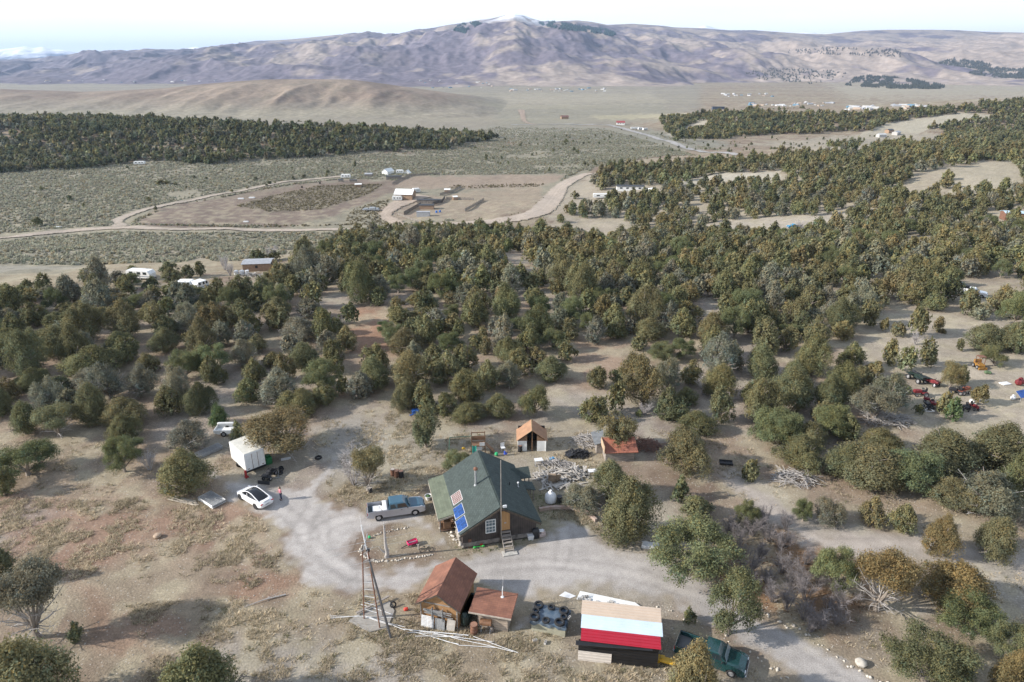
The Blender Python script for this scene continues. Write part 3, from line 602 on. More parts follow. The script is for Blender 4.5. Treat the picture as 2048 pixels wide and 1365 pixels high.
    V = np.stack([p-u*s*.62-v*s*.6, p+u*s*.62-v*s*.6, p+v*s*1.1], 1).reshape(-1, 3)
    V[:, 2] = np.maximum(V[:, 2], .015)
    F = np.arange(3*n).reshape(-1, 3)
    tt = np.repeat(tint[idx], 3); ww = np.repeat(warm[idx], 3)
    col = np.stack([tt*(1+ww), tt, tt*(1-ww)], 1)
    return V, F, col, L
LEAF = M_attr('foliage', 'tint', fine=(14., .22), mid=(.5, .0), rough=.85, bump=0, objcol=True, thin=.28)
BARK = M('bark', (.30, .255, .215), var=.3, scale=9, stretch=(1, 1, .2), bump=.6)
DEAD = M('dead_wood', (.44, .41, .385), var=.25, scale=8)
def trunk_mb(L, seed, wm=5.5, hm=5.0, nl=7, dead=0):
    """tapered trunk with limbs reaching into the lobes, in unit crown space but with real thickness"""
    g = random.Random(seed); m = MB(); k = 1/wm; zk = 1/hm
    lean = (g.uniform(-.05, .05), g.uniform(-.05, .05)); f = (lean[0], lean[1], g.uniform(.12, .22))
    m.tube([(0, 0, -.03), (f[0]*.5, f[1]*.5, f[2]*.5), f], [.30*k, .2*k, .17*k], 7)
    o = sorted(range(len(L)), key=lambda i: -L[i][3])[:nl]
    for i in o:
        c = L[i][:3]; a = Vector(f); b = Vector(c)*.97; mid = a.lerp(b, .5)+Vector((g.uniform(-.04, .04), g.uniform(-.04, .04), -.03))
        m.tube([a-Vector((0, 0, .04)), mid, b], [.13*k, .085*k, .03*k], 5, cap=False)
        for q in range(3):
            e = b+Vector((g.uniform(-1, 1), g.uniform(-1, 1), g.uniform(-.3, 1)))*.14
            m.tube([mid.lerp(b, g.uniform(.2, .9)), e], [.05*k, .012*k], 4, cap=False)
    return m
def dead_mb(seed, wm=5.5, n=26, spread=.42, top=.8):
    g = random.Random(seed); m = MB(); k = 1/wm
    for i in range(n):
        th = g.uniform(0, 6.28); r = g.uniform(.25, spread); h = g.uniform(.12, top)
        e = Vector((r*math.cos(th), r*math.sin(th), h)); a = Vector((e.x*.15, e.y*.15, .12+h*.25)); mid = a.lerp(e, .55)+Vector((0, 0, g.uniform(-.05, .05)))
        m.tube([a, mid, e], [.05*k, .03*k, .01*k], 4, cap=False)
        for q in range(5):
            s = mid.lerp(e, g.uniform(0, .9)); m.tube([s, s+Vector((g.uniform(-1, 1), g.uniform(-1, 1), g.uniform(-.3, .8)))*.1], [.018*k, .005*k], 3, cap=False)
    return m
LIB = {}
def lib(key, kind, seeds, nl, size, dead=False):
    r = []
    for s in seeds:
        V, F, col, L = crown_mesh(key, s, nl, size, kind)
        cm = np_mesh('crown', V, F, LEAF, col)
        to = trunk_mb(L, s).build('trunk', BARK); tm = to.data; bpy.data.objects.remove(to)
        dm = None
        if dead:
            do = dead_mb(s).build('dead_branches', DEAD); dm = do.data; bpy.data.objects.remove(do)
        r.append((cm, tm, dm))
    LIB[key] = r
lib('near', 'juniper', range(20, 29), 26000, .0138)
lib('neary', 'juniper', range(30, 33), 17000, .0138, True)
lib('mid', 'juniper', range(40, 49), 6500, .027)
lib('midy', 'juniper', range(50, 53), 4800, .027, True)
lib('slim', 'slim', range(60, 63), 11000, .020)
lib('open', 'open', range(70, 73), 20000, .0125, True)
lib('lolly', 'lolly', [80, 81, 82], 22000, .0135, True)
lib('pinyon', 'pinyon', range(90, 94), 26000, .0128)
lib('cone', 'cone', [95], 9000, .02)
HUE = {'o': (.172, .172, .090), 'b': (.200, .180, .094), 'B': (.19, .158, .088), 'd': (.130, .138, .076), 'y': (.196, .194, .140), 'g': (.156, .176, .088), 'G': (.116, .156, .070), 'h': (.236, .188, .090)}
CNAME = {'o': 'olive', 'b': 'bronze brown', 'B': 'rusty brown', 'd': 'dark green', 'y': 'greyish', 'g': 'fresh green', 'G': 'bright green', 'h': 'golden brown'}
TREES = []     # (world pos, width m, height m, hue, lib key, px, base y)
def plant(px, base, wpx, top, hue, key=None):
    p = G(px, base); s = PPM(p); wm = wpx/s
    dep = math.atan2(CAM_H-p.z, p.y)
    hm = max(.9, ((base-top)/s-wm*.30*math.sin(dep))/math.cos(dep)*.98)
    hm = min(max(hm, wm*.5), wm*2.2 if key else wm*1.45)
    TREES.append([p, wm, hm, hue, key, px, base, wpx])
def T(x0, y0, k, s):
    for it in s.split(';'):
        a = it.split()
        if len(a) < 5: continue
        cx, b, wd, tp = map(float, a[:4]); plant(x0+cx*k, y0+b*k, wd*k, y0+tp*k, a[4], a[5] if len(a) > 5 else None)
# measured one by one:  centre x, foot y, crown width, top y, hue, form
T(0, 0, 1, '78 1275 150 1108 y open;8 1170 62 1058 d;70 1450 225 1262 o;415 1440 176 1292 o;155 1284 34 1236 d;365 984 124 886 o;250 944 68 866 g;58 950 116 872 g;12 988 48 925 o;738 982 84 876 b open;853 894 62 812 d slim;918 948 62 893 g;1455 1266 104 1136 o lolly;1382 1414 114 1282 b;1377 1244 26 1208 g;1390 1152 158 1030 g;1250 1078 112 942 o;1225 992 88 908 o;1172 1012 90 960 y;1375 948 108 850 b;1235 902 76 823 b slim;1360 1002 38 945 d;1395 1030 66 984 o;1490 1050 54 994 g')
T(0, 500, .3418, '150 1075 210 860 o;345 1090 262 870 o open;545 1010 220 758 o;740 1010 300 820 b;730 1100 215 935 o;740 1190 200 1080 g;1110 1165 275 970 y;1285 1022 110 858 G cone;1400 1125 95 985 d;1655 1185 470 905 B open;1760 955 260 785 o;1650 890 280 660 y;1445 885 180 732 o;1165 965 195 762 d;1005 960 180 770 o;830 858 215 642 y;880 715 150 580 b;1095 755 195 552 g;1260 785 155 600 o;1440 685 200 500 y;1600 675 155 577 b;1790 690 220 512 o;1970 720 160 512 o;2005 850 90 732 o;530 738 340 545 o;560 800 260 655 y;190 820 200 678 o;350 850 190 722 d;50 875 160 722 b;60 600 230 432 o;25 690 100 560 y;330 610 300 420 o;700 588 205 450 o;960 595 195 442 o;1130 568 120 462 b;1290 560 150 402 y;1450 560 185 387 y;1625 398 195 256 o;1750 525 270 362 y;1815 400 175 262 y;1970 488 140 377 o;1880 438 118 330 o;760 458 128 372 b;600 430 180 335 b;860 408 148 300 o;1070 440 138 332 o;1170 418 145 290 o;1320 418 175 342 o;200 410 180 322 o;60 440 168 318 y;370 458 205 352 o;420 370 138 312 o;530 348 165 262 b;680 330 168 242 b;820 330 140 242 g;130 300 155 192 o;280 280 148 206 y;430 298 138 180 y;510 190 128 102 o;600 188 88 126 d;685 208 128 116 y;170 238 78 165 o;20 268 88 196 b;560 278 108 190 g;750 268 108 180 o;890 278 108 200 o;1010 288 128 182 o;1140 298 148 212 o;1270 284 128 156 o;790 148 80 82 o;865 156 74 102 o;985 138 108 66 d;1000 188 138 96 o;1105 162 92 82 d;1180 150 76 60 d;1515 72 108 -8 d;1605 60 80 0 o;1635 190 148 76 b;1750 150 108 30 o;1780 240 120 122 y;1880 236 98 140 d;1885 168 148 76 y;2010 240 78 100 o;1430 278 88 202 o;1490 356 128 236 o')
T(700, 440, .3418, '330 1108 195 930 o;420 1095 148 915 o;460 1128 128 1000 o;560 1140 150 1000 o;690 1050 230 842 b;930 968 195 802 y;800 990 150 802 o;690 1165 215 1052 o;880 1148 198 986 o;1075 1152 180 955 o lolly;1165 936 218 776 o;1265 828 128 696 o;1085 848 148 732 b;160 972 238 776 o;490 908 188 712 o;580 770 168 642 g;310 778 268 612 B;350 890 168 782 y;680 880 178 712 o;900 780 168 642 y;795 788 78 672 b slim;770 718 78 616 b slim;635 690 88 572 o;200 668 78 575 G;10 610 118 472 d;300 608 188 482 o;420 600 168 502 o;510 640 168 492 y;990 640 128 556 g;1030 738 88 642 o;1280 698 148 562 b;1430 720 158 542 y;1210 640 158 502 y;1550 648 168 472 o;1760 690 228 552 b;1690 758 118 666 o;1830 818 188 692 g;1950 808 148 672 g;1440 980 148 832 b;1580 958 148 842 d;1550 1120 118 932 o lolly;1425 1170 190 1000 o;1690 1148 48 1106 g;1880 1170 188 1012 d;1970 1080 158 956 o;1990 960 168 802 b;170 498 118 382 o;285 428 128 302 g;390 498 138 402 b;600 488 108 412 B;440 418 148 312 o;600 388 108 272 o;700 368 128 262 o;860 368 108 282 b;870 508 108 392 B;940 540 88 442 G cone;1060 478 118 386 o;1150 298 98 206 g;910 280 44 206 d slim;540 218 118 132 o;240 308 128 216 y;350 308 118 186 b;90 120 128 40 d;190 128 108 46 d')
T(1300, 480, .3652, '220 1150 225 1030 o;260 1048 235 900 o;390 1000 150 762 o;600 1000 215 752 b;690 1098 265 882 g;860 1140 245 980 b;1060 1088 148 932 o;930 1000 158 852 b;1260 1145 255 1072 b;1230 1000 270 752 y open;1400 838 68 782 o;1470 958 58 892 d;1655 985 104 852 G lolly;1610 950 98 822 b;1800 898 108 782 b;1640 808 138 652 b lolly;1700 790 78 672 o;1225 750 116 652 b;1300 680 92 532 b slim;1395 718 104 570 o lolly;1510 690 108 526 o slim;1450 530 118 352 b lolly;1360 530 88 442 b lolly;1280 500 58 422 b;1600 510 48 482 b;1690 608 48 502 o;1880 690 138 572 o lolly;1830 598 238 432 o;1990 620 128 432 o;1570 500 68 412 b')
T(1480, 1000, .2773, '660 645 310 292 g pinyon;985 795 480 300 h open;1520 770 540 402 h;1650 960 390 642 g pinyon;1340 1330 600 902 o pinyon;1910 1160 320 862 g pinyon;1900 1420 300 982 h;1400 392 290 66 h;1790 402 360 66 o;620 172 255 -40 y;960 182 195 -38 b;1150 222 195 0 o;450 152 138 -30 g')
T(0, 0, 1, '1740 965 150 868 b;1885 935 150 838 o;1985 930 140 828 o;1605 935 110 868 o;1820 975 120 888 g pinyon;1692 955 112 880 o;1960 1015 150 948 y;1560 885 90 810 g pinyon;2040 990 90 890 o;1660 870 90 800 g pinyon;1430 1290 1 1289 o;1330 835 56 768 d;1500 960 40 915 o;1905 1010 110 950 b;2030 700 90 640 o;78 452 22 434 d;320 370 20 359 o;334 370 14 361 o;512 362 9 354 d;608 356 9 348 d;1122 445 20 427 o;264 570 36 542 g;304 576 34 551 o;392 592 42 567 o;376 590 30 570 d;1150 398 18 382 o')
TREES[:] = [t for t in TREES if t[7] > 2]
NHAND = len(TREES)
# the rest of the woods: scattered over the ground inside the wooded outlines, clearings left open
WOOD = [([(-200, 600), (60, 590), (180, 580), (300, 600), (440, 600), (520, 560), (640, 512), (690, 505), (720, 478), (860, 466), (1000, 474), (1110, 478), (1190, 462), (1300, 462), (1420, 468), (1570, 482), (1700, 470), (2250, 440), (2250, 1000), (1700, 1000), (1500, 830), (1300, 850), (1140, 690), (1000, 780), (850, 770), (740, 790), (640, 880), (400, 880), (-200, 900)], 1.0, (5.2, 1.0)),
        ([(1180, 352), (1215, 338), (1400, 330), (1700, 305), (2200, 292), (2200, 480), (1700, 500), (1560, 505), (1420, 450), (1300, 462), (1140, 446), (1150, 425), (1230, 400), (1180, 372)], .85, (5.4, 1.1)),
        ([(1250, 345), (1400, 330), (1700, 306), (2200, 292), (2200, 318), (1700, 325), (1400, 345)], 1.0, (5.4, 1.0))]
GAPS = [[(1690, 720), (1720, 670), (1800, 612), (1960, 640), (2200, 700), (2200, 850), (1800, 840), (1760, 800)], [(1140, 690), (1230, 695), (1320, 745), (1290, 800), (1140, 780), (1090, 800), (1080, 760)], [(700, 610), (770, 620), (780, 690), (735, 745), (690, 690)], [(640, 590), (690, 590), (705, 640), (660, 640)],
        [(1330, 374), (1430, 348), (1560, 345), (1600, 362), (1420, 370)], [(1390, 462), (1450, 440), (1690, 430), (1700, 456), (1580, 478), (1420, 476)], [(1890, 335), (2020, 322), (2048, 350), (2060, 385), (1900, 385)], [(1180, 398), (1210, 376), (1330, 372), (1320, 395), (1230, 402)], [(1130, 440), (1240, 440), (1300, 470), (1240, 488), (1130, 470)],
        [(1960, 430), (2048, 415), (2060, 450), (1960, 452)], [(1900, 560), (2048, 560), (2048, 610), (1900, 610)], [(330, 560), (560, 520), (600, 560), (520, 590), (350, 590)], [(1000, 505), (1060, 505), (1060, 560), (1000, 560)], [(1760, 395), (1830, 350), (1900, 330), (1880, 390)], [(600, 680), (640, 680), (650, 760), (600, 770)], [(1380, 600), (1440, 600), (1450, 660), (1380, 670)], [(1800, 480), (1870, 470), (1860, 500), (1800, 505)]]
def px_arr(x, y): return px_of(x, y, hgt(x, y))
pos = [(t[0].x, t[0].y, t[1]) for t in TREES]
FAR = []
def scatter(n, xr, yr, poly, gaps, sep, size, dens=1.0, huew='oooobbyyg', seed=1, store=None):
    g = np.random.default_rng(seed); x = g.uniform(*xr, n); y = g.uniform(*yr, n); px, py = px_arr(x, y)
    wb = 12 if yr[0] > 350 else 34; ok = inpoly(px+(fbm(x/31, y/31, 3, seed+600)-.5)*wb*4, py+(fbm(x/31+9, y/31, 3, seed+650)-.5)*wb, poly) & (g.random(n) < dens*(.35+1.3*ss(.3, .6, fbm(x/26, y/26, 3, seed+500))))
    for q in gaps: ok &= ~inpoly(px, py, q)
    cell = {}
    def near(a, b, r):
        i, j = int(a//10), int(b//10)
        for ii in (i-1, i, i+1):
            for jj in (j-1, j, j+1):
                for (c, d, wd) in cell.get((ii, jj), ()):
                    if (a-c)**2+(b-d)**2 < (r+wd*.5)**2*sep: return True
        return False
    for (a, b, wd) in pos: cell.setdefault((int(a//10), int(b//10)), []).append((a, b, wd))
    for i in np.where(ok)[0]:
        wd = max(1.2, g.normal(*size)); a, b = float(x[i]), float(y[i])
        if near(a, b, wd*.5): continue
        cell.setdefault((int(a//10), int(b//10)), []).append((a, b, wd)); pos.append((a, b, wd))
        p = Vector((a, b, float(hgt(a, b)))); hm = wd*g.uniform(.8, 1.2)
        hue = huew[int(g.integers(len(huew)))]
        (store if store is not None else TREES).append([p, wd, hm, hue, None, float(px[i]), float(py[i]), wd*PPM(p)])
scatter(26000, (-160, 240), (85, 330), WOOD[0][0], GAPS, .55, WOOD[0][2], .44, seed=3)
scatter(30000, (0, 480), (230, 640), WOOD[1][0], GAPS, .7, WOOD[1][2], .4, 'ooobbbyd', seed=4)
scatter(16000, (0, 520), (360, 640), WOOD[2][0], [], .6, WOOD[2][2], .8, 'ooobbbd', seed=5)
scatter(40000, (-700, 10), (460, 900), [(-500, 232), (0, 236), (330, 246), (500, 252), (980, 274), (992, 281), (860, 300), (700, 310), (450, 326), (290, 326), (120, 342), (-500, 360)], [[(0, 258), (40, 262), (50, 275), (0, 275)]], .5, (5.6, 1.1), 1, 'dddooy', seed=6)
scatter(60000, (120, 1000), (700, 1300), [(1325, 240), (1500, 224), (1700, 230), (1800, 222), (2300, 190), (2300, 275), (2040, 290), (1880, 285), (1900, 262), (1760, 260), (1600, 268), (1480, 276), (1360, 280), (1330, 262)], [[(1690, 285), (1780, 245), (1930, 226), (1985, 228), (1990, 236), (1860, 256), (1800, 290)], [(1340, 268), (1400, 242), (1430, 244), (1380, 268)]], .6, (5.8, 1.1), .7, 'ddooob', seed=7)
scatter(2500, (-250, 420), (330, 1000), [(880, 300), (1000, 285), (1300, 262), (1500, 290), (1700, 268), (2100, 270), (2100, 300), (1400, 305), (1180, 345), (900, 340)], [], 1.0, (1.9, .6), .3, 'do', seed=8)
scatter(300, (-300, 0), (300, 620), [(0, 345), (500, 330), (900, 320), (700, 350), (300, 420), (0, 440)], [], 1.0, (2.0, .7), .3, 'do', seed=9)
# never on the roads
RDS = [(smooth_line(l, 4), wd) for l, wd in (([(0, 478), (140, 463), (330, 459), (500, 461), (700, 460), (830, 455), (960, 446), (1050, 433), (1090, 415), (1108, 393), (1124, 373), (1150, 358), (1178, 347)], 10),)]
IND = [t for t in TREES if t[4] in ('pinyon', 'cone') or (t[3] in 'gG' and t[4] is None and t[7] > 26)]
PIN = IND[:]
REST = sorted([t for t in TREES if t not in PIN], key=lambda t: -t[7] if (-60 < t[5] < 2110 and t[6] < 1480) else 0)
JUN = REST[:300]; FARJ = REST[300:]
print('trees', len(TREES), 'pinyon', len(PIN), 'far', len(FARJ), 'smallest', JUN[-1][7])
MARKS = [(500, 920, 'the white box trailer'), (510, 1000, 'the white sedan'), (970, 1000, 'the green roofed house'), (890, 1190, 'the brown gabled shed'), (1064, 872, 'the tent shaped hut'), (955, 885, 'the wooden playset'), (1155, 905, 'the black heap'), (1240, 1265, 'the striped metal shed'), (1425, 1310, 'the dark green pickup'), (1860, 790, 'the red ride on tractor'), (830, 822, 'the blue tarpaulin'), (1570, 1160, 'the grey leafless thicket'), (1620, 452, 'the turquoise pickup'), (745, 1215, 'the lattice mast'), (400, 1000, 'the stacked grey gates'), (1600, 950, 'the fallen bare branches'), (1260, 378, 'the long white mobile home'), (2020, 430, 'the little red cabin'), (510, 530, 'the flat roofed farm shed'), (280, 560, 'the white camper among the trees'), (1960, 730, 'the yellow digger'), (1940, 585, 'the white truck among the trees'), (735, 660, 'the red earth clearing'), (1250, 750, 'the stony pale clearing'), (820, 455, 'the bend of the dirt road'), (75, 1120, 'the left edge of the picture'), (1960, 1250, 'the lower right corner'), (60, 700, 'the far left of the woods'), (1500, 640, 'the middle of the right hand woods'), (1010, 600, 'the middle of the woods'), (350, 700, 'the left hand woods')]
ORD = ['nearest', 'second nearest', 'third nearest', 'fourth nearest', 'fifth nearest', 'sixth nearest', 'seventh nearest', 'eighth nearest', 'ninth nearest', 'tenth nearest', 'eleventh nearest', 'twelfth nearest']
def tree_labels(lst, noun):
    grp = {}
    for t in lst:
        px, py = t[5], t[6]; j = min(range(len(MARKS)), key=lambda k: (MARKS[k][0]-px)**2+((MARKS[k][1]-py)*1.6)**2)
        mx, my, nm = MARKS[j]; dx, dy = px-mx, (py-my)*1.6
        if nm.startswith('the middle') or nm.startswith('the left hand') or nm.startswith('the far left') or 'picture' in nm or 'corner' in nm: rel = 'near'
        elif abs(dx) > abs(dy): rel = 'right of' if dx > 0 else 'left of'
        else: rel = 'behind' if dy < 0 else 'in front of'
        r = t[2]/t[1]; form = 'tall' if r > 1.25 else 'spreading' if r < .72 else 'small' if t[1] < 3.4 else 'rounded'
        t.append((CNAME[t[3]], form, rel, nm, math.hypot(dx, dy))); grp.setdefault(t[8][:4], []).append(t)
    for k, g in grp.items():
        g.sort(key=lambda t: t[8][4])
        for i, t in enumerate(g):
            base = f'{k[1]} {k[0]} {noun} {k[2]} {k[3]}'
            if len(g) > 1:
                o = ORD[i] if i < len(ORD) else ORD[-1]
                base = f'{o} {k[1]} {k[0]} {noun} {k[2]} {k[3]}'
            t[8] = base
tree_labels(JUN, 'juniper'); tree_labels(PIN, 'pinyon pine')
gT = random.Random(5)
def put_tree(t, name, cat, group):
    p, wm, hm, hue, key = t[:5]
    if key is None: key = ('neary' if hue == 'y' else 'near') if t[7] > 66 else ('midy' if hue == 'y' else 'mid')
    if name == 'pinyon_pine' and key not in ('pinyon', 'cone', 'lolly'): key = 'pinyon'
    cm, tm, dm = gT.choice(LIB[key])
    o = thing(name, t[8], cat, p-Vector((0, 0, .05)), gT.uniform(0, 6.28), group)
    c = link('crown', cm, o); tk = link('trunk', tm, o)
    j = [gT.uniform(.94, 1.06) for _ in range(3)]; v = gT.uniform(.84, 1.16)
    h = HUE[hue]; c.color = (h[0]*v*j[0], h[1]*v, h[2]*v*j[2], 1)
    k = {'slim': 1.25, 'open': 1.12, 'lolly': 1.15, 'pinyon': 1.05, 'cone': 1.2}.get(key, 1.17)
    o.scale = (wm*k, wm*k*gT.uniform(.9, 1.1), hm*.97)
    if dm and (key != 'lolly'): link('dead_branches', dm, o)
for t in JUN: put_tree(t, 'juniper_tree', 'tree', 'junipers of the woodland')
for t in PIN: put_tree(t, 'pinyon_pine', 'tree', 'pinyon pines among the junipers')
# all the smaller, farther junipers: one mass
def mass(name, label, lst, nl, size, kinds=6):
    base = [crown_mesh('m', 700+i, nl, size)[:3] for i in range(kinds)]
    Vs, Fs, Cs = [], [], []; off = 0; g = np.random.default_rng(77)
    for t in lst:
        V, F, c = base[int(g.integers(kinds))]; a = g.uniform(0, 6.28); ca, sa = math.cos(a), math.sin(a)
        W = np.stack([(V[:, 0]*ca-V[:, 1]*sa)*t[1]*1.2, (V[:, 0]*sa+V[:, 1]*ca)*t[1]*1.2, V[:, 2]*t[2]-.05], 1)+np.array(t[0])
        h = np.array(HUE[t[3]])*g.uniform(.82, 1.2)*g.uniform(.96, 1.04, 3); Vs.append(W); Fs.append(F+off); Cs.append(c*h); off += len(V)
    if not Vs: return
    tag(link(name, np_mesh(name, np.concatenate(Vs), np.concatenate(Fs), M_attr(name+'_leaf', 'tint', fine=(3., .2), mid=(.5, 0), rough=.9, bump=0, thin=.28), np.concatenate(Cs))), label, kind='stuff')
fa = [t for t in FARJ if t[0].y < 340]; fb = [t for t in FARJ if t[0].y >= 340 and t[0].y < 690 and t[0].x > -5]; fc = [t for t in FARJ if t not in fa and t not in fb]
mass('woodland', 'dense olive and bronze juniper woodland covering the middle distance', fa, 1100, .058)
mass('hillside_wood', 'juniper wood with pale gaps over the low hill at the right', fb, 520, .085)
mass('distant_wood', 'dark juniper woods on the far low ridges', fc, 170, .15)
# ------------------------------------------------------------------ ground growth nobody could count
def tufts(name, label, pts, hs, ws, cols, nb, mat, lean=.5, seed=1, wid=.35):
    """grass-like tufts: nb tapering blades each"""
    g = np.random.default_rng(seed); n = len(pts); i = np.repeat(np.arange(n), nb); m = len(i)
    th = g.uniform(0, 6.28, m); r = ws[i]*g.uniform(.1, .5, m); ph = th+g.normal(0, .5, m)
    b = pts[i]+np.stack([np.cos(th)*r, np.sin(th)*r, np.full(m, -.02)], 1)
    h = hs[i]*g.uniform(.5, 1.1, m); o = lean*h*g.uniform(.3, 1.3, m)
    tip = b+np.stack([np.cos(ph)*o, np.sin(ph)*o, h], 1); s = np.stack([-np.sin(ph), np.cos(ph), np.zeros(m)], 1)*(ws[i]*wid*g.uniform(.5, 1, m))[:, None]
    V = np.stack([b-s, b+s, tip], 1).reshape(-1, 3); c = np.repeat(cols[i]*g.uniform(.8, 1.2, m)[:, None], 3, 0)
    return tag(link(name, np_mesh(name, V, np.arange(3*m).reshape(-1, 3), mat, c)), label, kind='stuff')
def bushes(name, label, pts, hs, ws, cols, nl, mat, seed=1):
    """low domed bushes of small leaf faces"""
    g = np.random.default_rng(seed); n = len(pts); i = np.repeat(np.arange(n), nl); m = len(i)
    d = g.normal(size=(m, 3)); d[:, 2] = np.abs(d[:, 2]); d /= np.linalg.norm(d, axis=1)[:, None]
    p = pts[i]+d*np.stack([ws[i]*.5, ws[i]*.5, hs[i]], 1)*g.uniform(.5, 1.0, m)[:, None]
    nn = d+g.normal(size=(m, 3))*.5; nn /= np.linalg.norm(nn, axis=1)[:, None]
    u = np.cross(nn, np.array([.2, .1, 1.])); u /= np.linalg.norm(u, axis=1)[:, None]+1e-6; v = np.cross(u, nn); s = (ws[i]*4.2/math.sqrt(nl)*.24*g.uniform(.6, 1.3, m))[:, None]
    V = np.stack([p-u*s-v*s, p+u*s-v*s, p+v*s*1.3], 1).reshape(-1, 3); c = np.repeat(cols[i]*g.uniform(.82, 1.18, m)[:, None], 3, 0)
    return tag(link(name, np_mesh(name, V, np.arange(3*m).reshape(-1, 3), mat, c)), label, kind='stuff')
def sow(n, xr, yr, polys, gaps, seed, thr=None, geom=False, soft=False):
    g = np.random.default_rng(seed); x = g.uniform(*xr, n); y = g.uniform(*yr, n) if not geom else np.exp(g.uniform(math.log(yr[0]), math.log(yr[1]), n))
    px, py = px_arr(x, y); ok = np.zeros(n, bool)
    for q in polys: ok |= inpoly(px, py, q)
    for q in gaps: ok &= (sdist(px, py, q)+(fbm(x/1.6, y/1.6, 3, 77)-.5)*46 < 6) if soft else ~inpoly(px, py, q)
    if thr: ok &= g.random(n) < ss(thr[1], thr[2], fbm(x/thr[0], y/thr[0], 4, seed+900))
    x, y = x[ok], y[ok]; return np.stack([x, y, hgt(x, y)], 1), g
PLM = M_attr('dry_growth', 'tint', fine=(3., .15), mid=(.3, .12), rough=.95, bump=0, thin=.5)
ROADS = [[(-400, 515), (-80, 496), (60, 478), (240, 464), (500, 467), (830, 463), (960, 453), (1060, 441), (1105, 420), (1126, 393), (1150, 368), (1190, 350), (1170, 340), (1135, 355), (1105, 372), (1085, 400), (1040, 428), (960, 438), (800, 449), (500, 456), (250, 450), (140, 456), (60, 464), (-400, 500)],
         [(235, 452), (224, 440), (255, 425), (330, 407), (560, 363), (690, 350), (690, 357), (560, 370), (330, 417), (268, 440), (262, 452)], [(630, 505), (640, 490), (680, 464), (705, 464), (672, 490), (655, 505)], [(1000, 246), (1215, 245), (1275, 259), (1400, 298), (1490, 306), (1490, 318), (1390, 311), (1250, 269), (1205, 257), (1000, 256)], [(790, 455), (762, 435), (765, 422), (790, 405), (860, 388), (880, 396), (810, 412), (790, 430), (820, 452)]]
FIELDS = [[(266, 448), (330, 416), (560, 374), (690, 358), (800, 362), (800, 352), (1135, 348), (1080, 402), (1040, 428), (830, 445), (720, 455)], [(520, 545), (640, 500), (690, 472), (700, 490), (600, 560), (400, 600), (260, 560), (400, 515)]]
SAGEP = [(-500, 620), (0, 575), (180, 560), (300, 545), (640, 500), (700, 466), (1000, 430), (1120, 385), (1190, 335), (1330, 312), (1480, 312), (1330, 272), (1240, 254), (1000, 254), (900, 268), (985, 284), (860, 290), (700, 302), (450, 318), (120, 334), (-500, 358)]
p, g = sow(230000, (-420, 260), (190, 1000), [SAGEP], ROADS+FIELDS, 21, (22, .12, .52))
kp = g.random(len(p)) < 1-.75*ss(520, 900, p[:, 1]); p = p[kp]
n = len(p); c = np.array((.33, .325, .25))[None]*g.uniform(.7, 1.25, n)[:, None]+g.uniform(-.012, .012, (n, 3)); c[g.random(n) < .12] = (.34, .29, .19)
bushes('sagebrush', 'grey green sagebrush covering the valley floor', p, g.uniform(.45, .95, n), g.uniform(.8, 1.7, n), c, 12, PLM, 22)
# weeds along the field edges and on the ploughed bank
p, g = sow(26000, (-260, 60), (250, 460), [[(266, 448), (330, 416), (640, 360), (690, 358), (690, 354), (560, 368), (330, 412), (255, 445), (300, 458), (720, 456), (720, 450), (300, 450)], [(470, 412), (560, 388), (640, 372), (770, 368), (740, 388), (640, 420), (540, 424)], [(690, 452), (700, 420), (780, 398), (770, 425), (800, 450)], [(830, 448), (960, 440), (1050, 424), (1085, 398), (1090, 404), (1060, 432), (960, 446)], [(900, 378), (1080, 374), (1090, 368), (900, 372)]], ROADS, 23)
n = len(p); c = np.array((.225, .195, .125))[None]*g.uniform(.7, 1.25, n)[:, None]
bushes('field_weeds', 'dry weeds along the edges of the ploughed field', p, g.uniform(.3, .8, n), g.uniform(.5, 1.2, n), c, 8, PLM, 24)
# straw grass around the house and in the foreground
NOGO = [[(424, 922), (492, 962), (600, 976), (664, 905), (690, 900), (660, 1000), (740, 1022), (852, 1018), (892, 1085), (925, 1108), (1078, 1070), (1140, 1034), (1208, 1078), (1380, 1140), (1500, 1212), (1775, 1372), (1900, 1450), (1720, 1450), (1545, 1335), (1340, 1216), (1150, 1186), (1058, 1262), (1022, 1268), (950, 1180), (815, 1188), (590, 1160), (556, 1072), (470, 1010), (400, 950)]]
GR1 = [(250, 1210), (640, 1185), (840, 1190), (1040, 1250), (1160, 1290), (1340, 1330), (1350, 1500), (100, 1500), (300, 1330)]
GR2 = [(790, 800), (860, 800), (930, 850), (960, 905), (900, 950), (860, 960), (820, 1010), (740, 1025), (670, 1010), (640, 960), (700, 880), (760, 850)]
GR3 = [(-200, 990), (420, 1000), (520, 1040), (580, 1130), (500, 1180), (350, 1150), (100, 1180), (-200, 1200)]
ps = []; 
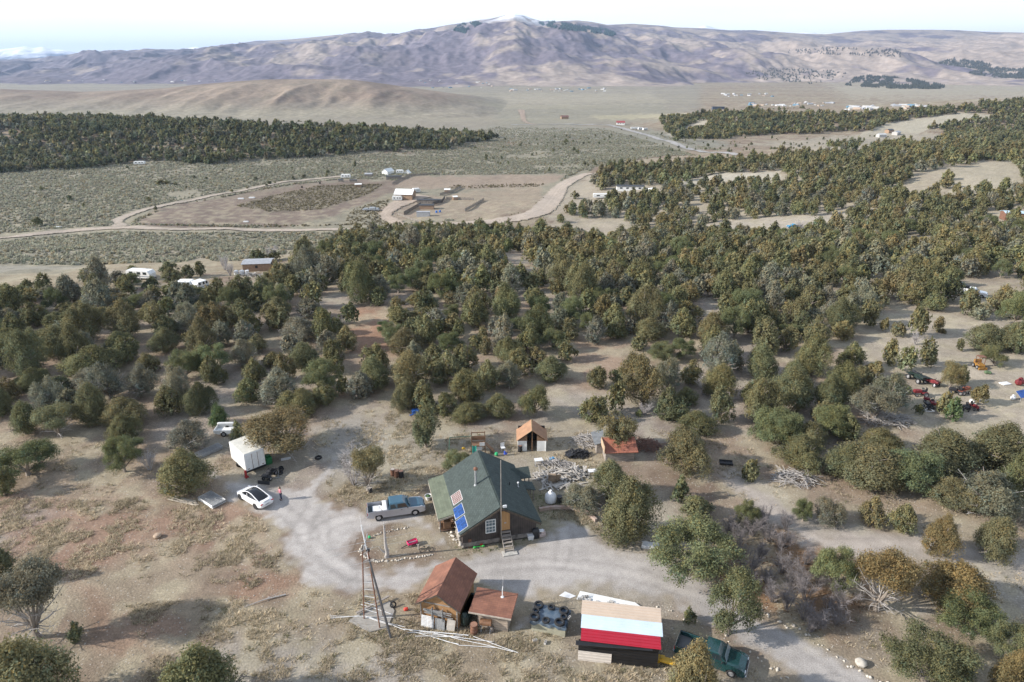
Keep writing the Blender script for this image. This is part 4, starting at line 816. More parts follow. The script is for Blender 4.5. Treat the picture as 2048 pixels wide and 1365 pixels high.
for poly, nn, xr, yr, th, sd_ in (([GR1], 52000, (-45, 20), (36, 62), (1.7, .40, .68), 31), ([GR2], 26000, (-24, 6), (58, 100), (1.7, .38, .66), 32), ([GR3], 60000, (-62, -18), (48, 82), (1.9, .44, .70), 33), ([[(1060, 980), (1180, 1000), (1215, 1080), (1095, 1040)]], 9000, (0, 14), (55, 82), (3, .3, .5), 34),
                              ([[(850, 830), (1000, 860), (1230, 850), (1230, 1000), (1000, 900)]], 12000, (-12, 18), (70, 102), (3.2, .45, .65), 35), ([[(-100, 880), (460, 890), (470, 1000), (-100, 1000)], [(600, 800), (800, 800), (800, 930), (640, 940)]], 26000, (-80, -12), (66, 108), (1.8, .46, .70), 36), ([[(1180, 1220), (1450, 1280), (1560, 1400), (1200, 1450)], [(1650, 1230), (1780, 1230), (1790, 1330), (1680, 1320)], [(1830, 1230), (2100, 1090), (2200, 1290)], [(1300, 860), (2100, 900), (2100, 1120), (1500, 1010)]], 26000, (6, 70), (36, 90), (1.8, .46, .70), 37)):
    p, g = sow(nn, xr, yr, poly, NOGO, sd_, th, soft=True); ps.append(p)
p = np.concatenate(ps); n = len(p); g = np.random.default_rng(38)
k = ss(.35, .65, fbm(p[:, 0]/6, p[:, 1]/6, 3, 39))[:, None]
c = (np.array((.62, .53, .39))*k+np.array((.47, .40, .29))*(1-k))*g.uniform(.7, 1.2, n)[:, None]; q = g.random(n) < .10; c[q] = np.array((.19, .185, .10))
tufts('dry_grass', 'straw coloured dry grass tufts over the open ground', p, g.uniform(.10, .32, n), g.uniform(.18, .42, n), c, 7, PLM, 1.25, 40, .16)
# fallen leaves and twiggy litter under the leafless thicket, greener grass by the house
p, g = sow(5000, (-8, 8), (55, 80), [[(905, 1096), (940, 1112), (1040, 1092), (1080, 1072), (1060, 1066)], [(1060, 985), (1120, 1000), (1110, 1040), (1080, 1030)]], [], 41)
n = len(p); tufts('green_grass', 'short green grass along the front of the house', p, g.uniform(.05, .16, n), g.uniform(.15, .3, n), np.array((.17, .20, .085))[None]*g.uniform(.7, 1.2, n)[:, None], 5, PLM, .7, 42)
# stones strewn over bare ground
p, g = sow(30000, (-60, 75), (34, 110), [[(-200, 900), (2300, 850), (2300, 1450), (-200, 1450)]], [], 43, (5, .45, .7))
n = len(p); cc = np.array((.40, .365, .325))[None]*g.uniform(.7, 1.15, n)[:, None]
def stones(name, label, p, s, cc, seed):
    g = np.random.default_rng(seed); n = len(p); base = np.array([(1, 0, 0), (-1, 0, 0), (0, 1, 0), (0, -1, 0), (0, 0, .8), (0, 0, -.5)], float)
    F0 = np.array([(0, 2, 4), (2, 1, 4), (1, 3, 4), (3, 0, 4), (2, 0, 5), (1, 2, 5), (3, 1, 5), (0, 3, 5)])
    a = g.uniform(0, 6.28, n); ca, sa = np.cos(a), np.sin(a); B = base[None]*g.uniform(.6, 1.4, (n, 6, 1))*s[:, None, None]
    x = B[..., 0]*ca[:, None]-B[..., 1]*sa[:, None]; y = B[..., 0]*sa[:, None]+B[..., 1]*ca[:, None]
    V = np.stack([x, y, B[..., 2]], -1)+p[:, None]; F = F0[None]+6*np.arange(n)[:, None, None]
    return link(name, np_mesh(name, V.reshape(-1, 3), F.reshape(-1, 3), STM, np.repeat(cc, 6, 0)))
STM = M_attr('stone', 'tint', fine=(9., .25), mid=(2., .1), rough=.9, bump=.4)
tag(stones('scattered_stones', 'pale stones strewn over the bare ground', p, g.uniform(.03, .085, n), cc, 44), kind='stuff')
# rows of edging stones: driveway verges and the ring round the island
def along(line, step, w, seed):
    g = random.Random(seed); L = smooth_line([tuple(G(*q)[:2]) for q in line], 10); o = []
    for a, b in zip(L[:-1], L[1:]):
        d = np.hypot(*(b-a)); 
        for k in range(max(1, int(d/step))):
            q = a+(b-a)*g.random(); o.append((q[0]+g.uniform(-w, w), q[1]+g.uniform(-w, w)))
    o = np.array(o); return np.stack([o[:, 0], o[:, 1], hgt(o[:, 0], o[:, 1])+.03], 1)
def edge_stones(label, line, step, w, smin, smax, seed, tone=1):
    p = along(line, step, w, seed); g = np.random.default_rng(seed); n = len(p)
    return tag(stones('edging_stones', '', p, g.uniform(smin, smax, n), np.array((.52, .475, .41))[None]*tone*g.uniform(.7, 1.1, n)[:, None], seed), label, kind='stuff')
edge_stones('line of pale stones edging the far side of the driveway', [(1440, 1185), (1500, 1216), (1600, 1266), (1700, 1334), (1790, 1380)], .3, .35, .08, .26, 51)
edge_stones('line of pale stones along the near side of the driveway', [(1310, 1212), (1450, 1272), (1545, 1340), (1610, 1392)], .35, .4, .06, .2, 52)
edge_stones('ring of pale stones round the bare island in the yard', [(728, 1090), (722, 1104), (738, 1118), (760, 1124), (800, 1120), (840, 1114), (868, 1110)], .22, .12, .08, .2, 53, 1.1)
edge_stones('broken row of stones along the back of the yard island', [(738, 1076), (760, 1068), (790, 1060), (818, 1056)], .3, .15, .06, .16, 54, 1)
edge_stones('tumbled pale rocks along the left foundation of the house', [(876, 1040), (895, 1062), (915, 1080), (930, 1094)], .12, .4, .1, .3, 55, 1.1)
# ------------------------------------------------------------------ leafless shrubs
TWIG = M('grey_twigs', (.215, .19, .185), var=.25, scale=5)
TWIG2 = M('pale_twigs', (.44, .41, .40), var=.2, scale=5)
def shrub_mb(seed, n=15, fine=44):
    g = random.Random(seed); m = MB()
    for i in range(n):
        th = g.uniform(0, 6.28); r = g.uniform(.1, .38); e = Vector((r*math.cos(th), r*math.sin(th), g.uniform(.55, 1)))
        a = Vector((e.x*.15, e.y*.15, -.02)); mid = a.lerp(e, .5)+Vector((g.uniform(-.06, .06), g.uniform(-.06, .06), .06))
        m.tube([a, mid, e], [.011, .007, .0025], 4, cap=False)
        for k in range(fine):
            s = mid.lerp(e, g.uniform(-.4, 1)); d = Vector((g.gauss(0, 1)*.8+e.x*1.2, g.gauss(0, 1)*.8+e.y*1.2, g.uniform(.0, 1.2))).normalized()
            q = s+d*g.uniform(.08, .2); m.tube([s, s.lerp(q, .5)+Vector((g.uniform(-.02, .02), 0, .01)), q], [.0032, .0026, .0014], 3, cap=False)
    return m
SHR = [];
for s_ in range(5):
    o = shrub_mb(s_+1).build('branches', TWIG); SHR.append(o.data); bpy.data.objects.remove(o)
o = shrub_mb(77).build('branches', TWIG2); SHP = o.data; bpy.data.objects.remove(o)
g = random.Random(61); k = 0
THK = [(1392, 1110), (1430, 1090), (1470, 1085), (1500, 1075), (1540, 1085), (1575, 1100), (1605, 1120), (1640, 1135), (1480, 1120), (1520, 1120), (1560, 1140), (1600, 1160), (1640, 1170), (1670, 1190), (1500, 1150), (1540, 1165), (1575, 1180), (1610, 1195), (1650, 1215), (1680, 1225), (1540, 1200), (1580, 1215), (1610, 1235), (1640, 1250), (1460, 1150), (1505, 1180), (1420, 1130), (1680, 1250), (1625, 1265), (1560, 1105), (1450, 1060), (1480, 1050), (1530, 1050), (1570, 1065)]
for (x, y) in THK:
    p = G(x+g.uniform(-8, 8), y+g.uniform(-8, 8)); o = link('leafless_shrub', g.choice(SHR)); o.location = p; w_ = g.uniform(2.4, 3.8); o.scale = (w_, w_, g.uniform(1.7, 2.6)); o.rotation_euler = (0, 0, g.uniform(0, 6.28))
    tag(o, 'leafless grey oak brush in the thicket above the gravel driveway', 'shrub', 'leafless brush beside the driveway')
for (x, y, wd, h_, lab) in [(300, 940, 3.2, 2.6, 'leafless pale shrub left of the trees by the white box trailer'), (1290, 830, 3.0, 1.8, 'bare pale bush in the clearing by the young green pine'), (1408, 790, 4, 3.2, 'pale leafless tree standing among the junipers above the right hand woods'), (450, 540, 4.5, 4, 'pale pinkish bare tree left of the flat roofed farm shed'), (545, 520, 6, 4.2, 'pinkish bare tree hanging over the flat roofed farm shed'), (1600, 462, 7, 4.5, 'bare grey tree right of the turquoise pickup'), (460, 552, 4.5, 3.6, 'bare bush in front of the flat roofed farm shed'), (1830, 690, 3, 2.2, 'grey bare brush in the clearing above the parked machines'), (708, 968, 6.4, 4.8, 'grey leafless half of the tree standing left of the row of rusty drums')]:
    p = G(x, y); o = link('leafless_shrub', SHP); o.location = p; o.scale = (wd, wd, h_); o.rotation_euler = (0, 0, g.uniform(0, 6)); tag(o, lab, 'shrub')
LEAFLIT, g2 = sow(9000, (12, 40), (46, 76), [[(1380, 1130), (1560, 1050), (1690, 1120), (1750, 1190), (1700, 1300), (1600, 1250), (1450, 1190)]], [], 63)
n = len(LEAFLIT); tufts('fallen_leaves', 'rust coloured fallen leaves under the leafless thicket', LEAFLIT, g2.uniform(.03, .12, n), g2.uniform(.1, .3, n), np.array((.25, .13, .065))[None]*g2.uniform(.6, 1.2, n)[:, None], 4, PLM, 1.2, 64)
# ------------------------------------------------------------------ yard: helpers and paints
def U(px, py, z=0.0):
    d = ray(px, py); t = (z-CAM_H)/d[2]; return Vector((t*d[0], t*d[1], z))
def ang(a, b): return math.atan2(b[1]-a[1], b[0]-a[0])
def one(name, label, cat, mb, mat, loc, rz=0, group=None, smooth=False):
    o = mb.build(name, mat, None, smooth); o.location = loc; o.rotation_euler = (0, 0, rz); return tag(o, label, cat, group)
WHT = M('white_paint', (.78, .78, .76), rough=.5, var=.08, scale=1.5)
RUBBER = M('tyre_rubber', (.022, .022, .024), rough=.75, var=.3, scale=6)
RIM = M('wheel_rim', (.5, .5, .52), rough=.35, var=.1, metal=.6)
CHROME = M('bumper_chrome', (.55, .56, .58), rough=.25, metal=.8, var=.1)
BLKP = M('black_plastic', (.025, .025, .028), rough=.55, var=.2)
GLS = M_glass('dark_glass'); GLS2 = M_glass('sky_glass', (.10, .14, .16))
RED_L = M('tail_lamp_red', (.45, .02, .02), rough=.25, var=.05); CLR_L = M('headlamp_clear', (.7, .72, .74), rough=.15, var=.05)
RUST = M('rusty_steel', (.26, .12, .07), rough=.85, var=.35, scale=5, rgb2=(.10, .055, .04))
GALV = M('galvanised_steel', (.46, .47, .48), rough=.45, metal=.5, var=.2, scale=6)
WOODG = M('weathered_wood', (.34, .30, .265), rough=.9, var=.3, scale=4, stretch=(.4, 3, 3), bump=.3)
WOODB = M('brown_wood', (.26, .15, .085), rough=.85, var=.3, scale=4, stretch=(.4, 3, 3))
CONC = M('concrete', (.42, .40, .375), rough=.95, var=.18, scale=2.5, bump=.3)
BLUE = M('blue_tarp', (.03, .13, .45), rough=.5, var=.25, scale=4)
WPLAST = M('white_plastic', (.72, .72, .72), rough=.5, var=.08)
# ------------------------------------------------------------------ house
HO = Vector((-1.1, 57.5, 0)); HR = R(14.5)
house = thing('cabin_house', 'dark wooden cabin with steep green shingled roof and blue solar panels', 'house', HO, HR)
ROOFG = M_bands('green_shingles', (.060, .080, .074), (.028, .038, .035), 0, 1, rough=.85, brick=(.34, .17, .018), noise=.18, bump=.5)
ROOFL = M_bands('pale_green_roofing', (.150, .170, .118), (.10, .115, .08), 0, 1, rough=.9, brick=(1., .3, .01), noise=.2, bump=.3)
DARKW = M_bands('dark_boards', (.050, .040, .036), (.018, .014, .013), 0, .24, noise=.4)
FASC = M('fascia_board', (.10, .075, .055), var=.3, scale=3)
RIDGEC = M('ridge_cap', (.075, .115, .09), var=.25, scale=3)
EW, EZ, RZ_, LEN = 4.25, 2.0, 4.65, 11.3
wl = MB(); wl.prism([(-3.95, 0), (3.85, 0), (3.85, 2.02), (0, 4.36), (-3.95, 1.98)], 'Y', .45, LEN-.35); wl.build('wall', DARKW, house)
rf = MB(); rf.slab([(-EW, 0, EZ), (0, 0, RZ_), (0, LEN, RZ_), (-EW, LEN, EZ)][::-1], .14); rf.slab([(0, 0, RZ_), (EW, 0, EZ), (EW, LEN, EZ), (0, LEN, RZ_)][::-1], .14)
roof = rf.build('roof', ROOFG, house, uv=True)
rc = MB(); rc.slab([(-.16, -.02, RZ_-.07), (0, -.02, RZ_+.03), (0, LEN+.02, RZ_+.03), (-.16, LEN+.02, RZ_-.07)][::-1], .02); rc.slab([(0, -.02, RZ_+.03), (.16, -.02, RZ_-.07), (.16, LEN+.02, RZ_-.07), (0, LEN+.02, RZ_+.03)][::-1], .02); rc.build('ridge_cap', RIDGEC, roof)
for s in (-1, 1):
    f = MB(); f.bar((s*EW, -.03, EZ-.13), (s*.03, -.03, RZ_-.15), .05, .2); f.build('fascia', FASC, house)
ll = MB(); ll.slab([(-5.95, 3.5, 1.72), (-4.0, 3.5, 2.12), (-4.0, LEN-.1, 2.12), (-5.95, LEN-.1, 1.72)][::-1], .12)
lr = ll.build('lean_to_roof', ROOFL, house, uv=True)
m = MB(); m.bar((-5.97, 3.45, 1.66), (-5.97, LEN-.05, 1.66), .06, .2); m.bar((-5.97, 3.46, 1.64), (-4.2, 3.46, 2.02), .06, .18); m.build('fascia', M('pale_trim', (.40, .36, .30), var=.2), lr)
for y in (3.8, 6.4, 9, 11): m = MB(); m.box((-5.75, y, .85), (.14, .14, 1.7)); m.build('post', WOODG, house)
m = MB(); m.box((-4.9, 7.4, .35), (1.7, 7.4, .16)); m.build('deck', WOODB, house)
# porch gable and shed roof on the far side
m = MB(); m.slab([(3.0, 8.5, 1.9), (5.6, 8.5, 1.9), (5.6, 9.6, 2.75), (2.6, 9.6, 2.75)], .1); m.slab([(2.6, 9.6, 2.75), (5.6, 9.6, 2.75), (5.6, 10.7, 1.9), (3.0, 10.7, 1.9)], .1); m.build('porch_roof', ROOFG, house, uv=True)
m = MB(); m.slab([(4.0, 6.5, 2.0), (5.6, 6.5, 1.55), (5.6, 8.1, 1.55), (4.0, 8.1, 2.0)], .1); m.build('shed_roof', ROOFG, house, uv=True)
for (x, y, h) in ((5.4, 8.7, 1.85), (5.4, 10.5, 1.85), (5.4, 6.7, 1.45), (5.4, 8., 1.45)): m = MB(); m.box((x, y, h/2), (.12, .12, h)); m.build('post', WOODG, house)
# front: window, door, steps, stone foundation
DOORM = M('ochre_plywood', (.42, .235, .10), var=.15, scale=2, stretch=(3, 3, .4)); TRIM = M('white_trim', (.72, .72, .70), rough=.5, var=.06)
wx = -1.02; w_ = MB()
for (a, b, c, d) in ((-.5, 0, .08, 1.62), (.5, 0, .08, 1.62), (0, -.77, 1.0, .08), (0, .77, 1.0, .08), (0, 0, .9, .07)): w_.box((wx+a, .40, 2.30+b), (c, .10, d))
for a in (-.17, .17): w_.box((wx+a, .405, 2.30), (.03, .05, 1.5))
for b in (-.4, .4): w_.box((wx, .405, 2.30+b), (.95, .05, .03))
wf = w_.build('window', TRIM, house); m = MB(); m.box((wx, .43, 2.30), (.94, .03, 1.5)); m.build('pane', GLS2, wf)
m = MB(); m.box((.52, .41, 2.72), (.98, .07, 2.35)); dr = m.build('door', DOORM, house); m = MB(); m.box((.52, .36, 2.45), (.22, .03, .12)); m.build('handle', GALV, dr)
m = MB(); m.box((-.02, .36, 2.1), (.10, .12, 4.1)); m.build('post', FASC, house)
st = bpy.data.objects.new('front_steps', None); C.objects.link(st); st.parent = house; st.location = (.52, 0, 0)
for i in range(6):
    m = MB(); m.box((0, .25-.28*i, 1.42-.24*i), (1.0, .27, .06)); m.build('tread', WOODG, st)
for s in (-1, 1): m = MB(); m.bar((s*.48, .4, 1.42), (s*.48, -1.35, .05), .06, .2); m.build('stringer', WOODG, st)
m = MB(); m.box((0, -1.45, .05), (1.5, .8, .12)); m.build('landing', M('pale_boards', (.50, .48, .44), var=.2), st)
m = MB(); g = random.Random(3)
for i in range(46):
    a = g.uniform(0, 1); m.box((-4.0+g.uniform(-.12, .12), .5+a*7, .12+g.random()*.5), (.35, .4, .28), (g.random(), g.random(), g.random()), .06)
m.build('stone_foundation', M('foundation_stone', (.42, .38, .33), var=.25, scale=3), house)
m = MB(); m.box((-.05, .42, .42), (7.75, .05, .5)); m.build('base_board', M('bleached_board', (.24, .215, .195), var=.35, scale=2), house)
# roof fittings
def left_z(x): return RZ_-(RZ_-EZ)*abs(x)/EW
SL = math.atan2(RZ_-EZ, EW)
PVB = M_bands('solar_cells_blue', (.018, .075, .30), (.10, .17, .38), 1, .20, rough=.2, sharp=.10, bump=0, noise=.3); PVR = M_bands('solar_cells_brown', (.17, .085, .07), (.66, .62, .58), 1, .30, rough=.35, sharp=.2, bump=0, noise=.15)
PFR = M('panel_frame', (.62, .62, .62), rough=.4, var=.05)
for (y, x, mt, lab, wd) in ((5.75, -3.55, PVR, 'brown celled solar panel with white grid', 1.8), (3.5, -3.75, PVB, 'blue solar panel', 1.85), (1.38, -3.85, PVB, 'blue solar panel', 1.95)):
    p = bpy.data.objects.new('solar_panel', None); C.objects.link(p); p.parent = house; p.location = (x, y, left_z(x)+.14); p.rotation_euler = (0, -SL, 0)
    if mt is PVR: p['label'] = lab
    m = MB(); m.box((0, 0, 0), (1.22, wd, .05)); m.build('frame', PFR, p)
    m = MB(); nx, ny = (5, 6) if mt is PVR else (4, 6)
    for i in range(nx):
        for j in range(ny):
            cx = (i-(nx-1)/2)*1.14/nx; cy = (j-(ny-1)/2)*(wd-.08)/ny; gp = .045 if mt is PVR else .006
            m.box((cx, cy, .032), (1.14/nx-gp*(.5 if mt is PVR else 1), (wd-.08)/ny-gp*1.3, .012))
    m.build('cell', M('solar_cell_brown', (.20, .10, .08), rough=.3, var=.15) if mt is PVR else M('solar_cell_blue', (.016, .075, .28), rough=.18, var=.35, scale=3), p)
def on_left(px, py, side=-1):
    """point of the roof plane under a spot, in house coordinates"""
    inv = Matrix.Translation(HO) @ Matrix.Rotation(HR, 4, 'Z'); inv.invert(); o = inv @ Vector((0, 0, CAM_H)); d = (inv.to_3x3() @ Vector(ray(px, py)))
    k = (RZ_-EZ)/EW*side; t = (RZ_-o.z-k*o.x)/(d.z+k*d.x)
    return o+d*t
c = on_left(951.8, 972, -1); m = MB(); m.tube([c-Vector((0, 0, .1)), c+Vector((0, 0, 2.0))], .13, 12); ch = m.build('chimney_pipe', GALV, roof, True)
m = MB(); m.lathe([(.17, 0), (.24, .05), (.24, .22), (.1, .34)], c+Vector((0, 0, 2.0)), 12); m.build('cap', RUST, ch); 
m = MB(); m.lathe([(.32, -.18), (.16, .22)], c, 12); m.build('flashing', GALV, ch)
c = on_left(1036, 976, 1); m = MB(); m.tube([c, c+Vector((0, 0, .62))], .05, 8); m.tube([c+Vector((0, 0, .6)), c+Vector((0, 0, .72))], .11, 8); m.lathe([(.28, -.15), (.1, .15)], c, 10); m.build('vent_pipe', WPLAST, roof)
c = on_left(1019, 973, 1); m = MB(); m.tube([c-Vector((0, 0, .1)), c+Vector((0, 0, .55))], .06, 8); m.build('vent_pipe', BLKP, roof)
m = MB(); m.tube([(-.02, -.10, 1.2), (-.02, -.10, RZ_+5.6)], .033, 8); mast = m.build('mast_pole', M('old_pole', (.36, .32, .28), var=.2), house)
m = MB(); m.box((.38, -.04, RZ_+.12), (.42, .16, .3), bev=.04); m.build('camera_box', WPLAST, house)
# ------------------------------------------------------------------ sheds
RB = M_bands('brown_shingles', (.235, .105, .066), (.15, .065, .045), 0, 1, rough=.9, brick=(.5, .22, .012), noise=.2, bump=.35)
OSB = M('osb_board', (.40, .225, .10), var=.35, scale=6, rgb2=(.25, .135, .06))
def gable(nm, label, cat, loc, rz, hw, z0, z1, ln, wallm, roofm, over=.3, inset=.3):
    t = thing(nm, label, cat, loc, rz); m = MB(); k = (z1-z0)/hw; iw = hw-over
    m.prism([(-iw, 0), (iw, 0), (iw, z0+k*over-.06), (0, z1-.06), (-iw, z0+k*over-.06)], 'Y', inset, ln-inset); m.build('wall', wallm, t)
    m = MB(); m.slab([(-hw, 0, z0), (-hw, ln, z0), (0, ln, z1), (0, 0, z1)][::-1], .07); m.slab([(0, 0, z1), (0, ln, z1), (hw, ln, z0), (hw, 0, z0)][::-1], .07); m.build('roof', roofm, t, uv=True)
    return t
sh = gable('storage_shed', 'tall brown gabled shed with shingled roof and chipboard front', 'shed', (-6.5, 46.37, 0), R(-14.7), 2.08, 2.2, 3.65, 5.05, OSB, RB)
for s in (-1, 1): m = MB(); m.bar((s*2.08, -.02, 2.12), (s*.02, -.02, 3.58), .05, .14); m.build('fascia', FASC, sh)
m = MB(); m.box((-.1, .27, 2.35), (2.4, .05, .12)); m.box((-1.68, .27, 1.1), (.12, .05, 2.2)); m.box((1.68, .27, 1.1), (.12, .05, 2.2)); m.build('trim', WOODG, sh)
def W(t, p): return Matrix.Translation(t.location) @ Matrix.Rotation(t.rotation_euler[2], 4, 'Z') @ Vector(p)
shr = sh.rotation_euler[2]
m = MB()
for i in range(9): m.box((0, 0, .07+i*.125), (1.15, .03, .085))
for x in (-.52, 0, .52): m.box((x, .05, .56), (.05, .07, 1.12))
o = one('pallet', 'pale slatted pallet leaning on the front of the brown gabled shed', 'pallet', m, WPLAST, W(sh, (-.95, -.25, 0)), shr); o.rotation_euler = (R(-14), 0, shr)
m = MB(); m.box((0, 0, .55), (.9, .03, 1.1))
for x in (-.42, .42): m.box((x, -.02, .55), (.06, .06, 1.1))
m.box((0, -.02, 1.08), (.9, .06, .06)); o = one('leaning_gate', 'grey framed metal panel beside the pallet at the brown shed', 'panel', m, GALV, W(sh, (.22, -.22, 0)), shr); o.rotation_euler = (R(-10), 0, shr)
m = MB(); m.box((0, 0, .6), (.75, .03, 1.2)); o = one('board_sheet', 'bleached plywood sheet leaning at the right of the brown shed front', 'board', m, M('bleached_ply', (.5, .46, .41), var=.2), W(sh, (1.15, -.15, 0)), shr); o.rotation_euler = (R(-8), R(6), shr)
g = random.Random(8); m = MB()
for i in range(7): m.bar((-1.2+g.uniform(-.2, .2), -.12-i*.03, 1.35+i*.1), (1.0+g.uniform(-.3, .4), -.12-i*.03, 1.35+i*.1+g.uniform(-.15, .15)), .05, .07)
for x in (-.5, .45): m.box((x, -.2, 1.5), (.06, .3, 1.2))
m.box((0, -.05, 1.62), (.9, .2, .3)); one('wall_rack', 'rack of grey battens on the chipboard front of the brown shed', 'rack', m, GALV, W(sh, (0, .2, 0)), shr)
one('scrap_cover', 'dark green tarpaulin over things between the two brown sheds', 'tarpaulin', MB().box((0, 0, .75), (.7, 3.2, 1.5), bev=.3), M('dark_green_tarp', (.02, .04, .035), rough=.5, var=.3), W(sh, (2.25, 2.0, 0)), shr)
fl = thing('flat_shed', 'small wooden shed under a wide flat brown shingle roof', 'shed', (-1.5, 47.05, 0), R(-13))
BRWN = M_bands('log_boards', (.34, .275, .22), (.15, .12, .095), 2, .26, noise=.3); 
m = MB(); m.box((.0, .15, 1.0), (2.7, 2.1, 2.0)); m.build('wall', BRWN, fl)
m = MB(); m.slab([(-2.0, -1.45, 2.05), (1.78, -1.45, 2.05), (1.78, 1.4, 2.3), (-2.0, 1.4, 2.3)], .12); r = m.build('roof', RB, fl, uv=True)
m = MB(); m.box((-.1, -1.47, 2.0), (3.8, .05, .14)); m.build('fascia', M('pale_fascia', (.44, .38, .32), var=.2), r)
m = MB(); m.lathe([(.16, 0), (.12, .05)], (.5, .75, 2.25), 10); m.tube([(.5, .75, 2.25), (.5, .75, 3.0), (.54, .75, 3.4)], .045, 8); m.tube([(.54, .75, 3.4), (.56, .75, 4.6)], .012, 5); m.build('flue', WPLAST, r)
# tank with tarp
tk = thing('water_tank', 'square concrete tank with a blue tarpaulin laid over its top', 'tank', (3.4, 46.6, 0), R(-15))
m = MB(); m.box((0, 0, .6), (3.0, 1.95, 1.2)); m.build('body', M('tank_block', (.36, .345, .26), var=.15, scale=2), tk)
def cloth(m, lx, ly, z, drop, seed, nx=26, ny=18):
    g = random.Random(seed); vs = []
    for j in range(ny+1):
        for i in range(nx+1):
            x = (i/nx-.5)*(lx+2*drop); y = (j/ny-.5)*(ly+2*drop); ox = max(0, abs(x)-lx/2); oy = max(0, abs(y)-ly/2); o = max(ox, oy)
            xx = math.copysign(min(abs(x), lx/2+.04+.05*math.sin(y*9)*(ox > 0)), x); yy = math.copysign(min(abs(y), ly/2+.04+.05*math.sin(x*9)*(oy > 0)), y)
            vs.append((xx, yy, z-o*(1+.25*math.sin(x*5+y*3))+g.uniform(-.012, .02)+.03*math.sin(x*2.3)*math.cos(y*2.9)))
    n = nx+1; m.add(vs, [(j*n+i, j*n+i+1, j*n+n+i+1, j*n+n+i) for j in range(ny) for i in range(nx)]); return m
one('blue_tarpaulin', 'dusty blue tarpaulin held down by old tyres over the square tank', 'tarpaulin', cloth(MB(), 3.1, 2.05, 1.25, .42, 4), M('dusty_blue_tarp', (.035, .075, .13), rough=.4, var=.5, scale=1.6, rgb2=(.13, .155, .18), bump=.6), tk.location, R(-15), smooth=True)
def tyre_mb(r=.36, w=.22):
    m = MB(); k = 20; n = 10; vs = []; fs = []
    for i in range(k):
        a = 2*math.pi*i/k
        for j in range(n):
            b = 2*math.pi*j/n; rr = r*.78+r*.24*math.cos(b)*(1 if math.cos(b) > 0 else .9); vs.append((rr*math.cos(a), rr*math.sin(a), w*.5*math.copysign(abs(math.sin(b))**.6, math.sin(b))))
    for i in range(k):
        for j in range(n): fs.append((i*n+j, ((i+1) % k)*n+j, ((i+1) % k)*n+(j+1) % n, i*n+(j+1) % n))
    m.add(vs, fs); return m
ty = tyre_mb().build('old_tyre', RUBBER, None, True); first = True
for (zx, zy, s, lab) in ((153, 205, .95, 'at the back left corner'), (130, 250, .72, 'small one on the left edge'), (120, 303, 1.05, 'at the front left corner'), (213, 332, .78, 'in the middle of the front edge'), (325, 348, 1.02, 'at the front right corner'), (360, 302, .72, 'small one on the right edge'), (360, 252, .98, 'at the back right corner'), (258, 225, .76, 'in the middle of the back edge')):
    p = U(1040+zx/4.096, 1160+zy/4.096, 1.38); o = ty if first else ty.copy()
    if not first: C.objects.link(o)
    first = False; o.location = p; o.scale = (s*1.28, s*1.28, s*1.1); o.rotation_euler = (random.uniform(-.08, .08), random.uniform(-.08, .08), random.uniform(0, 3)); tag(o, f'black tyre on the blue tarpaulin of the tank, {lab}', 'tyre', 'tyres on the tank tarpaulin')
def block_mb():
    m = MB(); m.box((0, .07, .1), (.4, .03, .2)); m.box((0, -.07, .1), (.4, .03, .2))
    for x in (-.18, 0, .18): m.box((x, 0, .1), (.035, .12, .2))
    return m
blk = block_mb().build('concrete_block', M('block_grey', (.50, .48, .45), var=.15, scale=5)); bl_first = [True]
def block(p, label, rz=0, group=None, tip=0):
    o = blk if bl_first[0] else blk.copy()
    if not bl_first[0]: C.objects.link(o)
    bl_first[0] = False; o.location = p; o.rotation_euler = (tip, 0, rz); tag(o, label, 'block', group)
block(U(1138, 1238, 1.2), 'grey hollow block lying on the right edge of the tank tarpaulin', .9)
block(G(1070, 1283), 'hollow block on the ground in front of the tank, the left of two', .3); block(G(1091, 1287), 'hollow block on the ground in front of the tank, the right of two', 1.2)
# striped metal shed
sm = thing('metal_shed', 'metal shed roofed in beige, pale blue and red bands with black front', 'shed', (5.6, 42.95, 0), R(-8.5))
def ribs(name, rgb, rgb2): return M_bands(name, rgb, rgb2, 1, .33, rough=.45, sharp=.12, bump=.5, noise=.05)
XR = 6.55
def roofband(y0, y1, x0, x1, mt, lab, lift=0):
    za, zb = 2.3+.04*y0+lift, 2.3+.04*y1+lift
    m = MB(); m.slab([(x0, y0, za), (x1, y0, za), (x1, y1, zb), (x0, y1, zb)], .03)
    y = y0+.16
    while y < y1-.05: m.box(((x0+x1)/2, y, 2.3+.04*y+lift+.015), (x1-x0, .05, .03)); y += .31
    o = m.build('roof_sheet', mt, sm); o['label'] = lab
m = MB(); m.box((3.2, 2.0, 1.12), (6.3, 3.9, 2.24)); m.build('wall', M('shed_black', (.018, .018, .019), rough=.5, var=.2), sm)
roofband(-.25, 1.12, .06, XR, M('red_metal', (.38, .014, .032), rough=.42, var=.06, scale=1), 'red ribbed roof sheet')
roofband(1.05, 2.55, .0, XR+.2, M('pale_blue_metal', (.56, .66, .74), rough=.45, var=.05, scale=1), 'pale blue ribbed roof sheet', .03)
roofband(2.48, 4.1, -.05, XR+.15, M('beige_metal', (.55, .44, .345), rough=.5, var=.05, scale=1), 'beige ribbed roof sheet', .06)
BLKM = M('black_metal', (.016, .016, .018), rough=.4, var=.2)
m = MB(); m.box((3.15, -.06, 1.12), (6.5, .04, 2.18))
for i in range(7): m.box((3.15, -.09, .2+i*.3), (6.5, .03, .05))
m.build('front_wall', BLKM, sm)
m = MB(); m.slab([(-.32, -.55, 2.06), (5.9, -.32, 2.1), (5.9, -.22, 2.2), (-.32, -.2, 2.2)], .04); m.build('eave_flashing', BLKM, sm)
m = MB(); m.box((1.28, -.13, .52), (2.75, .03, 1.05))
